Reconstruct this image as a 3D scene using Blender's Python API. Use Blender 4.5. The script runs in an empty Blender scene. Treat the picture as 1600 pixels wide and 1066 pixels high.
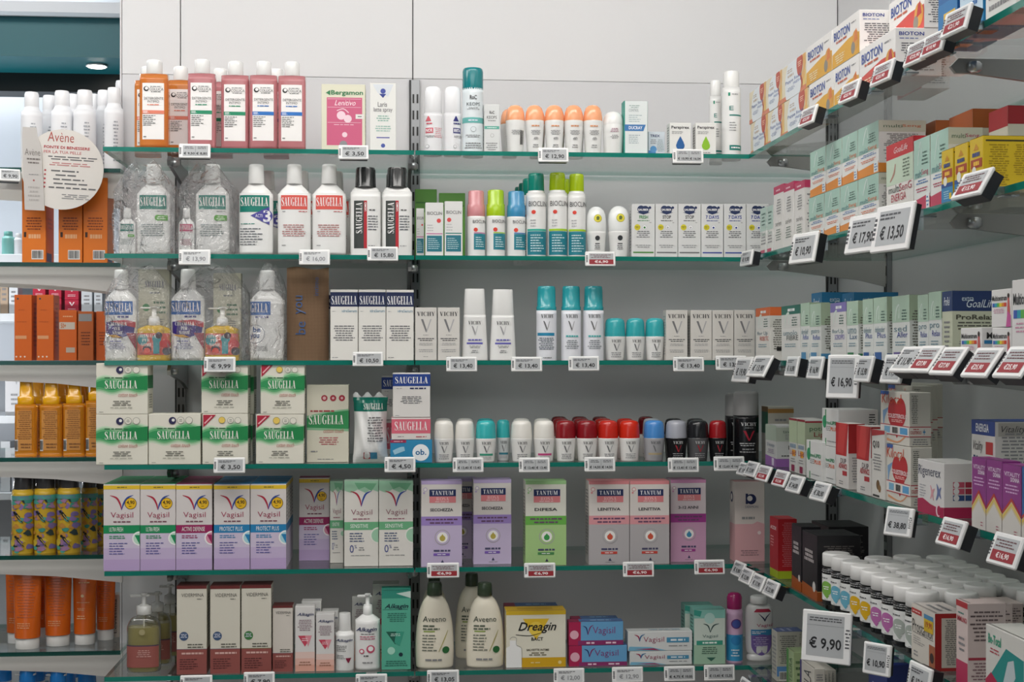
import bpy, math, random
from math import sin, cos, pi, radians
from mathutils import Vector, Matrix
# ------------------------------------------------------------------ camera
SC = bpy.context.scene
F = 2222.0                      # focal length in pixels of a 1600 wide frame
YAW = math.atan2(185.0, F)
CZ = 1.50                       # camera height
HOR = 556.0                     # pixel row of the horizon
cam_d = bpy.data.cameras.new('camera'); cam = bpy.data.objects.new('camera', cam_d)
SC.collection.objects.link(cam); SC.camera = cam
cam_d.sensor_width = 36; cam_d.lens = F / 1600 * 36
cam_d.shift_y = (HOR - 533) / 1600
cam.location = (0, 0, CZ); cam.rotation_euler = (pi / 2, 0, -YAW)
cam_d.clip_start = 0.05
# ------------------------------------------------------------------ light
SC.view_settings.view_transform = 'Standard'; SC.view_settings.look = 'None'
SC.view_settings.gamma = 1; SC.view_settings.use_curve_mapping = False
SC.view_settings.exposure = 0.0
SC.cycles.transparent_max_bounces = 40; SC.cycles.max_bounces = 14; SC.cycles.diffuse_bounces = 5
W = bpy.data.worlds.new('world'); SC.world = W; W.use_nodes = True
W.node_tree.nodes['Background'].inputs[0].default_value = (0.9, 0.95, 1.0, 1)
W.node_tree.nodes['Background'].inputs[1].default_value = 0.092
def area(name, loc, rot, sx, sy, e, col=(1, .97, .93)):
    d = bpy.data.lights.new(name, 'AREA'); d.shape = 'RECTANGLE'; d.size = sx; d.size_y = sy
    d.energy = e; d.color = col
    o = bpy.data.objects.new(name, d); SC.collection.objects.link(o); o.location = loc; o.rotation_euler = rot
    return o
area('ceiling_light_front', (0.1, 2.2, 2.93), (radians(18), 0, 0), 2.6, .35, 27)
area('ceiling_light_middle', (-.1, 0.9, 2.93), (radians(20), 0, 0), 2.4, .6, 16)
area('ceiling_light_rear', (-.3, -0.8, 2.93), (radians(25), 0, 0), 2.8, .8, 17)
area("ceiling_light_far_bay", (-2.3, 4.62, 2.9), (radians(10), 0, 0), 2.4, .25, 30, (.9, .95, 1))
area('ceiling_light_left_bay', (-1.75, 2.6, 2.9), (radians(22), 0, 0), 1.2, .4, 14)
area('added_ceiling_fill', (-2.4, 3.0, 2.62), (pi, 0, 0), 1.6, .2, 5, (.9, .95, 1))  # unseen upward fill added to brighten the left ceiling, no real cove lamp
area('added_soffit_fill', (-1.9, 4.22, 1.1), (pi, 0, 0), 1.2, .12, 22, (.95, .97, 1))  # added lamp hidden behind the left bay, lifts the soffit's dark underside
area('shop_front_daylight', (-2.2, -2.4, 1.9), (radians(80), 0, radians(-25)), 2.4, 1.8, 11, (.92, .96, 1))

def ray(px, py):
    u = (px - 800) / F; w = (HOR - py) / F
    return (sin(YAW) + u * cos(YAW), cos(YAW) - u * sin(YAW), w)
def onY(px, py, Y):
    r = ray(px, py); t = Y / r[1]; return (r[0] * t, Y, CZ + r[2] * t)
def onX(px, py, X):
    r = ray(px, py); t = X / r[0]; return (X, r[1] * t, CZ + r[2] * t)
YF = 3.17                       # front edge of the back shelves
YW = 3.51                       # back wall
XR = onY(1170, 0, YF)[0]        # front edge of the right hand shelves
XW = onY(1309, 0, YW)[0]        # right wall
ROWPY = [235, 399, 563.5, 724, 887.5, 1049.5]
SZ = [onY(650, p, YF)[2] for p in ROWPY]   # top of each glass shelf
GT = 0.010                      # glass thickness
YL = 3.42                       # front edge of the left bay's shelves
LROW = [262, 410, 564, 715, 868, 1019]
LZ = [onY(60, p, YL)[2] for p in LROW]
# ------------------------------------------------------------------ materials
def lin(h):
    if len(h) == 3: h = ''.join(x * 2 for x in h)
    c = [int(h[i:i + 2], 16) / 255 for i in (0, 2, 4)]
    return tuple(x / 12.92 if x < .04045 else ((x + .055) / 1.055) ** 2.4 for x in c) + (1,)
MATS = {}
def schlick(nt, normal=None, f0=.04):
    """reflectance of a thin clear sheet, the same from both sides"""
    lw = nt.nodes.new('ShaderNodeLayerWeight'); lw.inputs[0].default_value = .5
    if normal: nt.links.new(normal, lw.inputs['Normal'])
    pw = nt.nodes.new('ShaderNodeMath'); pw.operation = 'POWER'; pw.inputs[1].default_value = 5
    ma = nt.nodes.new('ShaderNodeMath'); ma.operation = 'MULTIPLY_ADD'; ma.inputs[1].default_value = 1 - f0; ma.inputs[2].default_value = f0
    nt.links.new(lw.outputs['Facing'], pw.inputs[0]); nt.links.new(pw.outputs[0], ma.inputs[0]); return ma.outputs[0]
def M(key):
    if key in MATS: return MATS[key]
    hx, _, st = key.partition('/')
    m = bpy.data.materials.new('mat_' + key.replace('/', '_')); m.use_nodes = True
    nt = m.node_tree; b = nt.nodes['Principled BSDF']; L = nt.links
    b.inputs['Base Color'].default_value = lin(hx)
    rough = .5
    if st == 'g': rough = .22; b.inputs['Coat Weight'].default_value = .25; b.inputs['Coat Roughness'].default_value = .08
    elif st == 'm': b.inputs['Metallic'].default_value = .85; rough = .32
    elif st == 'w': rough = .38
    elif st == 'e':
        b.inputs['Emission Color'].default_value = lin(hx); b.inputs['Emission Strength'].default_value = 12
    elif st == 'l': # coloured liquid in clear plastic
        rough = .08; b.inputs['Transmission Weight'].default_value = .45; b.inputs['IOR'].default_value = 1.2
        b.inputs['Coat Weight'].default_value = .5
    elif st == 'c': # clear plastic
        nt.nodes.remove(b); o = nt.nodes['Material Output']
        t = nt.nodes.new('ShaderNodeBsdfTransparent'); t.inputs[0].default_value = lin(hx)
        g = nt.nodes.new('ShaderNodeBsdfGlossy'); g.inputs['Roughness'].default_value = .12
        fr = nt.nodes.new('ShaderNodeLayerWeight'); fr.inputs[0].default_value = .35
        mx = nt.nodes.new('ShaderNodeMixShader')
        L.new(fr.outputs['Facing'], mx.inputs[0]); L.new(t.outputs[0], mx.inputs[1]); L.new(g.outputs[0], mx.inputs[2]); L.new(mx.outputs[0], o.inputs[0])
        MATS[key] = m; return m
    elif st == 'glass':
        nt.nodes.remove(b); o = nt.nodes['Material Output']
        t = nt.nodes.new('ShaderNodeBsdfTransparent'); t.inputs[0].default_value = lin(hx)
        g = nt.nodes.new('ShaderNodeBsdfGlossy'); g.inputs['Roughness'].default_value = .03
        mx = nt.nodes.new('ShaderNodeMixShader')
        L.new(schlick(nt), mx.inputs[0]); L.new(t.outputs[0], mx.inputs[1]); L.new(g.outputs[0], mx.inputs[2]); L.new(mx.outputs[0], o.inputs[0])
        MATS[key] = m; return m
    elif st == 'bag':
        nt.nodes.remove(b); o = nt.nodes['Material Output']
        t = nt.nodes.new('ShaderNodeBsdfTransparent'); t.inputs[0].default_value = (.97, .97, .97, 1)
        g = nt.nodes.new('ShaderNodeBsdfGlossy'); g.inputs['Roughness'].default_value = .13
        d = nt.nodes.new('ShaderNodeBsdfDiffuse'); d.inputs[0].default_value = (.85, .85, .86, 1)
        tc = nt.nodes.new('ShaderNodeTexCoord')
        n = nt.nodes.new('ShaderNodeTexNoise'); n.inputs['Scale'].default_value = 26; n.inputs['Detail'].default_value = 4; n.inputs['Distortion'].default_value = 1.5
        bp = nt.nodes.new('ShaderNodeBump'); bp.inputs['Strength'].default_value = 1; bp.inputs['Distance'].default_value = .05
        L.new(tc.outputs['Object'], n.inputs[0]); L.new(n.outputs[0], bp.inputs['Height'])
        L.new(bp.outputs[0], g.inputs['Normal'])
        ad = nt.nodes.new('ShaderNodeMixShader'); ad.inputs[0].default_value = .07
        L.new(t.outputs[0], ad.inputs[1]); L.new(d.outputs[0], ad.inputs[2])
        mx = nt.nodes.new('ShaderNodeMixShader')
        L.new(schlick(nt, bp.outputs[0], .11), mx.inputs[0]); L.new(ad.outputs[0], mx.inputs[1]); L.new(g.outputs[0], mx.inputs[2]); L.new(mx.outputs[0], o.inputs[0])
        MATS[key] = m; return m
    elif st == 'edge': # polished green edge of float glass
        rough = .12; b.inputs['Transmission Weight'].default_value = .3
        b.inputs['Emission Strength'].default_value = 0
    elif st == 'wall': # matt laminate with a faint mottling
        rough = .42
        tc = nt.nodes.new('ShaderNodeTexCoord'); n = nt.nodes.new('ShaderNodeTexNoise'); n.inputs['Scale'].default_value = 3; n.inputs['Detail'].default_value = 5
        r = nt.nodes.new('ShaderNodeMix'); r.data_type = 'RGBA'
        a = lin(hx); r.inputs[6].default_value = tuple(x * .95 for x in a[:3]) + (1,); r.inputs[7].default_value = a
        L.new(tc.outputs['Object'], n.inputs[0]); L.new(n.outputs[0], r.inputs[0]); L.new(r.outputs[2], b.inputs['Base Color'])
    elif st == 'jute':
        tc = nt.nodes.new('ShaderNodeTexCoord'); n = nt.nodes.new('ShaderNodeTexWave'); n.inputs['Scale'].default_value = 180; n.inputs['Distortion'].default_value = 2
        n2 = nt.nodes.new('ShaderNodeTexWave'); n2.bands_direction = 'Z'; n2.inputs['Scale'].default_value = 180; n2.inputs['Distortion'].default_value = 2
        ml = nt.nodes.new('ShaderNodeMath'); ml.operation = 'MULTIPLY'
        r = nt.nodes.new('ShaderNodeMix'); r.data_type = 'RGBA'
        a = lin(hx); r.inputs[6].default_value = tuple(x * .6 for x in a[:3]) + (1,); r.inputs[7].default_value = tuple(min(1, x * 1.3) for x in a[:3]) + (1,)
        L.new(tc.outputs['Object'], n.inputs[0]); L.new(tc.outputs['Object'], n2.inputs[0]); L.new(n.outputs[0], ml.inputs[0]); L.new(n2.outputs[0], ml.inputs[1])
        L.new(ml.outputs[0], r.inputs[0]); L.new(r.outputs[2], b.inputs['Base Color']); rough = .9
    else: # printed carton: slight variation of the varnish
        tc = nt.nodes.new('ShaderNodeTexCoord'); n = nt.nodes.new('ShaderNodeTexNoise'); n.inputs['Scale'].default_value = 14
        mr = nt.nodes.new('ShaderNodeMapRange'); mr.inputs[3].default_value = .36; mr.inputs[4].default_value = .52
        L.new(tc.outputs['Object'], n.inputs[0]); L.new(n.outputs[0], mr.inputs[0]); L.new(mr.outputs[0], b.inputs['Roughness'])
    b.inputs['Roughness'].default_value = rough
    MATS[key] = m; return m
# ------------------------------------------------------------------ mesh builder
class MB:
    def __init__(s): s.v = []; s.f = []; s.m = []; s.s = []; s.mats = []
    def mi(s, key):
        if key not in s.mats: s.mats.append(key)
        return s.mats.index(key)
    def add(s, vs, fs, key, smooth=False):
        o = len(s.v); k = s.mi(key); s.v += [tuple(p) for p in vs]
        for f in fs: s.f.append(tuple(i + o for i in f)); s.m.append(k); s.s.append(smooth)
    def box(s, x0, x1, y0, y1, z0, z1, key, c=0.0):
        if c <= 0:
            vs = [(x, y, z) for z in (z0, z1) for (x, y) in ((x0, y0), (x1, y0), (x1, y1), (x0, y1))]
            s.add(vs, [(3, 2, 1, 0), (4, 5, 6, 7), (0, 1, 5, 4), (1, 2, 6, 5), (2, 3, 7, 6), (3, 0, 4, 7)], key); return
        # chamfered box: three boxes' faces joined by corner strips
        X = (x0, x1); Y = (y0, y1); Z = (z0, z1); vs = []; idx = {}
        for i in (0, 1):
            for j in (0, 1):
                for k in (0, 1):
                    dx = c if i == 0 else -c; dy = c if j == 0 else -c; dz = c if k == 0 else -c
                    idx[i, j, k, 0] = len(vs); vs.append((X[i], Y[j] + dy, Z[k] + dz))
                    idx[i, j, k, 1] = len(vs); vs.append((X[i] + dx, Y[j], Z[k] + dz))
                    idx[i, j, k, 2] = len(vs); vs.append((X[i] + dx, Y[j] + dy, Z[k]))
        fs = []
        g = lambda i, j, k, a: idx[i, j, k, a]
        for i in (0, 1): q = [g(i, 0, 0, 0), g(i, 1, 0, 0), g(i, 1, 1, 0), g(i, 0, 1, 0)]; fs.append(q if i else q[::-1])
        for j in (0, 1): q = [g(0, j, 0, 1), g(1, j, 0, 1), g(1, j, 1, 1), g(0, j, 1, 1)]; fs.append(q[::-1] if j else q)
        for k in (0, 1): q = [g(0, 0, k, 2), g(1, 0, k, 2), g(1, 1, k, 2), g(0, 1, k, 2)]; fs.append(q if k else q[::-1])
        for i in (0, 1):
            for j in (0, 1):
                fs.append([g(i, j, 0, 0), g(i, j, 0, 1), g(i, j, 1, 1), g(i, j, 1, 0)])
                for k in (0, 1): fs.append([g(i, j, k, 0), g(i, j, k, 1), g(i, j, k, 2)])
        for i in (0, 1):
            for k in (0, 1): fs.append([g(i, 0, k, 0), g(i, 0, k, 2), g(i, 1, k, 2), g(i, 1, k, 0)])
        for j in (0, 1):
            for k in (0, 1): fs.append([g(0, j, k, 1), g(0, j, k, 2), g(1, j, k, 2), g(1, j, k, 1)])
        s.add(vs, fs, key)
    def lathe(s, prof, rx, ry, z0, H, key, n=2.0, seg=28, cx=0, cy=0, rib=0):
        vs = []; fs = []; N = len(prof)
        for (zz, rr) in prof:
            for k in range(seg):
                a = 2 * pi * k / seg; ca, sa = cos(a), sin(a)
                e = 2.0 / n
                q = 1 + (rib if k % 2 else 0)
                vs.append((cx + rx * rr * q * math.copysign(abs(ca) ** e, ca), cy + ry * rr * q * math.copysign(abs(sa) ** e, sa), z0 + H * zz))
        for i in range(N - 1):
            for k in range(seg):
                a = i * seg + k; b = i * seg + (k + 1) % seg
                fs.append((a, b, b + seg, a + seg))
        s.add(vs, fs, key, True)
        s.add([vs[k] for k in range(seg)][::-1], [tuple(range(seg))], key)
        s.add([vs[(N - 1) * seg + k] for k in range(seg)], [tuple(range(seg))], key)
    def tube(s, pts, r, key, seg=8):
        for a, b in zip(pts[:-1], pts[1:]):
            a = Vector(a); b = Vector(b); d = (b - a).normalized()
            u = d.cross(Vector((0, 0, 1)) if abs(d.z) < .9 else Vector((1, 0, 0))).normalized(); w = d.cross(u)
            vs = [a + (u * cos(2 * pi * k / seg) + w * sin(2 * pi * k / seg)) * r for k in range(seg)] + [b + (u * cos(2 * pi * k / seg) + w * sin(2 * pi * k / seg)) * r for k in range(seg)]
            s.add(vs, [(k, (k + 1) % seg, seg + (k + 1) % seg, seg + k) for k in range(seg)] + [tuple(range(seg))[::-1], tuple(range(seg, 2 * seg))], key, False)
    def mesh(s, name):
        me = bpy.data.meshes.new(name); me.from_pydata(s.v, [], s.f)
        for k in s.mats: me.materials.append(M(k))
        me.polygons.foreach_set('material_index', s.m); me.polygons.foreach_set('use_smooth', s.s)
        me.update(); return me
def link(name, me, parent=None, loc=None, rz=0, rot=None):
    o = bpy.data.objects.new(name, me); SC.collection.objects.link(o)
    if parent: o.parent = parent
    if loc is not None: o.location = loc
    o.rotation_euler = rot if rot else (0, 0, rz)
    return o
LABELS = {}
def tag(o, label=None, cat=None, group=None, kind=None):
    if label: o['label'] = label
    if cat: o['category'] = cat
    if group: o['group'] = group
    if kind: o['kind'] = kind
    if label and kind != 'structure':
        LABELS.setdefault(label, []).append(o.name)
    return o
# ------------------------------------------------------------------ lettering
def catmull(P, n=4):
    out = []
    for i in range(len(P) - 1):
        p0 = P[max(i - 1, 0)]; p1 = P[i]; p2 = P[i + 1]; p3 = P[min(i + 2, len(P) - 1)]
        for k in range(n):
            t = k / n
            out.append(tuple(.5 * (2 * b + (c - a) * t + (2 * a - 5 * b + 4 * c - d) * t * t + (3 * b - a - 3 * c + d) * t ** 3) for a, b, c, d in zip(p0, p1, p2, p3)))
    out.append(P[-1]); return out
def ribbon(P, smooth=True):
    if smooth: P = catmull(P)
    vs = []; fs = []
    for i, (x, y, w) in enumerate(P):
        a = P[max(i - 1, 0)]; b = P[min(i + 1, len(P) - 1)]
        dx, dy = b[0] - a[0], b[1] - a[1]; l = math.hypot(dx, dy) or 1
        vs += [(x - dy / l * w / 2, y + dx / l * w / 2), (x + dy / l * w / 2, y - dx / l * w / 2)]
    for i in range(len(P) - 1): fs.append((2 * i, 2 * i + 1, 2 * i + 3, 2 * i + 2))
    return vs, fs
def bar(x0, y0, x1, y1): return [(x0, y0), (x1, y0), (x1, y1), (x0, y1)], [(0, 1, 2, 3)]
def diag(x0, x1, w, a=0, b=1): return [(x0 - w / 2, a), (x0 + w / 2, a), (x1 + w / 2, b), (x1 - w / 2, b)], [(0, 1, 2, 3)]
T_, t_, h_ = .17, .045, .035     # stem, hairline, serif thickness
def sf(x, y, w=.26): return bar(x - w / 2, y, x + w / 2, y + h_)
SERIF = {
 'I': (.34, [bar(.085, 0, .255, 1), sf(.17, 0, .32), sf(.17, 1 - h_, .32)]),
 'L': (.56, [bar(.09, 0, .26, 1), sf(.17, 1 - h_, .32), bar(.02, 0, .52, h_), diag(.49, .53, .05, 0, .3)]),
 'E': (.58, [bar(.09, 0, .26, 1), bar(.02, 0, .53, h_), bar(.02, 1 - h_, .51, 1), bar(.2, .5, .4, .54), bar(.39, .38, .42, .66), diag(.51, .55, .05, 0, .28), diag(.49, .5, .05, .75, 1)]),
 'A': (.68, [diag(.12, .33, .045), diag(.52, .33, T_), bar(.17, .3, .48, .34), sf(.12, 0, .24), sf(.52, 0, .32)]),
 'V': (.68, [diag(.33, .14, T_), diag(.33, .55, .045), sf(.14, 1 - h_, .32), sf(.55, 1 - h_, .24)]),
 'U': (.68, [bar(.08, .3, .25, 1), bar(.52, .3, .565, 1), ribbon([(.165, .32, T_), (.2, .1, .13), (.35, .01, .05), (.5, .1, .05), (.543, .32, .045)]), sf(.165, 1 - h_, .31), sf(.54, 1 - h_, .22)]),
 'T': (.6, [bar(.215, 0, .385, 1), bar(.03, 1 - h_, .57, 1), sf(.3, 0, .34), diag(.05, .05, .05, .74, 1), diag(.55, .55, .05, .74, 1)]),
 'H': (.72, [bar(.08, 0, .25, 1), bar(.47, 0, .64, 1), bar(.2, .48, .5, .525), sf(.165, 0, .3), sf(.165, 1 - h_, .3), sf(.555, 0, .3), sf(.555, 1 - h_, .3)]),
 'N': (.74, [bar(.12, 0, .165, 1), bar(.56, 0, .605, 1), diag(.55, .16, T_), sf(.14, 0, .24), sf(.1, 1 - h_, .2), sf(.58, 1 - h_, .24)]),
 'M': (.9, [bar(.11, 0, .155, 1), bar(.64, 0, .81, 1), diag(.42, .18, T_), diag(.42, .68, .05), sf(.13, 0, .24), sf(.725, 0, .3), sf(.11, 1 - h_, .2), sf(.76, 1 - h_, .24)]),
 'Y': (.66, [bar(.245, 0, .415, .45), diag(.32, .14, T_, .4, 1), diag(.33, .53, .045, .4, 1), sf(.33, 0, .32), sf(.14, 1 - h_, .3), sf(.53, 1 - h_, .22)]),
 'S': (.54, [ribbon([(.43, .76, .03), (.38, .92, .05), (.25, .985, .045), (.1, .87, .11), (.11, .7, .15), (.27, .54, .19), (.42, .36, .17), (.45, .2, .14), (.36, .05, .08), (.23, .015, .045), (.1, .1, .05), (.06, .27, .03)]), bar(.42, .7, .45, 1), bar(.04, 0, .07, .3)]),
 'G': (.72, [ribbon([(.6, .74, .03), (.52, .92, .05), (.37, .985, .045), (.18, .85, .12), (.12, .5, T_), (.18, .15, .12), (.37, .015, .045), (.5, .06, .05), (.545, .15, .06)]), bar(.47, .03, .62, .42), sf(.545, .42, .3), bar(.585, .7, .615, 1)]),
 'C': (.68, [ribbon([(.6, .72, .03), (.52, .92, .05), (.37, .985, .045), (.18, .85, .12), (.12, .5, T_), (.18, .15, .12), (.37, .015, .045), (.52, .08, .05), (.62, .28, .03)]), bar(.585, .7, .615, 1)]),
 'O': (.72, [ribbon([(.36, .985, .045), (.18, .85, .12), (.12, .5, T_), (.18, .15, .12), (.36, .015, .045), (.54, .15, .12), (.6, .5, T_), (.54, .85, .12), (.36, .985, .045)])]),
 'R': (.7, [bar(.08, 0, .25, 1), bar(.02, 1 - h_, .3, 1), sf(.165, 0, .3), ribbon([(.25, .98, .045), (.4, .96, .06), (.53, .76, .15), (.4, .54, .06), (.2, .51, .045)]), diag(.58, .37, .16, 0, .53)]),
 'P': (.64, [bar(.08, 0, .25, 1), bar(.02, 1 - h_, .3, 1), sf(.165, 0, .3), ribbon([(.25, .98, .045), (.4, .96, .06), (.53, .74, .15), (.4, .49, .06), (.2, .47, .045)])]),
 'B': (.66, [bar(.08, 0, .25, 1), bar(.02, 1 - h_, .3, 1), bar(.02, 0, .3, h_), ribbon([(.25, .98, .045), (.38, .96, .06), (.48, .77, .14), (.38, .56, .06), (.2, .53, .045)]), ribbon([(.2, .53, .045), (.42, .5, .06), (.54, .27, .16), (.42, .04, .06), (.2, .02, .045)])]),
 'D': (.72, [bar(.08, 0, .25, 1), bar(.02, 1 - h_, .3, 1), bar(.02, 0, .3, h_), ribbon([(.2, .98, .045), (.42, .95, .07), (.58, .5, T_), (.42, .05, .07), (.2, .02, .045)])]),
 ' ': (.3, []),
}
TXT = {}
def text_geo(s, font='s'):
    """2D outline triangles of a word, normalised to its bounding box; returns (verts, faces, aspect)"""
    k = (s, font)
    if k in TXT: return TXT[k]
    vs = []; fs = []
    if font == 'f':
        x = 0
        for ch in s:
            w, parts = SERIF.get(ch, SERIF[' '])
            for pv, pf in parts:
                o = len(vs); vs += [(x + a, b) for a, b in pv]; fs += [tuple(i + o for i in q) for q in pf]
            x += w + .02
    else:
        c = bpy.data.curves.new('word', 'FONT'); c.body = s; c.resolution_u = 2
        if font == 'b': c.offset = .022
        if font == 'n': c.offset = -.006
        if font in 'ij': c.shear = .35
        if font == 'j': c.offset = .015
        o = bpy.data.objects.new('word', c); SC.collection.objects.link(o)
        bpy.context.view_layer.update()
        me = o.evaluated_get(bpy.context.evaluated_depsgraph_get()).to_mesh()
        vs = [(v.co.x, v.co.y) for v in me.vertices]; fs = [tuple(p.vertices) for p in me.polygons]
        o.to_mesh_clear(); bpy.data.objects.remove(o); bpy.data.curves.remove(c)
    x0 = min(v[0] for v in vs); x1 = max(v[0] for v in vs); y0 = min(v[1] for v in vs); y1 = max(v[1] for v in vs)
    W_ = (x1 - x0) or 1; H_ = (y1 - y0) or 1
    vs = [((a - x0) / W_, (b - y0) / H_) for a, b in vs]
    TXT[k] = (vs, fs, W_ / H_); return TXT[k]
# print primitives in face coordinates (0..1 across, 0..1 up)
def R(x0, y0, x1, y1, c, z=1): return ('r', x0, y0, x1, y1, c, z)
def T(s, x0, y0, x1, y1, c, f='s', z=3): return ('t', s, x0, y0, x1, y1, c, f, z)
def V(s, x0, y0, x1, y1, c, f='s', z=3): return ('v', s, x0, y0, x1, y1, c, f, z)   # reads upwards
def L(x0, y0, x1, y1, n, c='8a8a8c', z=3, d=.42, al='c'): return ('l', x0, y0, x1, y1, n, c, z, d, al)
def D(x, y, r, c, z=2): return ('d', x, y, r, c, z)
def P(pts, c, z=2): return ('p', pts, c, z)
def RB(pts, c, z=2): return ('b', pts, c, z)
def BC(x0, y0, x1, y1, z=2): return ('k', x0, y0, x1, y1, z)   # bar code
def emit(mb, ops, fm, asp, curved=False, eps=.00018):
    """ops: list; fm(u,v,off)->xyz ; asp = face height / width"""
    def strips(us, lo, hi, c, z):
        vs = []; fs = []
        for i, u in enumerate(us): vs += [fm(u, lo[i], eps * z), fm(u, hi[i], eps * z)]
        for i in range(len(us) - 1): fs.append((2 * i, 2 * i + 2, 2 * i + 3, 2 * i + 1))
        mb.add(vs, fs, c, curved)
    for oi, op in enumerate(ops):
        k = op[0]; zi = {'r': 6, 't': 8, 'v': 8, 'l': 7, 'd': 5, 'p': 3, 'b': 3, 'k': 5}[k]
        op = op[:zi] + (op[zi] + oi * .05,) + op[zi + 1:]
        if k == 'r':
            _, x0, y0, x1, y1, c, z = op
            n = max(1, int(14 * abs(x1 - x0)) + 1) if curved else 1
            us = [x0 + (x1 - x0) * i / n for i in range(n + 1)]
            m = 1 if not curved else max(1, int((y1 - y0) * 6))
            for j in range(m):
                a = y0 + (y1 - y0) * j / m; b = y0 + (y1 - y0) * (j + 1) / m
                strips(us, [a] * (n + 1), [b] * (n + 1), c, z)
        elif k in 'tv':
            _, s, x0, y0, x1, y1, c, f, z = op
            vs, fs, _a = text_geo(s, f)
            if k == 't': q = [fm(x0 + a * (x1 - x0), y0 + b * (y1 - y0), eps * z) for a, b in vs]
            else: q = [fm(x1 - b * (x1 - x0), y0 + a * (y1 - y0), eps * z) for a, b in vs]
            mb.add(q, fs, c)
        elif k == 'l':
            _, x0, y0, x1, y1, n, c, z, d, al = op
            rnd = random.Random(int(x0 * 977 + y0 * 1319 + n * 31 + x1 * 71))
            vs = []; fs = []; st = (y1 - y0) / n
            for i in range(n):
                wd = (x1 - x0) * rnd.uniform(.62, 1); xa = x0 if al == 'l' else (x0 + x1 - wd) / 2; xe = xa + wd; ya = y1 - st * (i + .5 + d / 2); x = xa
                while x < xe - .01:
                    w = min(rnd.uniform(.05, .16), xe - x)
                    o = len(vs); vs += [fm(x, ya, eps * z), fm(x + w, ya, eps * z), fm(x + w, ya + st * d, eps * z), fm(x, ya + st * d, eps * z)]
                    fs.append((o, o + 1, o + 2, o + 3)); x += w + .022
            mb.add(vs, fs, c)
        elif k == 'd':
            _, x, y, r, c, z = op
            n = 14; us = []; lo = []; hi = []
            for i in range(n + 1):
                a = pi - pi * i / n; u = x + r * cos(a); us.append(min(max(u, 0), 1)); e = r * sin(a) / asp
                if u < 0 or u > 1: q = math.sqrt(max(0, r * r - (us[-1] - x) ** 2)); e = q / asp
                lo.append(max(0, y - e)); hi.append(min(1, y + e))
            strips(us, lo, hi, c, z)
        elif k == 'p':
            _, pts, c, z = op
            if curved and len(pts) > 2:
                ua = min(q[0] for q in pts); ub = max(q[0] for q in pts); n = max(4, int((ub - ua) * 24)); us = []; lo = []; hi = []
                for i in range(n + 1):
                    u = ua + (ub - ua) * (i / n * .998 + .001); ys = []
                    for (a0, b0), (a1, b1) in zip(pts, pts[1:] + pts[:1]):
                        if (a0 - u) * (a1 - u) <= 0 and a0 != a1: ys.append(b0 + (b1 - b0) * (u - a0) / (a1 - a0))
                    if len(ys) > 1: us.append(u); lo.append(min(ys)); hi.append(max(ys))
                strips(us, lo, hi, c, z); continue
            mb.add([fm(a, b, eps * z) for a, b in pts], [tuple(range(len(pts)))], c)
        elif k == 'b':
            _, pts, c, z = op
            vs, fs = ribbon([(a, b * asp, w) for a, b, w in pts]); mb.add([fm(a, b / asp, eps * z) for a, b in vs], fs, c)
        elif k == 'k':
            _, x0, y0, x1, y1, z = op
            rnd = random.Random(5); strips([x0, x1], [y0] * 2, [y1] * 2, 'e6e4e0', z)
            x = x0 + .06 * (x1 - x0)
            while x < x1 - .08 * (x1 - x0):
                w = (x1 - x0) * rnd.choice((.02, .035, .05)); strips([x, x + w], [y0 + .1 * (y1 - y0)] * 2, [y1 - .08 * (y1 - y0)] * 2, '222222', z + 1); x += w + (x1 - x0) * rnd.choice((.02, .03))
def box_faces(w, d, h):
    return {'F': (lambda u, v, e: ((u - .5) * w, -e, v * h), h / w),
            'R': (lambda u, v, e: (w / 2 + e, u * d, v * h), h / d),
            'L': (lambda u, v, e: (-w / 2 - e, d - u * d, v * h), h / d),
            'T': (lambda u, v, e: ((u - .5) * w, v * d, h + e), d / w)}
def carton_mesh(w, d, h, base, prints, name='carton'):
    """origin at the middle of the front bottom edge, front faces -Y"""
    mb = MB(); mb.box(-w / 2, w / 2, 0, d, 0, h, base, .0007)
    ff = box_faces(w, d, h)
    for face, ops in prints.items(): emit(mb, ops, *ff[face])
    # tuck flap slot along the top
    fm, asp = ff['T']; emit(mb, [R(.02, .06, .98, .06 + .0012 / d, '55534f', 4)], fm, asp)
    return mb.mesh(name)
def prof_r(prof, v):
    for (a, ra), (b, rb) in zip(prof[:-1], prof[1:]):
        if a <= v <= b: return ra + (rb - ra) * ((v - a) / ((b - a) or 1))
    return prof[-1][1] if v > prof[-1][0] else prof[0][1]
def smooth_prof(pts, n=4): return catmull(pts, n)
def curved_face(prof, rx, ry, z0, H, n, yaw=0):
    def fm(u, v, e):
        s = max(-.995, min(.995, 2 * u - 1)); r = prof_r(prof, v)
        rl = max(r, .3)
        x = s * rl * rx; q = min(.999, abs(x) / (rx * r)) if r > 0 else 0
        y = -(ry * r) * (1 - q ** n) ** (1 / n)
        nx = s; ny = -math.sqrt(max(0, 1 - s * s)) if n <= 2.2 else -1
        X = x + e * 2.2 * nx; Y = y + e * 2.2 * ny
        if yaw: X, Y = X * cos(yaw) - Y * sin(yaw), X * sin(yaw) + Y * cos(yaw)
        return (X, Y, z0 + v * H)
    return fm, H / (2 * rx)
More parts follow.
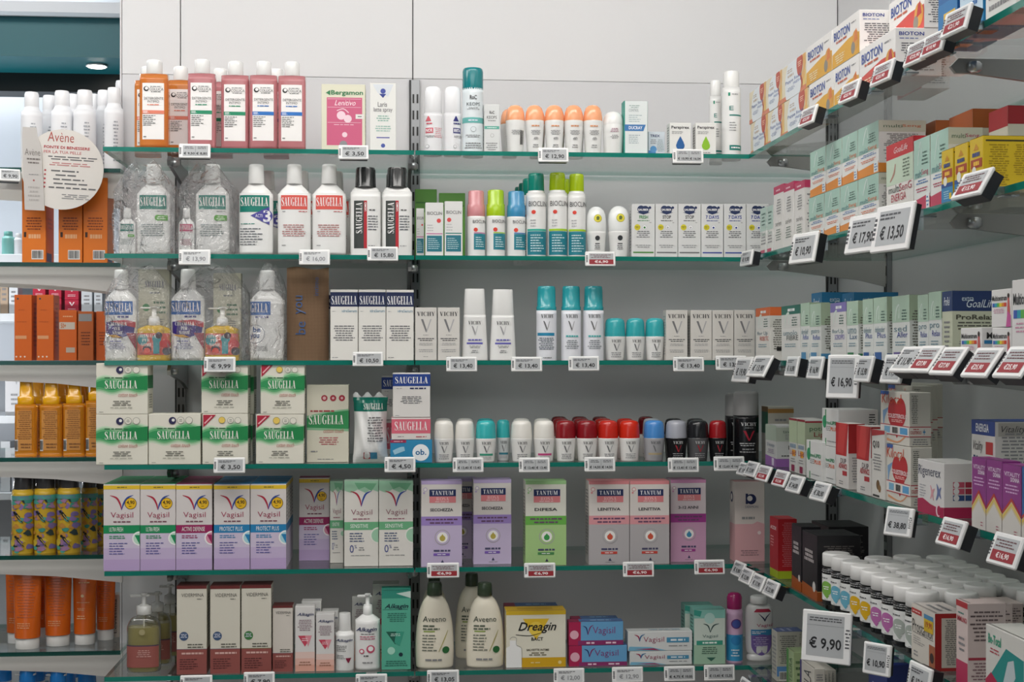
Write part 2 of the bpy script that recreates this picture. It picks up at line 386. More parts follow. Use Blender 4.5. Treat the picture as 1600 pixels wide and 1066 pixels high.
# ------------------------------------------------------------------ bottles, cans, roll-ons
BOT = {}
def kind(k, name, cat, body, cap, n=2.0, ry=1.0, prints=None, bodyc='e9e9e7/g', capc='e9e9e7/g', capn=None, capname='cap', capry=None, rib=0, extra=None, seg=32):
    BOT[k] = dict(name=name, cat=cat, body=body, cap=cap, n=n, ry=ry, prints=prints or [], bodyc=bodyc, capc=capc, capn=capn or 2.0, capname=capname, capry=capry, rib=rib, extra=extra, seg=seg)
GEO = {}
def build_bottle(K, w, h, yaw=0.0):
    key = (id(K), round(w, 3), round(h, 3), round(yaw, 2))
    if key in GEO: return GEO[key]
    rx = w / 2; ry = rx * K['ry']; parts = []
    mb = MB(); body = smooth_prof(K['body'], 3)
    mb.lathe(body, rx, ry, 0, h, K['bodyc'], K['n'], K['seg'])
    fm, asp = curved_face(body, rx, ry, 0, h, K['n'])
    emit(mb, K['prints'], fm, asp, True)
    parts.append((None, mb.mesh('bottle_body')))
    mb = MB(); cr = rx if K['capry'] is None else rx
    mb.lathe(K['cap'], rx, rx * (K['capry'] or 1), 0, h, K['capc'], K['capn'], 48 if K['rib'] else 28, rib=K['rib'])
    parts.append((K['capname'], mb.mesh(K['capname'])))
    if K['extra']:
        for nm, fn in K['extra']:
            mb = MB(); fn(mb, w, h); parts.append((nm, mb.mesh(nm)))
    GEO[key] = parts; return parts
def variant(k, **kw):
    d = dict(BOT[k]); d.update(kw); return d
GROUND = []
def bottle_obj(K, w, h, loc, label, group=None, rz=0):
    K = BOT[K] if isinstance(K, str) else K
    parts = build_bottle(K, w, h)
    root = bpy.data.objects.new(K['name'], None); SC.collection.objects.link(root); root.empty_display_size = .02
    root.location = loc; root.rotation_euler = (0, 0, rz)
    nm = {'spray_can': 'can'}.get(K['name'], 'bottle_body')
    for pn, me in parts: link(pn or nm, me, root)
    tag(root, label, K['cat'], group); root['_h'] = h
    return root
# --- placement on the back run: pixel columns of the left and right edge, pixel row of the top
def pos(x0, x1, ytop, row, dy, on=None, r=0.0, ztab=None, Yf=None):
    Y = (YF if Yf is None else Yf) + dy + r
    xa = onY(x0, 0, Y)[0]; xb = onY(x1, 0, Y)[0]
    z0 = (ztab or SZ)[row] if on is None else on
    return (xa + xb) / 2, Y, z0, xb - xa, onY((x0 + x1) / 2, ytop, Y)[2] - z0
def B(k, x0, x1, ytop, row, label, dy=.02, group=None, rz=0, on=None, Yf=None, ztab=None):
    K = BOT[k] if isinstance(k, str) else k
    r = (x1 - x0) / 1400 * K['ry']
    cx, Y, z0, w, h = pos(x0, x1, ytop, row, dy, on, r, ztab, Yf)
    return bottle_obj(K, w, h, (cx, Y, z0 + .0004), label, group, rz)
TOPZ = {}
def C(prints, base, x0, x1, ytop, row, label, d=.04, dy=.02, group=None, on=None, rz=0, cat='box', name='carton', Yf=None, ztab=None):
    z = None if on is None else TOPZ[on.name] + .0004
    cx, Y, z0, w, h = pos(x0, x1, ytop, row, dy, z, 0, ztab, Yf)
    w -= .0008
    pr = prints(w, h, d) if callable(prints) else prints
    key = (base, repr(pr), round(w, 3), round(h, 3), d)
    if key not in GEO: GEO[key] = carton_mesh(round(w, 3) if rz == 0 and on is None else w, d, h, base, pr, name)
    o = link(name, GEO[key], None, (cx, Y, z0 + .0004), rz)
    tag(o, label, cat, group); TOPZ[o.name] = z0 + .0004 + h
    return o
def CR(prints, base, x0, x1, ytop, row, label, xs=None, d=.05, dx=.02, group=None, on=None, cat='box', name='carton', rz=0, h=None):
    """carton on the right hand run, its front face along x0..x1 in the picture; ytop is taken at x1 (the near end)"""
    X = XR + dx
    Ya = onX(x0, 0, X)[1]; Yb = onX(x1, 0, X)[1]
    z0 = SZ[row] if on is None else TOPZ[on.name] + .0004
    if h is None: h = onX(x1, ytop, X)[2] - z0
    if xs: d = onY(xs, 0, Yb)[0] - X
    d = max(.012, min(d, XW - X - .004))
    w = Ya - Yb - .0008
    pr = prints(w, h, d) if callable(prints) else prints
    o = link(name, carton_mesh(w, d, h, base, pr, name), None, (X, (Ya + Yb) / 2, z0 + .0004), -pi / 2 + rz)
    tag(o, label, cat, group); TOPZ[o.name] = z0 + .0004 + h; o['_h'] = h
    return o
ORD = ['leftmost', 'second from left', 'third from left', 'fourth from left', 'fifth from left', 'sixth from left', 'seventh from left', 'eighth from left']
NUM = {2: 'two', 3: 'three', 4: 'four', 5: 'five', 6: 'six', 7: 'seven', 8: 'eight', 9: 'nine', 10: 'ten'}
def nth(i, n, what):
    o = 'rightmost' if i == n - 1 else ('middle' if n == 3 and i == 1 else ORD[i])
    return '%s of the %s %s' % (o, NUM[n], what)
SHN = ['top shelf', 'second shelf', 'third shelf', 'fourth shelf', 'fifth shelf', 'bottom shelf']
# ---- bottle kinds -------------------------------------------------
NAVY = '1d2a5c'; TEAL = '0b7f74'; GR = '77787a'
kind('detergent', 'detergent_bottle', 'bottle', [(0, .92), (.012, .99), (.05, 1), (.77, 1), (.805, .95), (.82, .8), (.832, .56), (.85, .5)],
     [(.838, .54), (.845, .56), (.975, .55), (.99, .52), (1, .44)], n=4, ry=.62)
def detergent(body, band):
    return variant('detergent', bodyc=body, prints=[R(.13, .10, .87, .73, 'f1eeec'), D(.27, .665, .09, '202020', 2), D(.285, .67, .055, 'f1eeec', 3),
        T('COLLICA', .38, .645, .84, .675, '3c3c3c'), L(.38, .68, .8, .7, 1), L(.38, .625, .8, .64, 1, '333333'), T('DETERGENTE', .2, .545, .84, .572, '4a4a4a'), T('INTIMO', .32, .51, .7, .537, '4a4a4a'),
        L(.22, .475, .8, .5, 1, band), R(.13, .385, .87, .425, band, 2), L(.17, .39, .4, .42, 2, 'ffffff', 3, .4, 'l'), L(.17, .25, .6, .375, 6, '555555', 3, .35, 'l'), L(.16, .12, .3, .14, 1, '555555')])
kind('saugella', 'intimate_wash_bottle', 'bottle', [(0, .9), (.012, .97), (.04, 1), (.62, 1), (.67, .96), (.72, .78), (.76, .55), (.785, .45), (.8, .44)],
     [(.785, .47), (.79, .48), (.97, .44), (.99, .43), (1, .38)], n=2.6, ry=.6)
def saugella(band, tc, small='77787a', acti=False, green=False):
    p = [R(.12, .50, .9, .655, band, 1), T('SAUGELLA', .15, .535, .87, .63, 'f4f4f2', 'f'), L(.14, .47, .3, .485, 1), L(.62, .468, .9, .487, 1, small),
         L(.15, .2, .85, .34, 6, tc), L(.15, .1, .3, .115, 1)]
    if green: p += [D(.66, .405, .09, '5fae3c', 2), R(.66, .375, .93, .435, '5fae3c', 2), L(.62, .385, .88, .425, 2, 'e9f6df', 3)]
    if acti: p = [R(.04, .47, .9, .655, band, 1), T('SAUGELLA', .08, .535, .86, .63, 'f4f4f2', 'f'), P([(.36, .43), (.9, .33), (.9, .53)], '4c4a9c', 2), D(.78, .43, .2, '4c4a9c', 2), T('3', .72, .36, .93, .49, 'f2f2f6', 'b'), T('ACTI', .5, .41, .7, .445, 'f2f2f6'),
         L(.06, .33, .5, .35, 1, band), L(.06, .1, .78, .3, 7, '60646a', 3, .35, 'l')]
    return variant('saugella', prints=p)
kind('uomo', 'intimate_wash_bottle', 'bottle', [(0, .92), (.015, 1), (.66, 1), (.72, .96), (.765, .8), (.79, .6)],
     [(.77, .69), (.78, .7), (.79, .66), (.975, .63), (1, .58)], n=2.6, ry=.6, capc='2a2c2c/g', rib=.03,
     prints=[R(.13, .08, .45, .62, '3a3f3d'), R(.45, .08, .55, .62, 'b3202c'), V('SAUGELLA', .2, .25, .4, .6, 'f0f0ee', 'f'), V('UOMO', .47, .5, .53, .6, 'f0f0ee', 'b'), L(.58, .5, .84, .53, 1, '555555'), L(.58, .28, .92, .46, 6, '60646a', 3, .35, 'l'), L(.58, .1, .8, .12, 1)])
kind('can', 'spray_can', 'can', [(0, .93), (.008, 1), (.7, 1), (.74, .96), (.775, .84), (.8, .78)], [(.79, .8), (.8, .82), (.97, .8), (.99, .77), (1, .7)], capn=2)
BP = lambda band: [T('BIOCLIN', .12, .6, .98, .66, '4b4b4d'), D(.34, .53, .1, 'd9402f'), L(.14, .35, .5, .45, 3, 'b9b9bb'), R(.06, .305, .98, .33, band), R(.06, .02, .98, .3, '1f7f8f'), L(.2, .05, .85, .27, 7, 'cfe6ea', 3, .35, 'l')]
def bioclin_can(cap, band): return variant('can', capc=cap, prints=BP(band))
kind('bioclin_bottle', 'deodorant_bottle', 'bottle', [(0, .93), (.01, 1), (.58, 1), (.6, .97)], [(.6, .98), (.61, 1), (.78, .99), (.8, .9), (.98, .88), (1, .8)], n=2)
def bioclin_b(cap, band): return variant('bioclin_bottle', capc=cap, prints=[T('BIOCLIN', .3, .5, .98, .55, '3b3b3d'), D(.45, .4, .11, 'd9402f'), R(.35, .345, .98, .36, band), R(.35, .1, .98, .34, '1f7f8f'), L(.45, .13, .9, .3, 5, 'cfe6ea', 3, .35, 'l')])
kind('keops', 'spray_can', 'can', [(0, .93), (.008, 1), (.7, 1), (.73, .99), (.74, .95)], [(.735, .99), (.745, 1), (.96, 1), (.99, .94), (1, .86)], capc='0c7c82/g', bodyc='dfe7ea/w',
     prints=[T('RoC', .34, .62, .66, .67, '3c3c3e', 'b'), T('KEOPS', .2, .545, .8, .585, '4c5457'), L(.2, .5, .8, .53, 2), R(0, .345, 1, .41, '67b3ae'), L(.2, .36, .8, .39, 1, 'eef'), D(.5, .27, .13, '9aa4a8'), D(.5, .27, .11, 'dfe7ea', 3), L(.15, .17, .85, .21, 2), L(.1, .04, .9, .12, 3)])
kind('mousse', 'mousse_dispenser', 'bottle', [(0, .94), (.01, 1), (.55, 1), (.59, .97), (.61, .9)], [(.6, .93), (.61, .97), (.93, .9), (.98, .82), (1, .62)], bodyc='e4e4e6/w', capc='f0f0f2/g',
     prints=[])
kind('dome', 'roll_on_deodorant', 'deodorant', [(0, .74), (.02, .8), (.3, .9), (.55, .98), (.66, 1), (.68, .99)], [(.68, 1), (.74, 1), (.86, .92), (.94, .76), (.985, .5), (1, .2)], capc='f7ab7c/g',
     prints=[L(.3, .54, .7, .58, 1, 'd99466', 3, .7), L(.22, .38, .82, .48, 4), T('48h', .4, .28, .66, .34, GR, 'i'), L(.35, .12, .7, .2, 2)])
kind('whitedome', 'roll_on_deodorant', 'deodorant', [(0, .82), (.02, .88), (.4, .99), (.6, 1), (.7, .96)], [(.7, .98), (.8, .98), (.9, .86), (.97, .6), (1, .2)], prints=[L(.3, .5, .7, .6, 3, 'a06a86'), L(.3, .35, .7, .45, 3)])
kind('vrollon', 'roll_on_deodorant', 'deodorant', [(0, .8), (.02, .84), (.3, .93), (.52, 1), (.555, 1), (.57, .96)], [(.56, .99), (.6, 1), (.88, .93), (.95, .85), (.985, .68), (1, .4)],
     prints=[T('VICHY', .3, .43, .72, .49, '4a4a4c', 'f'), P([(.38, .4), (.44, .4), (.53, .25), (.5, .22)], '6a6a6c'), P([(.5, .22), (.53, .22), (.64, .4), (.6, .4)], 'a2a2a4'), L(.2, .08, .8, .2, 4, '8a9a9a')])
def vroll(cap, body='e9e9e7/g', band=None, dark=False):
    p = [T('VICHY', .28, .42, .74, .49, 'c9c9c9' if dark else '4a4a4c', 'f'), P([(.36, .39), (.43, .39), (.53, .24), (.5, .21)], 'a02030' if dark else '6a6a6c'), P([(.5, .21), (.53, .21), (.66, .39), (.62, .39)], 'a02030' if dark else 'a2a2a4')]
    p += [R(.15, .15, .85, .2, band)] if band else []
    p += [L(.2, .06, .8, .13 if band else .2, 3, '9a9a9c')]
    return variant('vrollon', capc=cap, bodyc=body, prints=p)
kind('vcan', 'spray_can', 'can', [(0, .95), (.008, 1), (.62, 1), (.65, .98), (.67, .93)], [(.66, .95), (.67, .98), (.72, 1), (.73, .93), (.95, .9), (.985, .87), (1, .8)], bodyc='e7e8ee/w', capc='2a9da6/g',
     prints=[T('VICHY', .2, .57, .8, .62, '4a4a4c', 'f'), P([(.3, .53), (.37, .53), (.5, .42), (.46, .4)], '6a6a6c'), P([(.46, .4), (.5, .4), (.62, .53), (.59, .53)], 'a2a2a4'), L(.15, .31, .85, .34, 1, '44b2b0', 3, .7), L(.15, .15, .85, .28, 5, '7c8286'), L(.2, .02, .8, .05, 1)])
kind('vtaper', 'deodorant_bottle', 'bottle', [(0, .97), (.01, 1), (.2, .97), (.6, .86), (.63, .84)], [(.625, .83), (.63, .84), (.98, .76), (1, .73)], n=3.2, ry=.6, capn=3.2, capry=.6,
     prints=[T('VICHY', .22, .5, .76, .55, '4a4a4c', 'f'), P([(.36, .48), (.42, .48), (.54, .37), (.5, .35)], '9a9a9c'), P([(.5, .35), (.54, .35), (.62, .48), (.59, .48)], 'c2c2c4'), L(.2, .27, .8, .3, 1, '6d6ab2', 3, .7), R(.18, .225, .8, .25, '5f5cb0'), L(.25, .17, .75, .21, 2), L(.35, .1, .65, .15, 2)])
kind('sauber', 'roll_on_deodorant', 'deodorant', [(0, .8), (.02, .84), (.3, .93), (.46, 1), (.5, .98), (.52, .96)], [(.5, .97), (.53, 1), (.7, 1), (.84, .93), (.93, .76), (.98, .5), (1, .3)], capc='e9ebea/g',
     prints=[D(.5, .37, .12, '33363a'), R(.38, .25, .62, .27, '33363a'), L(.3, .14, .7, .24, 3, '55585c')], extra=[('seal', lambda mb, w, h: emit(mb, [D(.52, .76, .2, 'b8b03c', 1), D(.52, .76, .17, 'e0d43c', 2), D(.52, .77, .08, '5a6a28', 3), L(.4, .72, .64, .75, 1, '5a6a28', 3, .6)], *curved_face([(.5, .97), (.53, 1), (.7, 1), (.84, .93), (1, .3)], w / 2, w / 2, 0, h, 2), True))])
kind('vhomme', 'spray_can', 'can', [(0, .95), (.008, 1), (.6, 1), (.63, .98)], [(.62, .97), (.63, .99), (.96, .97), (.985, .92), (1, .8)], bodyc='17171a/g', capc='a9a9a8/w',
     prints=[T('VICHY', .2, .5, .8, .55, 'd8d8d8', 'f'), L(.3, .46, .7, .485, 1), P([(.28, .43), (.38, .43), (.52, .3), (.48, .28)], 'a82034'), P([(.48, .28), (.52, .28), (.72, .43), (.64, .43)], 'a82034'), L(.15, .2, .75, .26, 2, 'c8c8c8'), L(.15, .1, .8, .18, 2, '9c9c9c')])
def spout(capc, w0, tz):
    def f(mb, w, h):
        r = w * w0
        mb.lathe([(0, 1), (.15, 1), (.2, .5), (1, .5)], r, r, h * tz, h * (.955 - tz), capc, 2, 20)
        mb.box(-w * .42, w * .16, -r * .45, r * .45, h * .95, h * .985, capc, .0015); mb.lathe([(0, .5), (.2, .8), (1, .7)], r, r, h * .965, h * .035, capc, 2, 20)
    return f
kind('handsoap', 'pump_bottle', 'bottle', [(0, .86), (.01, .95), (.06, 1), (.5, 1), (.6, .95), (.68, .74), (.71, .42), (.74, .36)], [(.73, .44), (.735, .46), (.84, .44), (.85, .2)], n=3, ry=.7, bodyc='f2f2ee/c', capc='d9d9d6/g', capname='collar',
     prints=[R(.03, .07, .97, .34, '97564f'), R(.03, .34, .97, .355, '4b3b52'), L(.3, .2, .8, .3, 4, 'd0a29a'), D(.5, .52, .09, 'a39a72')], extra=[('pump_head', spout('d9d9d6/g', .14, .84)), ('liquid', lambda mb, w, h: mb.lathe([(0, .84), (.03, .93), (.1, .95), (.5, .95), (.56, .93)], w / 2, w * .34, .002, h, 'cfc68c/l', 3)), ('dip_tube', lambda mb, w, h: mb.tube([(0, 0, h * .56), (0, 0, h * .74)], .002, 'e6e6e4'))])
kind('alkapump', 'pump_bottle', 'bottle', [(0, .9), (.01, .97), (.03, 1), (.6, 1), (.66, .92), (.705, .6), (.73, .38)], [(.715, .38), (.72, .4), (.84, .36), (.85, .2)], n=2.2, ry=.8, capname='collar',
     prints=[T('Alkagin', .06, .5, .86, .57, NAVY, 'j'), L(.1, .47, .9, .49, 1, '444444'), L(.15, .4, .85, .46, 2, 'c06a80'), D(.62, .28, .16, 'c9506e'), D(.62, .285, .1, 'f3f3f2', 3), D(.28, .25, .1, 'c9506e'), D(.28, .25, .06, 'f3f3f2', 3), L(.3, .08, .7, .12, 1), L(.3, .17, .6, .21, 1, '444444')], extra=[('pump_head', spout('e9e9e7/g', .17, .84))])
kind('alkabottle', 'lotion_bottle', 'bottle', [(0, .9), (.01, .98), (.6, 1), (.65, .9), (.69, .66)], [(.68, .66), (.69, .68), (.97, .62), (1, .58)],
     prints=[T('Alkagin', .06, .5, .9, .56, NAVY, 'j'), L(.1, .33, .7, .45, 4, '666666', 3, .4, 'l'), L(.1, .2, .6, .28, 3, '666666', 3, .4, 'l'), P([(.55, .22), (.85, .22), (.7, .12)], '8a2040')])
kind('aveeno', 'lotion_bottle', 'bottle', [(0, .84), (.01, .93), (.04, .97), (.25, 1), (.5, .93), (.68, .78), (.78, .6), (.83, .42), (.855, .34)], [(.85, .38), (.86, .4), (.97, .38), (1, .34)], n=2.2, ry=.55, bodyc='e9e2cf/w', capc='3c4a38/g',
     prints=[T('Aveeno', .16, .55, .82, .615, '3a4438', 's'), L(.18, .45, .65, .52, 2, '55604f', 3, .5, 'l'), R(.2, .43, .5, .445, '8aa04a'), L(.18, .2, .6, .41, 6, '6a7064', 3, .35, 'l'), L(.15, .08, .8, .13, 1), D(.78, .22, .09, '2c6a38'), RB([(.6, .2, .015), (.75, .35, .03), (.85, .45, .01)], 'a9a060')])
kind('powder', 'talc_bottle', 'bottle', [(0, .8), (.02, .88), (.07, .88), (.1, .76), (.14, .9), (.35, .98), (.7, 1), (.84, .86), (.875, .52), (.9, .5)], [(.885, .6), (.89, .62), (.985, .6), (1, .5)], n=2.2, ry=.6,
     prints=[P([(.25, .76), (.9, .76), (.82, .81), (.33, .81)], 'b5304a'), RB([(.42, .74, .01), (.6, .66, .05), (.64, .62, .03)], '2a2a50'), RB([(.85, .74, .01), (.7, .68, .04), (.64, .62, .03)], '2a2a50'), T('Vagisil', .35, .52, .95, .58, 'b03a64'), R(.16, .4, .9, .49, '3c8fc0'), L(.2, .42, .7, .47, 2, 'e8eef4', 3, .5, 'l'), R(.16, .24, .92, .4, '7a62a8'), D(.54, .25, .38, '7a62a8'), L(.22, .22, .8, .38, 5, 'c4b6da')])
kind('vagspray', 'spray_can', 'can', [(0, .93), (.01, 1), (.68, 1), (.74, .93), (.77, .84)], [(.765, .88), (.78, .93), (.93, .93), (.98, .75), (1, .4)], bodyc='dcb6d6/w', capc='a8286a/g',
     prints=[R(0, .02, 1, .4, '3d9fd0'), D(.5, .56, .3, '6a3a80'), D(.5, .56, .24, '4a5aa8', 3), D(.5, .32, .3, '2f86bf', 2), L(.2, .08, .7, .2, 3, 'e8f4fa')])
kind('dermspray', 'spray_can', 'can', [(0, .94), (.008, 1), (.74, 1), (.79, .92), (.81, .8)], [(.8, .82), (.81, .84), (.985, .82), (1, .76)],
     prints=[R(.24, .7, .34, .74, '0a8a6a'), L(.4, .71, .75, .73, 1), T('E', .3, .53, .5, .58, TEAL, 's'), R(.3, .465, .98, .48, TEAL), L(.3, .28, .7, .4, 4, '888a8c', 3, .3, 'l'), R(.3, .06, .98, .12, TEAL), L(.35, .07, .9, .11, 1, 'ffffff')])
kind('thermal', 'spray_can', 'can', [(0, .94), (.008, 1), (.68, 1), (.74, .9), (.79, .72), (.82, .66)], [(.8, .66), (.82, .7), (.97, .68), (1, .6)], bodyc='e8e9ec/w', capc='eeeef0/g', prints=[L(.55, .1, .8, .6, 12, 'a4a8ae')])
kind('oil', 'oil_spray_bottle', 'bottle', [(0, .92), (.01, 1), (.05, 1), (.63, 1), (.66, .96), (.68, .6), (.7, .5)], [(.68, .74), (.685, .76), (.78, .76), (.79, .6), (.98, .56), (1, .5)], n=4, ry=.55, bodyc='ee9c2c/l', capc='e8a80c/g', capn=3.5, capry=.7,
     prints=[R(.12, .08, .8, .6, 'd09048'), L(.16, .22, .84, .6, 14, '9a6430', 3, .35), BC(.06, .07, .2, .22), L(.3, .1, .8, .18, 2, '8a5a2c')])
kind('sunspray', 'spray_can', 'can', [(0, .94), (.008, 1), (.72, 1), (.77, .94), (.8, .84)], [(.79, .85), (.8, .87), (.94, .86), (.985, .8), (1, .64)], bodyc='c9a52c/w', capc='3a3a3c/g', prints=[])
kind('suntube', 'sun_cream_tube', 'tube', [(.0, .0)], [(0, 0)])
kind('jar', 'supplement_jar', 'jar', [(0, .9), (.02, 1), (.1, 1), (.66, 1), (.72, .94), (.75, .86)], [(.75, .95), (.76, 1), (.97, 1), (.985, .97), (1, .9)], bodyc='16181a/g', capc='ecebe9/w', capname='lid', rib=0)
def jar(col, tint='e9eae8'):
    return variant('jar', prints=[R(.02, .1, .98, .6, tint), T('Vitality', .1, .5, .45, .56, '666668', 'i') if 0 else L(.12, .5, .5, .55, 1, '666668'), D(.4, .33, .26, col), P([(.3, .2), (.55, .2), (.46, .13)], col, 2), L(.25, .3, .58, .38, 2, 'f4f4f4', 3), L(.3, .11, .5, .13, 1), L(.03, .63, .97, .7, 2, 'a8a8a8', 3), L(.8, .12, .97, .58, 14, '8a8a8c')])
kind('yellowpump', 'pump_bottle', 'bottle', [(0, .9), (.02, 1), (.5, 1), (.58, .95), (.62, .7), (.65, .4)], [(.64, .34), (.65, .38), (.78, .32), (.79, .18)], n=3, ry=.6, bodyc='d8b010/g', capname='collar',
     prints=[R(.02, .1, .98, .5, 'd0574a'), D(.2, .38, .16, '2a9098'), D(.62, .4, .13, '2a9098', 2), R(.52, .12, .7, .38, '2a9098', 2), D(.34, .2, .13, '3a2030', 2), D(.34, .17, .1, 'e0402c', 3), D(.86, .3, .14, 'c8242c', 2), D(.9, .17, .12, '2a2030', 2), D(.68, .46, .1, '3a2030', 2), T('CHIAMALA', .06, .42, .6, .48, 'f2ece2', 'f'), T('PER', .2, .34, .42, .4, 'f2ece2', 'f'), T('NOME', .16, .26, .48, .32, 'f2ece2', 'f')],
     extra=[('pump_head', spout('f2f1ea/g', .15, .78))])
# ------------------------------------------------------------------ cartons of the back run
def p_bergamon(w, h, d): return {'F': [T('Bergamon', .22, .82, .95, .91, '2c7a4a', 'b'), P([(.1, .87), (.2, .83), (.2, .91)], '2c7a4a'), R(.12, .08, .93, .8, 'cc5c80'), T('Lenitivo', .3, .68, .78, .76, 'f6e6ec', 'i'), R(.14, .775, .9, .78, 'f0d0da', 3), R(.14, .65, .9, .655, 'f0d0da', 3), D(.45, .53, .1, 'f0d2dc'), D(.6, .48, .09, 'f0d2dc'), RB([(.35, .6, .02), (.5, .63, .02), (.62, .57, .02)], 'f0d2dc'), R(.14, .42, .9, .425, 'f0d0da', 3), L(.2, .38, .85, .4, 1, 'f0d0da'), D(.53, .24, .06, 'f0d2dc'), R(.78, .48, .97, .55, 'e8e4e0', 4), L(.8, .5, .95, .53, 1, '555555', 5), D(.5, .09, .09, '8c8c90', 3)], 'R': [L(.2, .1, .8, .9, 12)]}
def p_laris(w, h, d): return {'F': [P([(.1, .98), (.9, .98), (.7, .8), (.3, .85)], 'd5dae0'), D(.5, .88, .1, '3c4a9c'), P([(.35, .84), (.62, .84), (.5, .78)], '2a3a8c'), T('Laris', .3, .65, .65, .72, '4a4a52'), T('latte spray', .14, .56, .86, .64, '4a4a52'), L(.25, .43, .75, .53, 3, '8ab8a8'), L(.2, .28, .8, .38, 3, '9ac0b4'), R(.25, .19, .75, .205, '4a4aa0'), D(.5, .08, .08, '4a5aa8')], 'R': [L(.2, .1, .8, .9, 12)]}
def p_keops(w, h, d): return {'F': [T('RoC', .35, .8, .66, .86, '333333', 'b'), T('KEOPS', .18, .7, .82, .76, '555555'), L(.2, .64, .8, .68, 1), R(.02, .49, .98, .55, '5fae9e'), L(.2, .5, .8, .535, 1, 'e8f4f0'), D(.52, .36, .12, 'a6a6a6'), D(.52, .36, .1, 'd8dad9', 3), L(.1, .05, .9, .22, 4)], 'R': [L(.2, .1, .8, .8, 10)], 'L': [L(.2, .1, .8, .8, 10)]}
def p_ducray(w, h, d): return {'F': [L(.2, .86, .7, .93, 2, 'a0b4b0'), T('CONTROL', .2, .8, .62, .85, '7a8a8c'), L(.2, .6, .8, .75, 4, '9ab0b4', 3, .3, 'l'), P([(.02, .44), (.82, .44), (.92, .56), (.02, .56)], '3a78b4'), T('DUCRAY', .2, .47, .78, .53, 'eef2f6', 'b'), L(.2, .2, .7, .38, 5, '8a9aa0', 3, .3, 'l'), R(0, 0, .04, 1, '2a9c8c')], 'L': [R(0, 0, 1, 1, '2a9c8c')], 'R': [R(0, 0, 1, 1, '3aa898')]}
def p_perspirex(c): return lambda w, h, d: {'F': [T('Perspirex', .08, .78, .92, .9, '2c2c34', 'b'), L(.1, .64, .8, .74, 3, '8a8a8c', 3, .4, 'l'), D(.5, .28, .2, c), P([(.33, .37), (.67, .37), (.5, .58)], c), L(.2, .04, .8, .1, 1)], 'L': [L(.15, .1, .85, .9, 10)], 'R': [L(.15, .1, .85, .9, 10)]}
def p_smallblue(w, h, d): return {'F': [T('TREX', .1, .78, .7, .88, '2c3c6c', 'b'), R(.0, .0, .45, .25, '4a8ac8'), D(.3, .3, .2, '5a9ad0', 2), L(.5, .2, .95, .7, 8, '9aa', 3), L(.1, .5, .5, .7, 3)]}
def p_bioclin(c): return lambda w, h, d: {'F': [T('BIOCLIN', .1, .77, .92, .83, '3c3c3e'), D(.75 if c != TEAL else .25, .66, .12, 'd84a48'), L(.1, .45, .5, .6, 3, 'b4b4b6', 3, .3, 'l'), R(.05, .405, .95, .425, c), R(.08, .08, .92, .38, '1f7484'), L(.15, .12, .8, .34, 6, 'b8d8de', 3, .35, 'l')], 'R': [R(.1, .08, .9, .38, '1f7484'), L(.2, .5, .8, .9, 8)]}
def p_sauberbox(line, word, c): return lambda w, h, d: {'F': [D(.4, .9, .16, '24345c'), D(.58, .89, .17, '24345c'), D(.78, .93, .06, '24345c'), P([(.2, .84), (.8, .84), (.5, .8)], '24345c'), T('SAUBER', .27, .87, .72, .91, 'f4f4f4', 'b', 4), T(word, .32 if len(word) < 6 else .2, .72, .7 if len(word) < 6 else .8, .785, c, 'b'), L(.2, .67, .8, .7, 1, c), D(.24, .56, .13, 'd8cc2c'), L(.14, .54, .34, .58, 2, '5a5a20'), D(.55, .56, .1, 'c9ccd4'), D(.55, .56, .08, 'f0f0ee', 3), D(.55, .555, .045, c if c != '4a4a4c' else 'b9bac0', 4), L(.75, .64, .85, .66, 1), L(.2, .36, .8, .5, 4, '6a6a70'), L(.15, .17, .85, .24, 2, '9a9a9c'), R(.06, .075, .94, .1, line)], 'L': [L(.15, .1, .85, .9, 14, 'a8a8aa')]}
def p_idra(w, h, d): return {'F': [R(0, .76, 1, .965, '15234e'), T('SAUGELLA', .04, .79, .96, .91, 'f4f4f4', 'f'), L(.05, .685, .2, .7, 1), T('idraSerum', .42, .68, .96, .72, '2c7a9c'), L(.1, .27, .9, .5, 7, '6c6c70'), L(.04, .03, .3, .05, 1)], 'R': [R(0, .76, 1, .965, '15234e')], 'L': [R(0, .76, 1, .965, '15234e'), L(.1, .1, .9, .7, 14)]}
def p_vichy(w, h, d): return {'F': [T('VICHY', .08, .84, .92, .92, '4a4a4a', 'f'), P([(.27, .78), (.37, .78), (.56, .55), (.5, .53)], '78787a'), P([(.5, .53), (.55, .53), (.76, .78), (.7, .78)], 'b0b0b2'), L(.35, .47, .65, .49, 1), L(.1, .36, .9, .43, 2, '4c4c50'), L(.15, .28, .85, .34, 2, 'b0b0b0'), L(.15, .15, .85, .22, 2, 'a8a8a8'), L(.35, .06, .65, .08, 1)], 'L': [L(.1, .1, .9, .9, 14, 'b0b0b0')], 'R': [L(.1, .1, .9, .9, 14, 'b0b0b0')]}
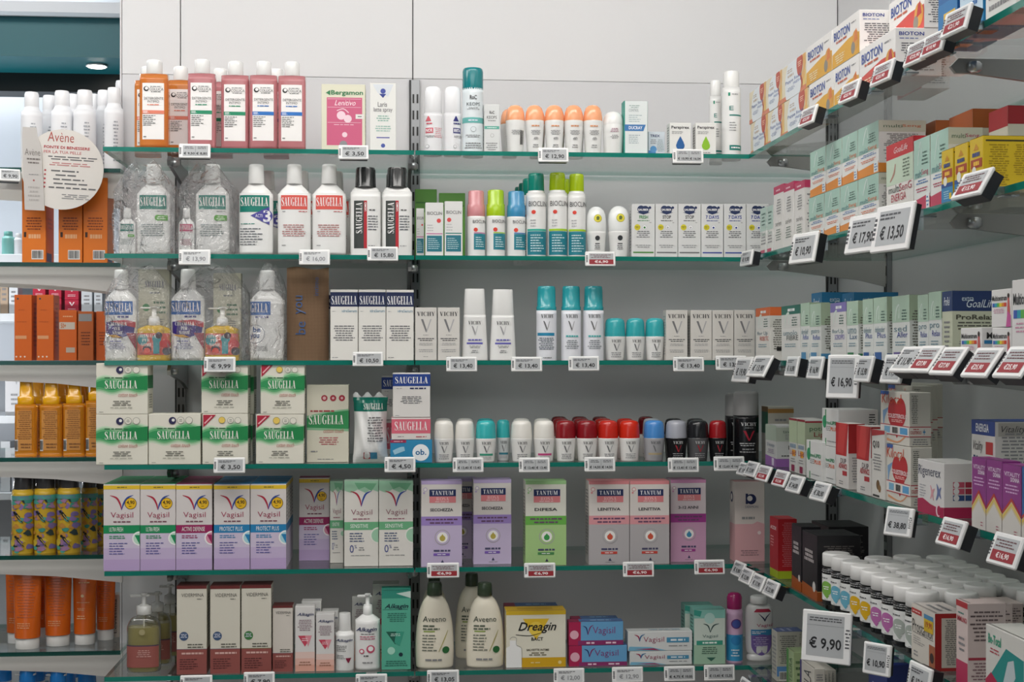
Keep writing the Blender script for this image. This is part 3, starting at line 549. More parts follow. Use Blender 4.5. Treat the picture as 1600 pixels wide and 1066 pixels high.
def p_pads(promo): 
    def f(w, h, d):
        p = []
        # green wash with ragged hair-like edges fading into the cream
        rnd = random.Random(3)
        for (ya, yb, c) in ((.4, .82, 'c9dcc2'), (.43, .79, '9cc89e'), (.46, .76, '5fae74'), (.5, .72, '2f9458')):
            n = 24; up = [(i / n, yb - .1 * (1 - i / n) * (1 if i < 13 else .2) + .035 * sin(i * .45) ) for i in range(n + 1)]; lo = [(i / n, ya + .03 * sin(i * .5 + 1)) for i in range(n + 1)]
            z = {'c9dcc2': 1, '9cc89e': 1.4, '5fae74': 1.8, '2f9458': 2.2}[c]
            for i in range(n): p.append(('p', [lo[i], lo[i + 1], up[i + 1], up[i]], c, z))
        p += [P([(.75, .5), (1, .47), (1, .76), (.55, .7), (.45, .62)], '168246', 2.4)]
        p += [T('SAUGELLA', .17, .50, .8, .66, 'f0efe6', 'f'), L(.16, .7, .62, .725, 1, '3c6c48', 3, .8), T('cotton touch', .43, .34, .8, .42, 'b06a5c', 'i'), L(.3, .16, .7, .27, 3, '5a5a50'), L(.15, .11, .85, .14, 1, '9a9a8c'), L(.04, .03, .16, .05, 1, '5a5a50')]
        if promo: p += [P([(.02, .98), (.3, .98), (.02, .73)], 'b0203a', 2), P([(.06, .8), (.22, .945), (.2, .96), (.04, .82)], 'e8b4ba', 3), D(.43, .875, .075, '9a8a50'), D(.43, .875, .066, 'e8c860', 3)]
        else: p += [D(.46, .865, .072, '2a2850'), D(.475, .875, .03, 'e8e8e0', 3)]
        p += [D(.62, .87, .07, '8a8a80'), D(.62, .87, .062, 'e2dfd2', 3), L(.59, .84, .65, .9, 2, '8a8a80', 4), D(.78, .87, .07, '8a8a80'), D(.78, .87, .062, 'e2dfd2', 3)]
        return {'F': p, 'R': [R(0, .5, 1, .76, '2f7a4c'), L(.15, .1, .85, .4, 6, '8a8a80')], 'L': [R(0, .5, 1, .76, '2f7a4c')], 'T': [L(.2, .3, .8, .7, 2, '8a8a80')]}
    return f
def p_slip(w, h, d): return {'F': [D(.42, .83, .075, 'a02838'), D(.63, .83, .075, 'a02838'), D(.84, .83, .075, 'a02838'), D(.42, .83, .04, 'd8b0b0', 3), D(.63, .83, .03, 'd8b0b0', 3), D(.84, .83, .03, 'd8b0b0', 3), P([(0, .42), (1, .4), (1, .69), (.5, .66), (0, .6)], '86b890', 1), P([(0, .45), (1, .43), (1, .67), (.5, .64), (0, .57)], '2f8a50', 1.6), T('SAUGELLA', .05, .49, .88, .61, 'f0efe6', 'f'), L(.04, .65, .7, .675, 1, 'a03a40', 3, .8), T('cotton touch', .4, .38, .88, .44, 'b06a5c', 'i'), L(.25, .22, .8, .33, 4, 'b05058'), L(.05, .12, .3, .16, 1), L(.2, .03, .7, .05, 1)], 'R': [R(0, .43, 1, .66, '2f7a4c')], 'L': []}
def p_blue(w, h, d): return {'F': [R(0, .7, 1, .97, '1c3f8c'), T('SAUGELLA', .06, .76, .94, .91, 'f0f0f0', 'f'), L(.1, .64, .25, .66, 1), L(.42, .63, .92, .67, 1, NAVY, 3, .8), L(.2, .3, .8, .48, 5, '5a5a60'), L(.05, .03, .2, .05, 1)], 'L': [R(0, .7, 1, .97, '1c3f8c')], 'R': [R(0, .7, 1, .97, '1c3f8c')]}
def p_pinkbox(w, h, d): return {'F': [R(0, .28, 1, .93, 'd9687a'), T('SAUGELLA', .08, .42, .92, .82, 'f6eeee', 'f'), L(.12, .1, .35, .18, 1), L(.6, .08, .92, .18, 1, 'b04050')], 'L': [R(0, .28, 1, .93, 'd9687a')], 'T': [R(0, 0, 1, 1, 'e0a8ae')]}
def p_ob(w, h, d): return {'F': [R(0, .88, .38, 1, 'a02a50', 2), L(.05, .91, .33, .97, 1, 'f0d0d8'), RB([(.08, .45, .11), (.25, .58, .12), (.34, .62, .1)], '9cc8dc'), D(.73, .45, .2, 'eef2f4'), T('ob.', .6, .34, .86, .6, '1c6a9c', 'b'), L(.08, .1, .4, .3, 2, '5aa0c0')], 'T': []}
VC = {'g': ('128a55', 'ULTRA FRESH', 'bfe2cc'), 'm': ('98205a', 'ACTIVE DEFENSE', 'd890a8'), 'b': ('1f7fb4', 'PROTECT PLUS', 'a8d4de')}
def p_vagisil(k):
    c, word, ring = VC[k]
    def f(w, h, d):
        p = [R(0, 0, 1, .13, 'b9a2cc', .6), R(0, .13, 1, .26, 'c3b2d3', .6), R(0, .26, 1, .43, 'cdc2d8', .6), R(0, .94, 1, .985, 'e4bf2c'), L(.3, .952, .72, .975, 1, '7a6a20'), RB([(.18, .87, .012), (.36, .84, .05), (.46, .77, .045), (.5, .7, .015)], 'b0203c'), RB([(.82, .87, .012), (.66, .84, .05), (.55, .77, .045), (.5, .7, .015)], '28489c', 2.2), D(.75, .775, .165, '4c3a20', 2.4), D(.75, .775, .15, 'e8b81c', 3), T('4,90', .64, .76, .86, .81, '40300c', 'b', 4), L(.68, .735, .82, .75, 1, '40300c', 4),
             T('Vagisil', .2, .595, .82, .675, 'a02850', 'n'), L(.2, .555, .82, .575, 1, '7a4a58', 3, .7), R(0, .43, 1, .525, c), T(word, .16, .452, .54 if k == 'g' else .8, .502, 'f0f4f0'), D(.99, .37, .2, 'f2f2f2', 2), D(.99, .37, .16, ring, 3), P([(.86, .41), (1, .41), (1, .3)], c, 4), L(.16, .365, .62, .41, 2, c, 3, .45, 'l'), L(.16, .18, .72, .33, 5, '5a5a9c', 3, .35, 'l')]
        return {'F': p, 'T': [R(0, 0, 1, 1, c)], 'R': [R(0, .43, 1, .525, c), R(0, .94, 1, .985, 'e4bf2c'), R(0, 0, 1, .43, 'cdc2d8', .6), L(.15, .55, .85, .9, 8)], 'L': []}
    return f
def p_sensitive(w, h, d): return {'F': [P([(0, .89), (.2, .86), (.4, .9), (.62, .86), (.8, .9), (1, .87), (1, 1), (0, 1)], '9cc8aa', 1), P([(.3, .98), (.42, .9), (.6, .93), (.8, .88), (.95, .97)], '72b088', 1.6), RB([(.18, .88, .012), (.36, .85, .05), (.46, .78, .045), (.5, .7, .015)], 'b0203c'), RB([(.8, .88, .012), (.64, .85, .05), (.55, .78, .045), (.5, .7, .015)], '28489c', 2.2), T('Vagisil', .2, .585, .82, .665, '8c5060', 'n'), L(.15, .54, .85, .57, 1, 'a06a78'), R(0, .425, 1, .52, '6aae80'), T('SENSITIVE', .18, .45, .7, .495, 'eef6f0'), L(.16, .28, .62, .4, 4, '4a5a7c', 3, .4, 'l'), D(1, .36, .24, 'e4e4dc', 2), D(1, .36, .2, '9cc8aa', 3), T('0', .16, .16, .28, .25, '3c4a8c'), T('%', .3, .21, .37, .25, '3c4a8c'), L(.42, .18, .6, .23, 2), L(.15, .12, .8, .135, 1)], 'R': [R(0, .425, 1, .52, '6aae80'), L(.15, .55, .85, .9, 8)], 'L': [R(0, .425, 1, .52, '6aae80')], 'T': [R(0, 0, 1, 1, 'b9d0c0')]}
def p_tantum(body, band, word, ic, tag_, chip):
    def f(w, h, d):
        p = [R(0, 0, 1, .58, body, .6), R(0, .96, 1, 1, chip), D(.1, .9, .05, chip), D(.1, .9, .035, 'ece8e2', 3), D(.07, .86, .025, chip, 3), R(.2, .82, .85, .9, '1c2c5c', 2), T('TANTUM', .26, .835, .79, .885, 'f0f0f0', 'f'), R(.2, .745, .85, .82, 'dc8488', 2), T('ROSA', .37, .77, .68, .81, 'f0c4c4', 'f'), L(.3, .75, .75, .765, 1, 'f0dede'), T(word, .22, .645, .78, .68, '33333a', 'b'), R(0, .48, 1, .585, band), L(.05, .49, .95, .57, 2, '6a4a6a', 3, .45), D(.52, .34, .19, 'aaa6a8'), D(.52, .34, .172, body, 3), D(.52, .34, .13, 'f0eeea', 4), D(.52, .33, .07, ic, 5), P([(.47, .345), (.57, .345), (.52, .38)], ic, 5), L(.26, .17, .76, .2, 1, '4a4a6a', 3, .7), R(.3, .125, .7, .155, tag_, 2), L(.38, .13, .62, .15, 1, 'f0f0f0'), P([(.48, .045), (.56, .045), (.52, .08)], '3a3a5c', 3), L(.4, .02, .64, .035, 1)]
        return {'F': p, 'L': [R(0, 0, 1, .58, body, .6), L(.15, .1, .85, .9, 20, '7a7078')], 'T': [R(0, 0, 1, 1, chip)], 'R': [R(0, 0, 1, .58, body, .6), R(0, .48, 1, .585, band)]}
    return f
def p_doxy(w, h, d): return {'F': [R(0, 0, 1, .47, 'd3a2a6', .6), P([(.0, .47), (.6, .47), (.75, .5), (1, .47), (1, .44), (0, .44)], 'd3a2a6', .8), D(.55, .78, .17, '1c2450'), D(.5, .79, .09, 'dcd6d0', 3), R(.36, .72, .44, .85, '1c2450', 2), T('DERMON', .35, .67, .78, .7, '6a6a80'), L(.2, .52, .7, .57, 1, '8a8a8a', 3, .6), D(.82, .36, .06, 'ead8d6'), L(.15, .07, .85, .15, 3, '9a7a80')], 'L': [R(0, 0, 1, .47, 'd3a2a6', .6), D(.4, .8, .25, '1c2450'), D(.4, .8, .15, 'dcd6d0', 3)], 'T': [R(0, 0, 1, 1, 'c08a8c')]}
def p_vid(dot, small=False): return lambda w, h, d: {'F': [R(0, 0, 1, .28, '94524c', 1), R(.0, .28, 1, .285, '6a7a4a' if dot == '3c7a40' else '5a4a6c', 1.5), R(0, .965, 1, 1, '6a2a28', 1), T('VIDERMINA', .16, .875, .9, .915, '3c3a38', 'n'), L(.62, .84, .9, .86, 1, '6a6a60'), L(.3, .29, .95, .35, 2, '5a5a50')] + ([] if small else [D(.24, .43, .15, dot), L(.12, .41, .36, .46, 3, 'd8dce8')]) + [L(.15, .22, .9, .25, 1, 'd8b0a8', 3, .7), L(.1, .05, .7, .18, 5, '5a2c2c', 3, .4, 'l')], 'T': [R(0, 0, 1, 1, '5c2422')], 'R': [R(0, 0, 1, .28, '94524c', 1), L(.15, .35, .85, .9, 16)], 'L': []}
def p_alk(g=False):
    if g: return lambda w, h, d: {'F': [P([(0, .9), (1, .9), (1, 1), (0, 1)], '2f8c7a', 1), P([(.5, .96), (1, .99), (1, .9), (.75, .93)], 'c8dcd4', 2), T('Alkagin', .1, .755, .92, .83, '16303c', 'j'), R(.05, .755, .9, .76, '16303c'), L(.15, .6, .9, .72, 5, '2c6c60'), P([(.15, .48), (.78, .48), (.46, .32)], '1c5c4c'), P([(.5, .48), (.78, .48), (.62, .3), (.44, .34)], '3c9c84', 3), L(.3, .42, .65, .46, 2, 'c8e8dc', 4), D(.33, .24, .13, 'a8dcc8'), D(.66, .19, .07, '16303c'), L(.1, .04, .9, .12, 3, '2c6c60')], 'T': [R(0, 0, 1, 1, '2f8c7a')], 'L': []}
    return lambda w, h, d: {'F': [R(0, 0, 1, .1, 'e2a896', .6), R(0, .1, 1, .2, 'e6b8aa', .6), R(0, .2, 1, .3, 'e6c9c0', .6), T('Alkagin', .1, .84, .95, .9, NAVY, 'j'), L(.12, .62, .9, .8, 7, '8a6a78'), P([(.14, .55), (.85, .55), (.5, .38)], 'c9465c'), P([(.5, .55), (.85, .55), (.66, .38)], 'e0909c', 3), L(.3, .46, .7, .52, 2, 'f4dce0', 4), L(.15, .08, .85, .16, 2, 'a0705c')], 'T': [], 'L': [L(.2, .1, .8, .9, 16)], 'R': [L(.2, .1, .8, .9, 16)]}
def p_drea(w, h, d): return {'F': [R(0, 0, 1, .17, 'd8a81c', 1), R(0, .93, 1, 1, 'd8b42c', 1), P([(.28, .86), (.72, .86), (.5, .48)], 'e8c030', 1), D(.5, .68, .12, 'f0d050', 1.5), P([(.0, .0), (.26, .0), (.25, .34), (.18, .38), (.16, .48), (.06, .48), (.06, .38), (0, .35)], 'f4f4f2', 2), RB([(.06, .5, .004), (.1, .54, .006), (.17, .52, .006), (.17, .4, .006), (.26, .33, .006), (.26, .05, .006)], '8a8a8c'), T('Dreagin', .2, .6, .84, .8, '1c1c1c', 'j'), RB([(.16, .58, .01), (.4, .56, .012), (.62, .62, .006)], '1c1c1c', 3), T('BACT', .42, .47, .62, .53, '1c1c1c', 'b'), T('SALVIETTE INTIME', .34, .29, .72, .325, '3a3020', 'b'), L(.38, .2, .68, .27, 2, '5a5030'), L(.38, .06, .6, .1, 1, 'f0e0a0'), D(.9, .08, .03, 'f0d890')], 'T': [R(0, 0, 1, 1, 'd0a82c'), R(.2, .3, .8, .7, 'b89020', 2)], 'L': [R(0, 0, 1, 1, 'e0d8b8')]}
def p_crema(w, h, d): return {'F': [R(0, 0, .22, 1, 'b02452', 1), D(.1, .45, .08, 'e8b0c0'), R(.17, 0, 1, .2, '8c3068', 2), L(.3, .05, .5, .14, 1, 'f0d0e0', 3, .8), L(.65, .05, .9, .14, 1, 'f0d0e0', 3, .8), RB([(.26, .82, .006), (.32, .74, .02), (.35, .45, .01)], '1c2c6c'), RB([(.45, .86, .006), (.39, .75, .02), (.35, .45, .01)], '8c2468'), T('Vagisil', .44, .4, .85, .78, '8a3a7c', 'n')], 'T': [R(0, 0, 1, 1, '4a6a9c'), R(0, 0, .2, 1, '8c2448', 2), L(.3, .2, .9, .8, 1, '8ab0d0')], 'L': [R(0, 0, 1, 1, 'a02850')], 'R': []}
def p_whitebox(w, h, d): return {'F': [P([(0, .02), (.6, .02), (.35, .2), (.02, .24)], '7cb8d4', 1), P([(.1, .1), (.5, .02), (.4, .14)], 'a0385c', 1.5), RB([(.1, .84, .006), (.16, .74, .02), (.18, .5, .01)], 'a02850'), RB([(.26, .86, .006), (.2, .75, .02), (.18, .5, .01)], '2c6c9c'), T('Vagisil', .24, .38, .56, .72, '9c3058', 'n'), R(.6, .42, .95, .68, '4c94b8', 2), L(.63, .48, .92, .62, 1, 'e8f0f4', 3, .7), L(.6, .2, .95, .3, 1)], 'T': [L(.3, .3, .9, .7, 2, '8ab0c0')], 'L': [], 'R': []}
def p_vgreen(w, h, d): return {'F': [R(0, 0, 1, .35, 'a6c8ae', .6), R(0, .84, 1, 1, '8cc8bc', 1), P([(0, .9), (.2, .87), (.25, .97), (0, 1)], '3c9c8c', 2), D(.5, .84, .17, 'b8dcd4', 1.6), RB([(.3, .74, .012), (.45, .7, .04), (.52, .58, .015)], '2a4a48'), RB([(.8, .74, .012), (.62, .7, .04), (.52, .58, .015)], '2a4a48'), T('Vagisil', .27, .47, .76, .54, '2c5c5c', 'n'), R(.08, .35, .92, .43, '3c9c84', 2), L(.15, .37, .85, .41, 1, 'eef6f0', 3, .8), L(.2, .18, .8, .32, 4, '4a6a5a'), P([(.4, .12), (.7, .12), (.55, .05)], '3c6c5c', 2)], 'T': [R(0, 0, 1, 1, '7cc0b4')], 'L': [R(0, 0, 1, 1, '8cc8bc'), L(.15, .1, .85, .9, 12, '4a7a70')], 'R': []}
# ------------------------------------------------------------------ the room
def slab(name, x0, x1, y0, y1, z0, z1, key, kind='structure', label=None, cat=None, c=0, group=None):
    mb = MB(); cx, cy = (x0 + x1) / 2, (y0 + y1) / 2
    mb.box(x0 - cx, x1 - cx, y0 - cy, y1 - cy, 0, z1 - z0, key, c)
    o = link(name, mb.mesh(name), None, (cx, cy, z0)); tag(o, label, cat, group, kind); return o
XL = onY(190, 0, YW)[0]         # left end of the panelled back wall
FAR = 5.6
slab('floor', -4.5, XW + .1, -3, FAR + .1, -.05, 0, '8d8780/wall')
slab('ceiling', -4.5, XW + .1, .2, FAR + .1, 3.0, 3.05, 'e6e8ea/wall')
def wall_back():
    mb = MB(); seamz = onY(650, 123, YW)[2]
    cuts = [XL, onY(282, 0, YW)[0], onY(645, 0, YW)[0], XW]
    g = .0012
    for a, b in zip(cuts[:-1], cuts[1:]):
        mb.box(a + g, b - g, YW, YW + .02, seamz + g * .35, 3.0, 'dcdcdd/wall', .0008)
        mb.box(a + g, b - g, YW, YW + .02, 0, seamz - g * .35, 'd2d2d4/wall', .0008)
    mb.box(XL, XW, YW + .02, YW + .1, 0, 3.0, '3a3a3a/wall')
    mb.box(XL - .004, XL, YW, YW + .42, 0, 3.0, 'd8d8d9/wall')
    o = link('wall_back', mb.mesh('wall_back')); tag(o, 'white laminate back wall in large panels with dark joints', kind='structure')
wall_back()
def wall_right():
    mb = MB(); seamz = onY(650, 123, YW)[2]
    cuts = [1.0, 2.075, 3.127, YW]; g = .0012
    for a, b in zip(cuts[:-1], cuts[1:]):
        mb.box(XW, XW + .02, a + g, b - g, seamz + g, 3.0, 'dcdcdd/wall', .0008)
        mb.box(XW, XW + .02, a + g, b - g, 0, seamz - g, 'c4c5c7/wall', .0008)
    mb.box(XW + .02, XW + .1, 1.0, YW + .1, 0, 3.0, '3a3a3a/wall')
    o = link('wall_right', mb.mesh('wall_right')); tag(o, 'grey white panelled wall behind the right hand shelves', kind='structure')
wall_right()
slab('wall_far', -4.5, XW + .1, FAR, FAR + .1, 0, 3, 'cfd5dd/wall')
# teal soffit with a recessed downlight, over the left bay
def soffit():
    mb = MB(); Y0, Y1 = 4.1, 4.34
    zb = onY(100, 89, Y0)[2]; zt = onY(100, 27, Y0)[2]
    x1 = onY(190, 0, 4.3)[0] + .3
    mb.box(-3.6, x1, Y0, Y1, zb, zt, '005f68/wall'); mb.box(-3.6, x1, Y1, Y1 + .1, zb - .055, zb + .05, '0a1416/wall')
    mb.box(-3.6, x1, Y0 - .06, Y1, zt, zt + .03, 'dfe3e8/wall')
    o = link('trim_1', mb.mesh('trim_1')); tag(o, 'deep teal soffit above the left bay', kind='structure')
    c = onY(151, 100, 4.2); mb = MB()
    mb.lathe([(0, 1), (.5, 1), (1, .9)], .03, .03, -.006, .006, 'e8e8e8/w'); r = bpy.data.objects.new('recessed_downlight', None); SC.collection.objects.link(r); r.location = (c[0], 4.2, zb)
    link('housing_ring', mb.mesh('housing_ring'), r)
    mb = MB(); mb.lathe([(0, 1), (1, .9)], .025, .025, -.008, .002, 'fff6e8/e'); link('lamp', mb.mesh('lamp'), r)
    tag(r, 'small round downlight glowing in the teal soffit', 'lamp')
soffit()
# uprights with slots
def upright(x, y, z0, z1, label, axis='y', w=.022):
    mb = MB(); mb.box(-w / 2, w / 2, -.012, 0, 0, z1 - z0, '8f9193/m', .001)
    z = .02
    while z < z1 - z0 - .03:
        for s in (-1, 1): mb.box(s * .005 - .0022, s * .005 + .0022, -.0128, -.0115, z, z + .022, '0c0c0c')
        z += .04
    mb.box(-w / 2 - .004, -w / 2, -.008, 0, 0, z1 - z0, '161616')
    o = link('shelf_upright', mb.mesh('shelf_upright'), None, (x, y, z0), 0 if axis == 'y' else -pi / 2); tag(o, label, 'shelf support', 'slotted uprights that carry the glass shelves'); return o
ztop_up = onY(645, 126, YW)[2]
upright(onY(649, 0, YW - .001)[0], YW, .3, ztop_up, 'slotted metal upright rising in the middle of the back wall')
upright(XW - .016, YW, .3, onY(1300, 140, YW)[2], 'slotted metal upright in the corner beside the right hand wall')
upright(onY(284, 0, YW)[0], YW, .3, SZ[0] - .02, 'slotted metal upright behind the left half of the shelves')
upright(XW, 3.127, .3, SZ[0], 'slotted upright on the right wall near the corner', 'x')
upright(XW, 2.075, .3, SZ[0], 'slotted upright on the right wall farther from the corner', 'x')
# glass shelves: back run, right run, left bay
def shelf(x0, x1, y0, y1, z, label, front, group):
    mb = MB(); cx, cy = (x0 + x1) / 2, (y0 + y1) / 2; X0, X1, Y0, Y1 = x0 - cx, x1 - cx, y0 - cy, y1 - cy; c = .0008
    e = '148272/edge' if front != 'L' else '0c4a42/edge'
    mb.add([(X0, Y0, -GT), (X1, Y0, -GT), (X1, Y1, -GT), (X0, Y1, -GT), (X0, Y0, 0), (X1, Y0, 0), (X1, Y1, 0), (X0, Y1, 0)], [(4, 5, 6, 7), (3, 2, 1, 0)], 'fafcfb/glass')
    mb.add([(X0, Y0, -GT), (X1, Y0, -GT), (X1, Y1, -GT), (X0, Y1, -GT), (X0, Y0, 0), (X1, Y0, 0), (X1, Y1, 0), (X0, Y1, 0)], [(0, 1, 5, 4), (3, 0, 4, 7)] if front != 'R' else [(3, 0, 4, 7), (0, 1, 5, 4)], e)
    mb.add([(X0, Y0, -GT), (X1, Y0, -GT), (X1, Y1, -GT), (X0, Y1, -GT), (X0, Y0, 0), (X1, Y0, 0), (X1, Y1, 0), (X0, Y1, 0)], [(1, 2, 6, 5), (2, 3, 7, 6)], 'b8d8d0/glass')
    o = link('glass_shelf', mb.mesh('glass_shelf'), None, (cx, cy, z)); tag(o, label, 'shelf', group); return o
xm = onY(648, 0, YF)[0]
XLs = onY(163, 0, YF)[0]
WHAT_L = ['pink and orange detergent bottles', 'white wash bottles with red and teal labels', 'bagged bottle sets and navy topped cartons', 'green and cream pad packs', 'lilac cartons with V logos', 'brown and cream cartons and clear pump bottles']
WHAT_R = ['orange capped roll-ons', 'lime capped spray cans', 'turquoise capped cans', 'row of red and white roll-ons', 'tall two-tone cartons', 'cream lotion bottles and the yellow wipes box']
WHAT_W = ['orange and yellow paper cartons', 'mint and orange cartons', 'pale green supplement cartons', 'heart printed and magenta cartons', 'white lidded dark jars', 'pale green and white cartons at the bottom']
for i, z in enumerate(SZ):
    shelf(XLs + (.0 if i != 0 else -.003), xm - .0015, YF, YW - .014, z, 'left glass shelf holding the ' + WHAT_L[i], 'F', 'glass shelves of the back wall')
    shelf(xm + .0015, XW - .03, YF, YW - .014, z, 'glass shelf holding the ' + WHAT_R[i], 'F', 'glass shelves of the back wall')
    shelf(XR, XW - .002, 1.35, YF - .001, z, 'right wall glass shelf under the ' + WHAT_W[i], 'R', 'glass shelves of the right wall')
XLL = onY(188, 0, YL)[0]
WHAT_B = ['white spray cans behind the round sign', 'tall orange cartons under the round sign', 'orange cartons in front of red boxes', 'amber oil spray bottles', 'floral yellow spray cans', 'orange cream tubes standing on white caps']
for i, z in enumerate(LZ):
    shelf(-1.75, XLL, YL, YL + .36, z, 'left bay glass shelf with the ' + WHAT_B[i], 'L', 'dark edged glass shelves of the left bay')
# brackets
def bracket(loc, rz, length, col, label, group):
    mb = MB(); h0, h1 = .022, .06; t = .004
    pts = [(0, -.012), (.012, 0), (length, 0), (length, -h1), (length * .75, -h1 * .72), (.03, -h0), (.008, -h0)]
    vs = [(x, -t, z) for x, z in pts] + [(x, t, z) for x, z in pts]; n = len(pts)
    mb.add(vs, [tuple(range(n)), tuple(range(n, 2 * n))[::-1]] + [(i, i + n, (i + 1) % n + n, (i + 1) % n) for i in range(n)], col)
    root = link('shelf_bracket', mb.mesh('shelf_bracket'), None, loc, rz)
    tag(root, label, 'bracket', group)
    mb = MB(); mb.lathe([(0, .5), (.2, 1), (.8, 1), (1, .7)], .011, .011, -.008, .016, 'b9bbbd/m', 2, 16)
    o = link('clamp_screw', mb.mesh('clamp_screw'), root, (.035, -.008, -.014)); return root
for i, z in enumerate(SZ):
    for y, w in ((3.127, 'near the corner'), (2.075, 'far from the corner')):
        bracket((XR + .03, y, z - GT - .0005), 0, XW - XR - .032, '8f8f8d/w', 'grey bracket %s below shelf of %s' % (w, WHAT_W[i].replace(' at the bottom', '')), 'grey brackets under the right wall shelves')
    for px, w in ((269, 'left'), (640, 'middle')):
        x = onY(px, 0, YF + .1)[0]
        bracket((x, YF + .05, z - GT - .0005), pi / 2, YW - YF - .064, '8f9193/m', 'grey %s bracket below the %s' % (w, WHAT_L[i]), 'grey brackets under the back wall shelves')
for i, z in enumerate(LZ):
    for k, yy in enumerate((YL + .03, YL + .31)):
        bracket((-1.26, yy, z - GT - .0005), 0, XLL + 1.26, 'c9c6c2/w', 'white %s bracket under the %s' % (('front', 'rear')[k], WHAT_B[i]), 'white brackets of the left bay')
# ------------------------------------------------------------------ electronic price tags
def tag_mesh(w, h, prices, style):
    """returns body mesh and screen mesh, middle of the back at the origin, facing -Y"""
    mb = MB(); t = .016; kk = .004 + .008
    mb.box(-w / 2, w / 2, -t, -.010, -h / 2, h / 2, 'f1f1f0/g', .0018); mb.box(-w / 2 + .003, w / 2 - .003, -.010, .006 if h < w * .8 and h < .06 else -.001, -h / 2 + .002, h / 2 - .003, '1c1d22')
    fm = lambda u, v, e: ((u - .5) * w, -t - e, (v - .5) * h)
    tall = h > w * .8
    m = .09
    if tall: ops = [L(.88, .3, .99, .7, 6, '55565a')]
    else: ops = [L(.02, .25, .09, .75, 5, '55565a', 3, .6)]
    emit(mb, ops, fm, h / w); body = mb.mesh('tag_housing')
    mb = MB(); gx0, gx1, gy0, gy1 = (.1, .86, .12, .92) if tall else (.13, .93, .13, .87)
    col = 'b3b6b8' if style != 'light' else 'd6d8d9'
    tc = '26272a' if style != 'light' else '8c8e92'
    fm2 = lambda u, v, e: ((gx0 + u * (gx1 - gx0) - .5) * w, -t - .0001 - e, (gy0 + v * (gy1 - gy0) - .5) * h)
    ops = [R(0, 0, 1, 1, col, 1)]
    if style == 'red': ops += [R(0, 0, 1, .44, '96242e', 2), L(.04, .55, .9, .92, 3, '6a4448'), T(prices[0], .22, .08, .78, .36, 'f4e8e8', 'b', 4)]
    elif len(prices) == 2: ops += [L(.04, .66, .46, .92, 2, '55565a'), L(.54, .66, .96, .92, 2, '55565a'), R(.495, .05, .505, .95, '66686a', 2), T(prices[0], .04, .1, .47, .38, tc, 'b'), T(prices[1], .53, .1, .96, .38, tc, 'b')]
    elif tall: ops += [L(.05, .83, .95, .95, 2, '55565a'), R(0, .74, 1, .745, '66686a', 2), T(prices[0], .08, .14, .94, .46, tc, 'b')]
    else: ops += [L(.04, .72, .8, .94, 2, '55565a', 3, .5, 'l'), T(prices[0], .12, .1, .9, .56, tc, 'b')]
    emit(mb, ops, fm2, h / w * .9); return body, mb.mesh('tag_screen')
TG = 'electronic price tags clipped to the shelf edges'
def price(loc, w, h, prices, style, label, rot):
    key = ('tag', round(w, 3), round(h, 3), tuple(prices), style)
    if key not in GEO: GEO[key] = tag_mesh(w, h, prices, style)
    b, s = GEO[key]
    root = bpy.data.objects.new('price_tag', None); SC.collection.objects.link(root); root.location = loc; root.rotation_euler = rot; root.empty_display_size = .02
    link('tag_housing', b, root); link('tag_screen', s, root)
    tag(root, label, 'price tag', TG)
    return root
def clip(root, dirx):
    """clear clip from the tag's back to the glass edge; dirx: the tag hangs on the right run"""
    x, y, z = root.location; zs = min(SZ, key=lambda q: abs(q - .005 - z)); g = (XR - x) if dirx else (YF - y)
    mb = MB(); lo = min(0, zs - GT - z) - .002
    def bx(a, b, z0, z1):
        if dirx: mb.box(a, b, -.012, .012, z0, z1, 'dfe6ea/c')
        else: mb.box(-.012, .012, a, b, z0, z1, 'dfe6ea/c')
    bx(-.001, g - .0004, lo, max(zs - z, lo + .01)); bx(g - .0004, g + .02, zs - GT - z - .003, zs - GT - z - .0006)
    o = link('shelf_clip', mb.mesh('shelf_clip'), root); o.rotation_mode = 'QUATERNION'
    o.rotation_quaternion = root.rotation_euler.to_quaternion().inverted()
def PT(x0, x1, y0, y1, prices, style, label):
    Y = YF - .015
    a = onY(x0, (y0 + y1) / 2, Y); b = onY(x1, (y0 + y1) / 2, Y); w = round(b[0] - a[0], 3); h = round(onY(x0, y0, Y)[2] - onY(x0, y1, Y)[2], 3)
    clip(price(((a[0] + b[0]) / 2, Y, a[2]), w, h, prices, style, label, (radians(-7), 0, 0)), False)
G_ = 'grey'
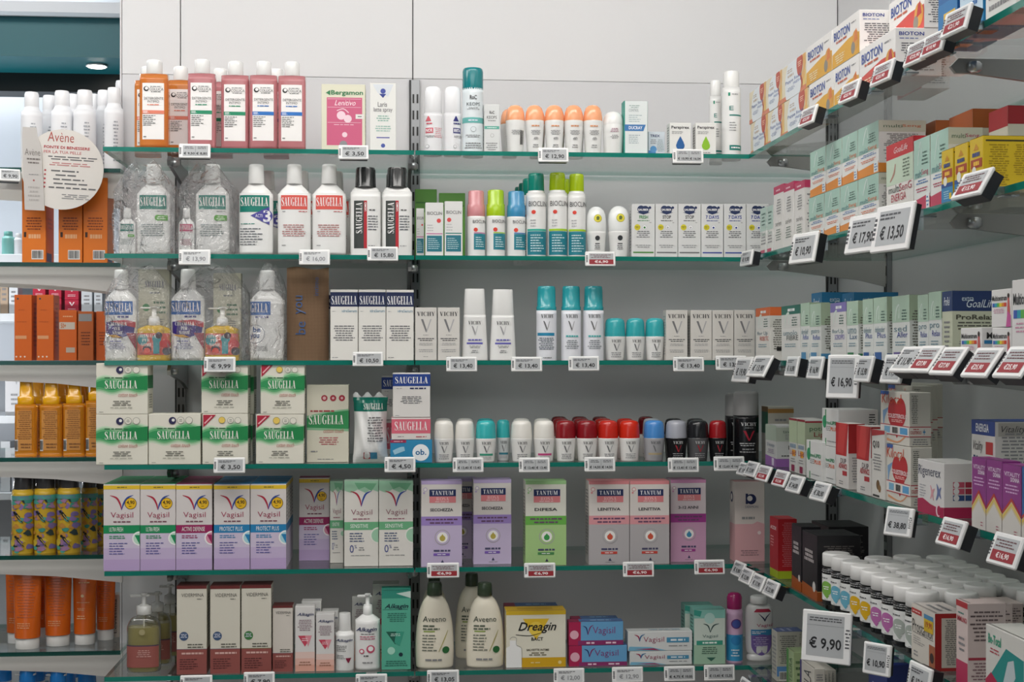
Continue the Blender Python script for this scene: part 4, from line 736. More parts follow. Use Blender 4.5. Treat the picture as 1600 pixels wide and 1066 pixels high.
for t in [
 (281, 330, 227, 250, ['€ 9,50', '€ 8,80'], G_, 'double price tag under the orange detergent bottles'), (529, 576, 229, 252, ['€ 3,50'], G_, 'price tag reading € 3,50 under the dusty pink carton'),
 (840, 887, 233, 256, ['€ 12,90'], G_, 'price tag reading € 12,90 under the orange capped roll-ons'), (1049, 1097, 235, 258, ['€ 10,90', '€ 16,04'], G_, 'double price tag under the cartons with drops'),
 (281, 330, 392, 416, ['€ 13,90'], 'light', 'faded price tag reading € 13,90 under the bagged bottles'), (468, 516, 392, 416, ['€ 16,00'], 'light', 'faded price tag reading € 16,00 under the red label bottles'),
 (574, 622, 387, 410, ['€ 15,80'], G_, 'price tag reading € 15,80 under the black capped bottles'), (913, 960, 395, 418, ['€6,90'], 'red', 'red price tag reading €6,90 under the white roll-ons'),
 (320, 369, 559, 583, ['€ 9,99'], G_, 'price tag reading € 9,99 above the pad packs'), (551, 599, 551, 574, ['€ 10,50'], G_, 'price tag reading € 10,50 under the navy topped cartons'),
 (697, 745, 559, 582, ['€ 13,40'], G_, 'price tag reading € 13,40 under the two narrow white cartons'), (798, 846, 559, 582, ['€ 13,40'], G_, 'price tag reading € 13,40 just right of the tapering white bottles'),
 (887, 935, 558, 581, ['€ 13,40'], G_, 'price tag reading € 13,40 under the turquoise capped cans'), (1050, 1098, 559, 582, ['€ 13,40'], G_, 'price tag reading € 13,40 under the leftmost of four grey V cartons'),
 (1116, 1164, 557, 580, ['€ 13,40'], G_, 'price tag reading € 13,40 nearest the corner on the third shelf'),
 (335, 384, 716, 740, ['€ 3,50'], G_, 'price tag reading € 3,50 under the pad packs'), (601, 649, 715, 739, ['€ 4,50'], G_, 'price tag reading € 4,50 under the blue tampon box'),
 (707, 755, 716, 739, ['€ 13,40', '€ 13,40'], G_, 'double price tag under the turquoise capped roll-ons'), (810, 858, 716, 739, ['€ 13,40', '€ 13,40'], G_, 'double price tag under the white roll-on with pink stripe'), (912, 960, 715, 738, ['€ 14,50', '€ 14,50'], G_, 'double price tag under the red capped roll-ons'),
 (1042, 1090, 716, 739, ['€ 13,40', '€ 13,40'], G_, 'double price tag under the black capped grey roll-on'), (1113, 1161, 714, 737, ['€ 12,60', '€ 14,50'], G_, 'double price tag under the black can nearest the corner'),
 (667, 717, 880, 903, ['€6,90'], 'red', 'red price tag under the leftmost lilac two-tone carton'), (818, 867, 880, 903, ['€6,90'], 'red', 'red price tag under the green two-tone carton'),
 (972, 1020, 878, 902, ['€6,90'], 'red', 'red price tag under the pair of pink grey cartons'), (1083, 1130, 875, 898, ['€6,90'], 'red', 'red price tag right of the magenta two-tone carton'),
 (283, 333, 1055, 1078, ['€ 7,90'], G_, 'price tag cut by the frame under the first brown carton'), (382, 430, 1050, 1074, ['€ 7,90'], G_, 'price tag reading € 7,90 under the third tall brown carton'), (556, 605, 1053, 1077, ['€ 9,90'], G_, 'price tag under the white pump bottle with hearts'),
 (667, 717, 1047, 1070, ['€ 13,05'], G_, 'price tag reading € 13,05 under the cream lotion bottles'), (864, 912, 1044, 1068, ['€ 12,00'], 'light', 'faded price tag reading € 12,00 beside the yellow wipes box'),
 (955, 1003, 1042, 1066, ['€ 12,90'], 'light', 'faded price tag reading € 12,90 under the stacked white V boxes'), (1036, 1084, 1041, 1064, ['€ 4,75', '€ 10,05'], G_, 'double price tag under the end of the white V boxes'), (1098, 1146, 1039, 1063, ['€ 13,40', '€ 15,35'], G_, 'double price tag under the mint green V carton')]:
    PT(*t)
def PW(cx, cy, w, h, prices, style, label, tilt=-22, yaw=5):
    tilt *= .8; roll = 0
    dx = -.014 - abs(sin(radians(tilt))) * h / 2 - sin(radians(yaw)) * w / 2
    """tag on the right run: centre pixel, real width and height"""
    X = XR + dx; c = onX(cx, cy, X)
    clip(price(c, w, h, prices, style, label, (radians(tilt), radians(roll), -pi / 2 + radians(yaw))), True)
S_ = .042; W_ = .068
for t in [
 (1273, 185, .072, .036, ['€23,90'], 'red', 'red tag under the lower yellow carton nearest the corner', -20), (1339, 147, .072, .036, ['€23,90'], 'red', 'red tag under the second yellow carton of the top shelf', -20),
 (1391, 118, .072, .036, ['€23,90'], 'red', 'red tag under the lower red and white carton', -20), (1446, 86, .072, .036, ['€23,90'], 'red', 'red tag just left of the small red tag at the top right', -20),
 (1472, 73, .066, .034, ['€19,90'], 'red', 'red tag tucked between two others at the top right', -20), (1508, 38, .072, .038, ['€21,90'], 'red', 'red tag nearest the top right corner of the photo', -20),
 (1176, 405, .07, .034, ['€ 9,90'], G_, 'grey tag at the corner of the second shelf', -12), (1266, 390, .09, .058, ['€ 10,90'], G_, 'large tag reading € 10,90 under the pink topped cartons', -14, 14), (1361, 368, .1, .064, ['€ 17,90'], G_, 'large tag reading € 17,90 under the mint and orange cartons', -14, 12), (1407, 359, .105, .074, ['€ 13,50'], G_, 'large tag reading € 13,50 under the big mint carton', -14, 12),
 (1532, 296, .078, .042, ['€13,90'], 'red', 'red tag under the small yellow cartons', -38),
 (1169, 580, .105, .058, ['€ 19,90'], G_, 'tall tag nearest the corner on the third shelf', -18), (1196, 577, .105, .05, ['€ 13,90'], G_, 'second tall tag from the corner on the third shelf', -34), (1248, 575, .06, .04, ['€ 16,90'], G_, 'small tag under the dark green topped carton', -14), (1285, 577, .065, .042, ['€ 16,90'], G_, 'small tag just left of the large € 16,90 tag', -14),
 (1324, 590, .062, .074, ['€ 16,90'], G_, 'large tag reading € 16,90 on the third shelf', -8, 40), (1362, 580, .058, .044, ['€ 15,90'], G_, 'small tag just right of the large € 16,90 tag', -18), (1408, 580, .07, .046, ['€ 11,90'], G_, 'grey tag half hidden on the third shelf', -18), (1428, 570, .066, .047, ['€ 11,90'], G_, 'grey tilted tag left of the red tags', -44),
 (1458, 570, .066, .047, ['€27,90'], 'red', 'leftmost red tag on the third right hand shelf', -44), (1494, 573, .066, .047, ['€27,90'], 'red', 'second red tag from left on the third right hand shelf', -44), (1547, 576, .066, .047, ['€25,90'], 'red', 'third red tag from left on the third right hand shelf', -44), (1600, 576, .066, .047, ['€25,90'], 'red', 'red tag cut by the right edge of the photo', -44),
 (1170, 737, .06, .03, ['€ 10'], G_, 'grey tag half hidden at the corner of the fourth shelf', -30), (1183, 737, .068, .034, ['€ 13,90'], G_, 'grey tag second from the corner on the fourth shelf', -30), (1202, 744, .068, .034, ['€13,90'], 'red', 'red tag nearest the corner on the fourth shelf', -30), (1229, 752, .068, .034, ['€13,90'], 'red', 'red tag under the carton with green cross hatching', -30),
 (1252, 761, .068, .035, ['€ 34,00'], G_, 'grey tag under the white and green cartons', -30), (1292, 773, .07, .036, ['€ 30,90'], G_, 'grey tag under the red topped cartons', -30), (1414, 818, .052, .044, ['€ 38,80'], G_, 'grey tag under the heart printed cartons', -16, 30), (1500, 838, .066, .04, ['€16,90'], 'red', 'red tag between the pink wave carton and magenta cartons', -26), (1586, 866, .07, .042, ['€16,90'], 'red', 'red tag under the magenta cartons with zigzags', -26),
 (1162, 893, .068, .034, ['€ 9,90'], G_, 'first tag from the corner on the fifth shelf', -30), (1175, 904, .068, .034, ['€ 12,90'], G_, 'second tag from the corner on the fifth shelf', -30), (1193, 914, .068, .034, ['€ 17,90'], G_, 'third tag from the corner on the fifth shelf', -30), (1214, 924, .068, .034, ['€ 23,90'], G_, 'fourth tag from the corner on the fifth shelf', -30),
 (1296, 995, .088, .088, ['€ 9,90'], G_, 'large tag reading € 9,90 below the white lidded jars', -8, 52), (1378, 1030, .05, .05, ['€ 10,90'], G_, 'tag reading € 10,90 in front of the navy carton', -8, 38), (1450, 1064, .07, .044, ['€ 12,90'], G_, 'tag at the bottom edge below the boxed medicine', -12),
 (1172, 1077, .066, .034, ['€ 8,90'], G_, 'grey tag at the corner of the bottom shelf', -30)]:
    PW(*t)
# ------------------------------------------------------------------ back run, row by row
# top shelf, left half
gO, gG, gB = detergent('ea9248/l', 'e08068'), detergent('dc9498/l', '138a62'), detergent('dc9498/l', '1f6fc0')
gd = 'detergent bottles on the top shelf'
B(gO, 219, 264, 95, 0, 'orange liquid detergent bottle in front, leftmost on the top shelf', .02, gd)
B(gO, 211, 252, 105, 0, 'orange detergent bottle mostly hidden behind the leftmost one', .12, gd)
B(gO, 262, 303, 105, 0, 'orange detergent bottle set back beside the first green band bottle', .10, gd)
B(gG, 294, 338, 94, 0, 'pink detergent bottle with green band, next to the orange ones', .02, gd)
B(gG, 346, 390, 97, 0, 'pink detergent bottle with green band, beside the blue band bottles', .03, gd)
B(gG, 324, 364, 108, 0, 'pink bottle hidden between the two green band bottles', .12, gd)
B(gB, 390.5, 434, 97, 0, 'pink detergent bottle with blue band, left of two', .02, gd)
B(gB, 435, 478, 98, 0, 'pink detergent bottle with blue band, rightmost of the detergents', .02, gd)
B(gB, 412, 452, 109, 0, 'pink bottle hidden behind the two blue band bottles', .12, gd)
C(p_bergamon, 'dcdac4', 502, 571, 132, 0, 'cream carton with a dusty pink panel and green heading', .07, .02)
C(p_laris, 'e4e4e0', 578, 619, 130, 0, 'slim white carton with a small blue emblem beside the pink one', .05, .02)
# top shelf, right half
mo = lambda c, word, s: variant('mousse', prints=[P([(s, .47), (s + .3, .47), (s + .15, .56)], c), L(s, .42, s + .4, .45, 1, c, 3, .7), R(s, .29, s + .4, .37, c), T(word, s + .04, .305, s + .36, .355, 'f4f4f6', 'b'), L(s + .45, .22, min(.97, s + .85), .38, 6, c, 3, .25), L(s, .22, s + .5, .26, 2), D(s + .1, .09, .1, '9a9aa0'), D(s + .1, .09, .08, 'e4e4e6', 3)])
B(mo('d2606e', 'NOR', .1), 662, 691, 137, 0, 'white mousse dispenser with pink printing', .03, 'white mousse dispensers')
B(mo('2c2c78', 'IRRITA', .52), 693, 721, 137, 0, 'white mousse dispenser with navy printing', .03, 'white mousse dispensers')
B('keops', 722.5, 755, 108, 0, 'tall spray can with a dark teal cap, highest on its shelf', .02)
C(p_keops, 'd8dad9', 756, 781, 163, 0, 'small grey white carton beside the teal capped can', .03, .03)
go = 'orange domed roll-on deodorants'
for i, (a, b) in enumerate(((790, 820), (820.5, 850), (851, 881), (881.5, 911), (911.5, 941))):
    B(variant('dome', prints=[BC(.72, .15, .92, .5)] + BOT['dome']['prints'][1:2]) if i == 0 else 'dome', a, b, 165, 0, nth(i, 5, 'orange domed roll-ons in front'), .03, go)
    if i < 4: B('dome', a - 8 + (12 * (i > 0)), b - 10 + (12 * (i > 0)), 171, 0, 'orange domed roll-on in the second row, %s' % ['behind the leftmost one', 'behind the gap of first and second', 'behind the gap of second and third', 'behind the gap of third and fourth'][i], .085, go)
B('whitedome', 942, 974, 175, 0, 'plain white roll-on right of the orange domed ones', .03)
C(p_ducray, 'dfe5e4', 975, 1012, 158, 0, 'white carton with teal side and blue name band', .035, .03)
C(p_smallblue, 'd9e0e8', 1013, 1039, 206, 0, 'small blue and white carton behind the blue drop carton', .03, .06)
C(p_perspirex('1f5f9e'), 'e6e6e2', 1046, 1080, 192, 0, 'white carton with a dark blue drop', .035, .02)
C(p_perspirex('8cc02c'), 'e6e6e2', 1087, 1119, 192, 0, 'white carton with a lime green drop', .035, .02)
B('dermspray', 1108, 1128, 127, 0, 'white spray can standing behind the lime drop carton', .1)
B('dermspray', 1128, 1157, 113, 0, 'tall white spray can nearest the corner on the top shelf', .02)
# second shelf, left half
gs = 'intimate wash bottles on the second shelf'
S1 = saugella('0d7d6e', '7c8a88', green=True); S2 = saugella('0d7d6e', '7c8a88', '2a6a60', acti=True); S3 = saugella('dc5a50', 'b47a78', 'c05050'); S4 = saugella('c8386a', 'b47a88', 'c05070')
B(S1, 186, 212, 326, 1, 'mini teal label bottle inside the first clear bag', .03, gs)
B(S1, 214, 267, 258, 1, 'large teal label bottle inside the first clear bag', .03, gs)
B(S4, 279, 304, 326, 1, 'mini pink label bottle inside the second clear bag', .03, gs)
B(S1, 306, 359, 258, 1, 'large teal label bottle inside the second clear bag', .03, gs)
B(S2, 374, 427, 258, 1, 'white bottle with teal label and violet number 3', .02, gs)
B(S3, 434, 486, 258, 1, 'left of the two bottles with coral red labels', .02, gs)
B(S3, 488, 541, 258, 1, 'right of the two bottles with coral red labels', .02, gs)
B(S2, 392, 443, 268, 1, 'teal label bottle in the second row behind the violet one', .14, gs)
B(S3, 446, 496, 268, 1, 'red label bottle in the second row behind the left one', .14, gs)
B(S3, 500, 550, 268, 1, 'red label bottle in the second row behind the right one', .14, gs)
B('uomo', 547.5, 595, 263, 1, 'left of the two white bottles with black caps', .02, gs)
B('uomo', 597, 644, 263, 1, 'right of the two white bottles with black caps', .02, gs)
B('uomo', 548, 592, 272, 1, 'black capped bottle behind the left black capped one', .14, gs)
B('uomo', 596, 640, 272, 1, 'black capped bottle behind the right black capped one', .14, gs)
def bag(x0, x1, ytop, row, dy, dep, label, seed, yb=None):
    """crinkled clear film bag, gathered at the top"""
    Y = YF + dy; a = onY(x0, 0, Y)[0]; b = onY(x1, 0, Y)[0]; z0 = SZ[row] + .001; h = onY(x0, ytop, Y)[2] - z0
    w = (b - a) / 2; rnd = random.Random(seed); mb = MB(); N = 22; K = 40; vs = []; fs = []
    ph = [rnd.uniform(0, 6.28) for _ in range(12)]
    for i in range(N + 1):
        v = i / N; r = 1 if v < .7 else 1 - .65 * ((v - .7) / .3) ** 1.3
        r *= .97 if v > .02 else .9
        for k in range(K):
            t = 2 * pi * k / K; c, s = cos(t), sin(t)
            q = 1 + .035 * sin(5 * t + ph[0] + 4 * v) + .03 * sin(9 * t + ph[1] - 7 * v) + .02 * sin(14 * t + ph[2] + 15 * v) + rnd.uniform(-.018, .018)
            x = math.copysign(abs(c) ** .5, c) * w * r * q; y = math.copysign(abs(s) ** .5, s) * dep / 2 * (r * .6 + .4) * q
            vs.append((x, y, h * v * (1 + (.03 * sin(3 * t + ph[4]) if v > .8 else 0))))
    for i in range(N):
        for k in range(K): q = i * K + k; e = i * K + (k + 1) % K; fs.append((q, e, e + K, q + K))
    mb.add(vs, fs, 'ffffff/bag', True)
    o = link('plastic_bag', mb.mesh('plastic_bag'), None, ((a + b) / 2, Y + dep / 2, z0)); tag(o, label, 'plastic bag', 'clear crinkled bags around gift sets'); return o
bag(172, 272, 250, 1, .004, .13, 'clear crinkled bag around the leftmost teal label set', 3)
bag(274, 366, 252, 1, .004, .13, 'clear crinkled bag around the set with the mini pink bottle', 5)
# second shelf, right half
C(p_bioclin('c070a0'), 'dfdfdd', 650, 663, 326, 1, 'white carton half hidden at the left end of its shelf', .03, .06)
C(p_bioclin('c070a0'), 'dfdfdd', 664.5, 693, 317, 1, 'white and teal carton with pink stripe', .03, .02, 'white cartons with teal foot panels')
C(p_bioclin(TEAL), 'dfdfdd', 694.5, 723, 315, 1, 'white and teal carton with teal stripe', .03, .02, 'white cartons with teal foot panels')
def pouch(x0, x1, ytop, row, dy, label, col):
    C(lambda w, h, d: {'F': [R(.05, .8, .95, .82, '3c7a30', 2), D(.5, .6, .25, 'a0c870')]}, col, x0, x1, ytop, row, label, .02, dy, 'green refill packs behind the cartons', None, 0, 'refill pack', 'refill_pack')
pouch(648, 683, 296, 1, .16, 'green refill pack behind the pink stripe carton', '5f9c3c'); pouch(686, 727, 302, 1, .16, 'green refill pack behind the teal stripe carton', '6aa848')
gb = 'deodorant bottles and cans with teal foot panels'
B(bioclin_b('d08c90/g', 'c070a0'), 730, 758, 299, 1, 'deodorant bottle with a dusty pink cap', .02, gb)
B(bioclin_b('a8cc1c/g', '9cc828'), 760, 789, 298, 1, 'deodorant bottle with a lime cap', .02, gb)
B(bioclin_b('3c8cb8/g', '3c7cc0'), 792, 821, 300, 1, 'deodorant bottle with a blue cap', .02, gb)
cT, cL = bioclin_can('0f8a78/g', '3cb09c'), bioclin_can('b0cc14/g', 'a4cc2c')
B(cT, 822, 853, 272, 1, 'spray can with a teal cap in the front row', .02, gb)
B(cL, 855.5, 886, 271, 1, 'left of the two spray cans with lime caps', .02, gb)
B(cL, 886.5, 915, 273, 1, 'right of the two spray cans with lime caps', .02, gb)
for i, (a, b, t, dy) in enumerate(((812, 839, 280, .08), (806, 832, 287, .135), (800, 825, 293, .19))):
    B(cT, a + 2, b, t, 1, 'teal capped can %s behind the front one' % ['first', 'second', 'third'][i], dy, gb)
B(cL, 868, 896, 281, 1, 'lime capped can in the row behind the front pair', .09, gb)
B('sauber', 916, 947, 324, 1, 'left of the two white roll-ons with yellow seals', .02, 'white roll-ons with yellow seals')
B('sauber', 950, 983, 323, 1, 'right of the two white roll-ons with yellow seals', .02, 'white roll-ons with yellow seals')
sb = [('4c8a3c', 'FRESH', '3c8a4c'), ('77787a', 'STOP', '4a4a4c'), ('77787a', 'STOP', '4a4a4c'), ('4650a0', '7 DAYS', '34489c'), ('3450a0', '7 DAYS', '34489c'), ('343c80', '7 DAYS', '34489c')]
for i, (a, b) in enumerate(((987, 1023.5), (1024, 1059), (1059.5, 1095), (1095.5, 1130.5), (1131, 1166), (1166.5, 1201))):
    C(p_sauberbox(*sb[i]), 'd9dad9', a, b, 319, 1, nth(i, 6, 'small cartons with navy cloud logos'), .032, .02, 'small cartons with navy cloud logos')
# third shelf, left
def chiam(shift=0): return variant('saugella', prints=[R(.02, .5, .9, .65, '1d62ae'), T('SAUGELLA', .05, .53, .86, .63, 'f4f4f2', 'f'), L(.35, .465, .86, .49, 1, '3a3a80', 3, .8), P([(.06, .3), (.5, .24), (.95, .3), (.97, .4), (.6, .44), (.06, .42)], '3c2a80', 1), P([(.5, .4), (.97, .36), (.97, .42), (.7, .445), (.2, .43)], 'c0404c', 2), P([(.1, .28), (.3, .25), (.6, .25), (.4, .28)], 'd8a030', 2), P([(.7, .3), (.98, .3), (.98, .12)], 'a03048', 2), T('CHIAMALA', .16, .38, .72, .42, 'f0ece6', 'f'), T('PER', .34, .33, .52, .37, 'f0ece6', 'f'), T('NOME', .28, .285, .6, .32, 'f0ece6', 'f'), L(.12, .2, .65, .22, 1, '5a5ab0'), L(.12, .12, .7, .19, 4, '8a8ab0')])
gc = 'wash bottles sold in clear bags on the third shelf'
B(chiam(), 165, 214, 422, 2, 'white bottle with a painted label in the leftmost bag', .03, gc)
B(chiam(), 268, 320, 421, 2, 'white bottle with a painted label in the middle bag', .03, gc)
B(variant('saugella', prints=[R(.02, .5, .62, .65, '1d62ae'), T('GELLA', .04, .53, .54, .63, 'f4f4f2', 'f'), L(.15, .465, .6, .49, 1, '3a3a80', 3, .8), D(.18, .29, .28, '9aa0a8', 1), D(.18, .29, .26, 'f3f3f2', 1.6), T('be', .12, .31, .34, .37, '2c5c9c', 'b'), T('you', .04, .23, .3, .29, '2c5c9c', 'b'), L(.1, .1, .6, .16, 4)]), 391, 444, 423, 2, 'white bottle turned aside beside the jute pouch', .03, gc)
B('yellowpump', 215, 267, 479, 2, 'yellow pump bottle with painted faces in the leftmost bag', .03, 'yellow pump bottles with painted labels')
B('yellowpump', 321, 374, 480, 2, 'yellow pump bottle with painted faces in the middle bag', .03, 'yellow pump bottles with painted labels')
def p_set(w, h, d): return {'F': [T('SAUGELLA', .22, .8, .82, .87, '5a5a80', 'f'), L(.3, .72, .75, .76, 1), D(.25, .58, .12, '3c8a50'), L(.45, .5, .9, .66, 3, '5a7a60'), L(.2, .36, .9, .46, 4)]}
C(p_set, 'cbc8b4', 216, 265, 421, 2, 'cream leaflet carton behind the left yellow pump bottle', .03, .09, 'cream leaflet cartons in the bags')
C(p_set, 'cbc8b4', 333, 377, 427, 2, 'cream leaflet carton behind the right yellow pump bottle', .03, .09, 'cream leaflet cartons in the bags')
bag(158, 268.5, 414, 2, .003, .15, 'clear crinkled bag around the leftmost painted set', 7)
bag(269, 386, 413, 2, .003, .15, 'clear crinkled bag around the middle painted set', 8)
bag(388, 446, 414, 2, .003, .11, 'clear crinkled bag around the bottle turned aside', 9)
def jute():
    Y = YF + .02; a = onY(447, 0, Y)[0]; b = onY(513, 0, Y)[0]; z0 = SZ[2]; h = onY(480, 418, Y)[2] - z0; w = b - a
    mb = MB(); NX, NZ = 14, 20; d = .05; rnd = random.Random(2)
    for s in (0, 1):
        vs = []
        for j in range(NZ + 1):
            for i in range(NX + 1):
                u = i / NX; v = j / NZ; bul = (1 - (2 * u - 1) ** 4) * (1 - (1.6 * v - .6 if v > .4 else .2 - v * .5) ** 2 * .7)
                y = d / 2 + (-1 if s == 0 else 1) * (d / 2 * bul * (1 - .6 * v)); vs.append(((u - .5) * w, y + .001 * sin(u * 23 + v * 11), v * h * (1 + .015 * sin(u * 7))))
        fs = [(j * (NX + 1) + i, j * (NX + 1) + i + 1, (j + 1) * (NX + 1) + i + 1, (j + 1) * (NX + 1) + i) for j in range(NZ) for i in range(NX)]
        mb.add(vs, fs if s == 0 else [f[::-1] for f in fs], '7c6148/jute', True)
    fm = lambda u, v, e: ((u - .5) * w, d / 2 * (1 - (1 - (2 * u - 1) ** 4) * .93) * .5 - .003 - e + .018 * v, v * h)
    fm = lambda u, v, e: ((u - .5) * w, d / 2 - (d / 2) * ((1 - (2 * u - 1) ** 4) * (1 - (1.6 * v - .6 if v > .4 else .2 - v * .5) ** 2 * .7)) * (1 - .6 * v) - .0015 - e, v * h)
    emit(mb, [V('be', .22, .28, .46, .42, '33507e'), V('you', .22, .5, .46, .7, '33507e'), V('intimo', .66, .7, .76, .9, '33507e')], fm, h / w)
    o = link('jute_pouch', mb.mesh('jute_pouch'), None, ((a + b) / 2, Y, z0)); tag(o, 'brown jute pouch with blue lettering reading upwards', 'pouch')
jute()
C(p_idra, 'e4e2dc', 512.5, 553, 458, 2, 'navy topped carton peeking out behind the left one', .035, .08, 'navy topped white cartons')
for i, (a, b) in enumerate(((516, 559.5), (560, 603), (603.5, 646.5))): C(p_idra, 'e4e2dc', a, b, 453, 2, nth(i, 3, 'navy topped white cartons'), .05, .02, 'navy topped white cartons')
# third shelf, right
gv = 'slim white cartons with a grey V'
C(p_vichy, 'd6d3cd', 648.5, 682.5, 481, 2, 'white grey V carton at the left end, first of a pair', .04, .02, gv); C(p_vichy, 'd6d3cd', 684, 718.5, 481, 2, 'white grey V carton beside the tapering bottles', .04, .02, gv)
B('vtaper', 721, 762, 452, 2, 'left tapering white bottle with violet stripe', .03, 'tapering white bottles with violet stripe'); B('vtaper', 765, 806, 453, 2, 'right tapering white bottle with violet stripe', .03, 'tapering white bottles with violet stripe')
v1 = variant('vcan', prints=BOT['vcan']['prints'][:3] + [R(.05, .33, .85, .37, '2a8ab0'), L(.08, .14, .85, .31, 7, '44505c'), L(.2, .02, .8, .05, 1)])
for i, (a, b) in enumerate(((838, 869.5), (877, 907.5), (911.5, 943))): B(v1 if i == 0 else 'vcan', a, b, 448, 2, nth(i, 3, 'cans with turquoise caps and V logo'), .02, 'turquoise capped spray cans')
vt = vroll('36aab0/g')
for i, (a, b) in enumerate(((944.5, 977), (977.5, 1007.5), (1008, 1038))): B(vt, a, b, 497.5, 2, nth(i, 3, 'short turquoise capped roll-ons'), .03, 'turquoise capped roll-ons on the third shelf')
for i, (a, b) in enumerate(((1040.5, 1074.5), (1079, 1112.5), (1113, 1146.5), (1147, 1180))): C(p_vichy, 'd6d3cd', a, b, 485, 2, nth(i, 4, 'grey V cartons near the corner'), .04, .02, gv)
# fourth shelf, left: pads in two tiers
gp = 'green and cream pad packs'
PN, PP_ = p_pads(False), p_pads(True); bc = 'e0ddcf'
l1 = C(PN, bc, 150, 231, 648, 3, 'lower green pad pack at the left end with moon sign', .07, .004, gp)
l2 = C(PN, bc, 232, 313.5, 647, 3, 'lower green moon pad pack with nothing stacked on it', .07, .004, gp)
l3 = C(PP_, bc, 316, 387.5, 647, 3, 'lower green pad pack with red corner, left of two', .06, .004, gp)
l4 = C(PP_, bc, 400, 474.5, 648, 3, 'lower green pad pack with red corner, beside the tall pack', .06, .004, gp)
C(PN, bc, 150, 231, 568, 3, 'upper green pad pack with moon sign', .07, .004, gp, on=l1)
C(PP_, bc, 314.5, 387.5, 568, 3, 'upper green pad pack with red corner behind the price tag', .06, .004, gp, on=l3)
C(PP_, bc, 407, 476, 568, 3, 'upper green pad pack with red corner, rightmost', .06, .004, gp, on=l4)
q3 = C(PP_, bc, 327, 395, 648, 3, 'lower green pad pack behind the left red corner pack', .06, .075, gp); q4 = C(PP_, bc, 410, 474, 648, 3, 'lower green pad pack behind the right red corner pack', .06, .075, gp)
C(PP_, bc, 327, 397, 571, 3, 'upper green pad pack behind the left red corner pack', .06, .075, gp, on=q3)
C(p_slip, 'd6d2c0', 479, 545, 602, 3, 'tall cream pack with three red circles', .07, .04)
def wipes():
    Y = YF + .02; a = onY(551, 0, Y)[0]; b = onY(606, 0, Y)[0]; z0 = SZ[3]; h = onY(580, 617, Y)[2] - z0; w = b - a; d = .05
    mb = MB(); NX, NZ = 16, 24
    def surf(u, v, s): 
        bul = max(0, (1 - abs(2 * u - 1) ** 3)) * max(0, 1 - abs(2 * v - 1) ** 5)
        x = (u - .5) * w * (1 - .08 * sin(v * pi) * (0 if v < .1 or v > .9 else 1)); lean = .012 * v
        return (x, d / 2 - s * d / 2 * bul + lean - .004 * sin(u * 17 + v * 9) * bul * s, v * h + (.006 * sin(u * 19) if v > .97 else 0))
    for s in (1, -1):
        vs = [surf(i / NX, j / NZ, s) for j in range(NZ + 1) for i in range(NX + 1)]
        for j in range(NZ):
            key = 'e4e4e2/g' if j < NZ * .74 else ('107060/g' if j < NZ * .94 else 'c8cac8/g')
            fs = [(j * (NX + 1) + i, j * (NX + 1) + i + 1, (j + 1) * (NX + 1) + i + 1, (j + 1) * (NX + 1) + i) for i in range(NX)]
            mb.add(vs, fs if s == 1 else [f[::-1] for f in fs], key, True)
    fm = lambda u, v, e: tuple(p - (0, .0015 + e, 0)[i] for i, p in enumerate(surf(u, v, 1)))
    emit(mb, [T('SAUGELLA', .3, .78, .88, .87, 'e8f0ea', 'f'), L(.4, .3, .9, .68, 10, '6a6a6c'), R(.3, .05, .5, .15, 'b0404a', 2), R(.5, .05, .7, .15, '3c8cb0', 2)], fm, h / w)
    o = link('wipes_pack', mb.mesh('wipes_pack'), None, ((a + b) / 2, Y, z0)); tag(o, 'soft white wipes pack with teal top', 'wipes pack')
wipes()
o1 = C(p_ob, '2a88b4', 609.5, 675.5, 688, 3, 'blue tampon box at the foot of the stack', .05, .006)
o2 = C(p_pinkbox, 'dcd6d2', 611.5, 673, 653, 3, 'pink and cream box between the tampon box and blue one', .05, .006, on=o1)
C(p_blue, 'dfdcd8', 613.5, 672.5, 583, 3, 'cream box with royal blue band, topmost of its stack', .05, .006, on=o2)
k1 = C(p_pinkbox, 'dcd6d2', 600, 650, 657, 3, 'pink topped box at the foot behind the stack', .05, .09)
C(p_blue, 'dfdcd8', 596, 640, 588, 3, 'blue banded box peeking out behind the stack', .05, .09, on=k1)
# roll-ons
gr = 'roll-on deodorants on the fourth shelf'
W0 = 'eae9e6/g'
ro = [(677.5, 709, 'ece9e2/g', W0, None, 'white roll-on beside the tampon box'), (711, 741.5, 'ece9e2/g', W0, None, 'white roll-on just left of the turquoise capped one'), (743, 775, '3ab4b6/g', W0, '3c9c80', 'front roll-on with turquoise cap'),
 (798, 831.5, 'ece9e2/g', W0, None, 'white capped roll-on right of the turquoise ones'), (833.5, 866.5, 'ece9e2/g', W0, 'c84c84', 'white roll-on with a pink stripe'), (867.5, 899.5, '8c1620/g', W0, None, 'leftmost front roll-on with dark red cap'), (900.5, 933, '8c1620/g', W0, None, 'front dark red capped roll-on beside the bright red ones'),
 (934, 966, 'c8281c/g', W0, None, 'left of the two bright red capped roll-ons'), (967, 999.5, 'd02c18/g', W0, None, 'right of the two bright red capped roll-ons'), (1005.5, 1038, '4a8cd0/g', 'a8a8ac/g', 'b0a080', 'grey roll-on with sky blue cap'), (1040, 1073, 'a8aab4/g', '141416/g', None, 'black roll-on with silver cap'), (1074.5, 1107, '1c1c20/g', '5a5a5c/g', None, 'dark grey roll-on with black cap'), (1107.5, 1135, '98141c/g', '141416/g', None, 'black roll-on with dark red cap')]
for a, b, c, bd, band, lb in ro: B(vroll(c, bd, band, bd[:2] in ('14', '5a')), a, b, 657, 3, lb, .015, gr)
B(vroll('3ab4b6/g', 'd0d4d4/g', '3c8090'), 775.5, 797, 656, 3, 'second turquoise capped roll-on set back from the front', .05, gr)
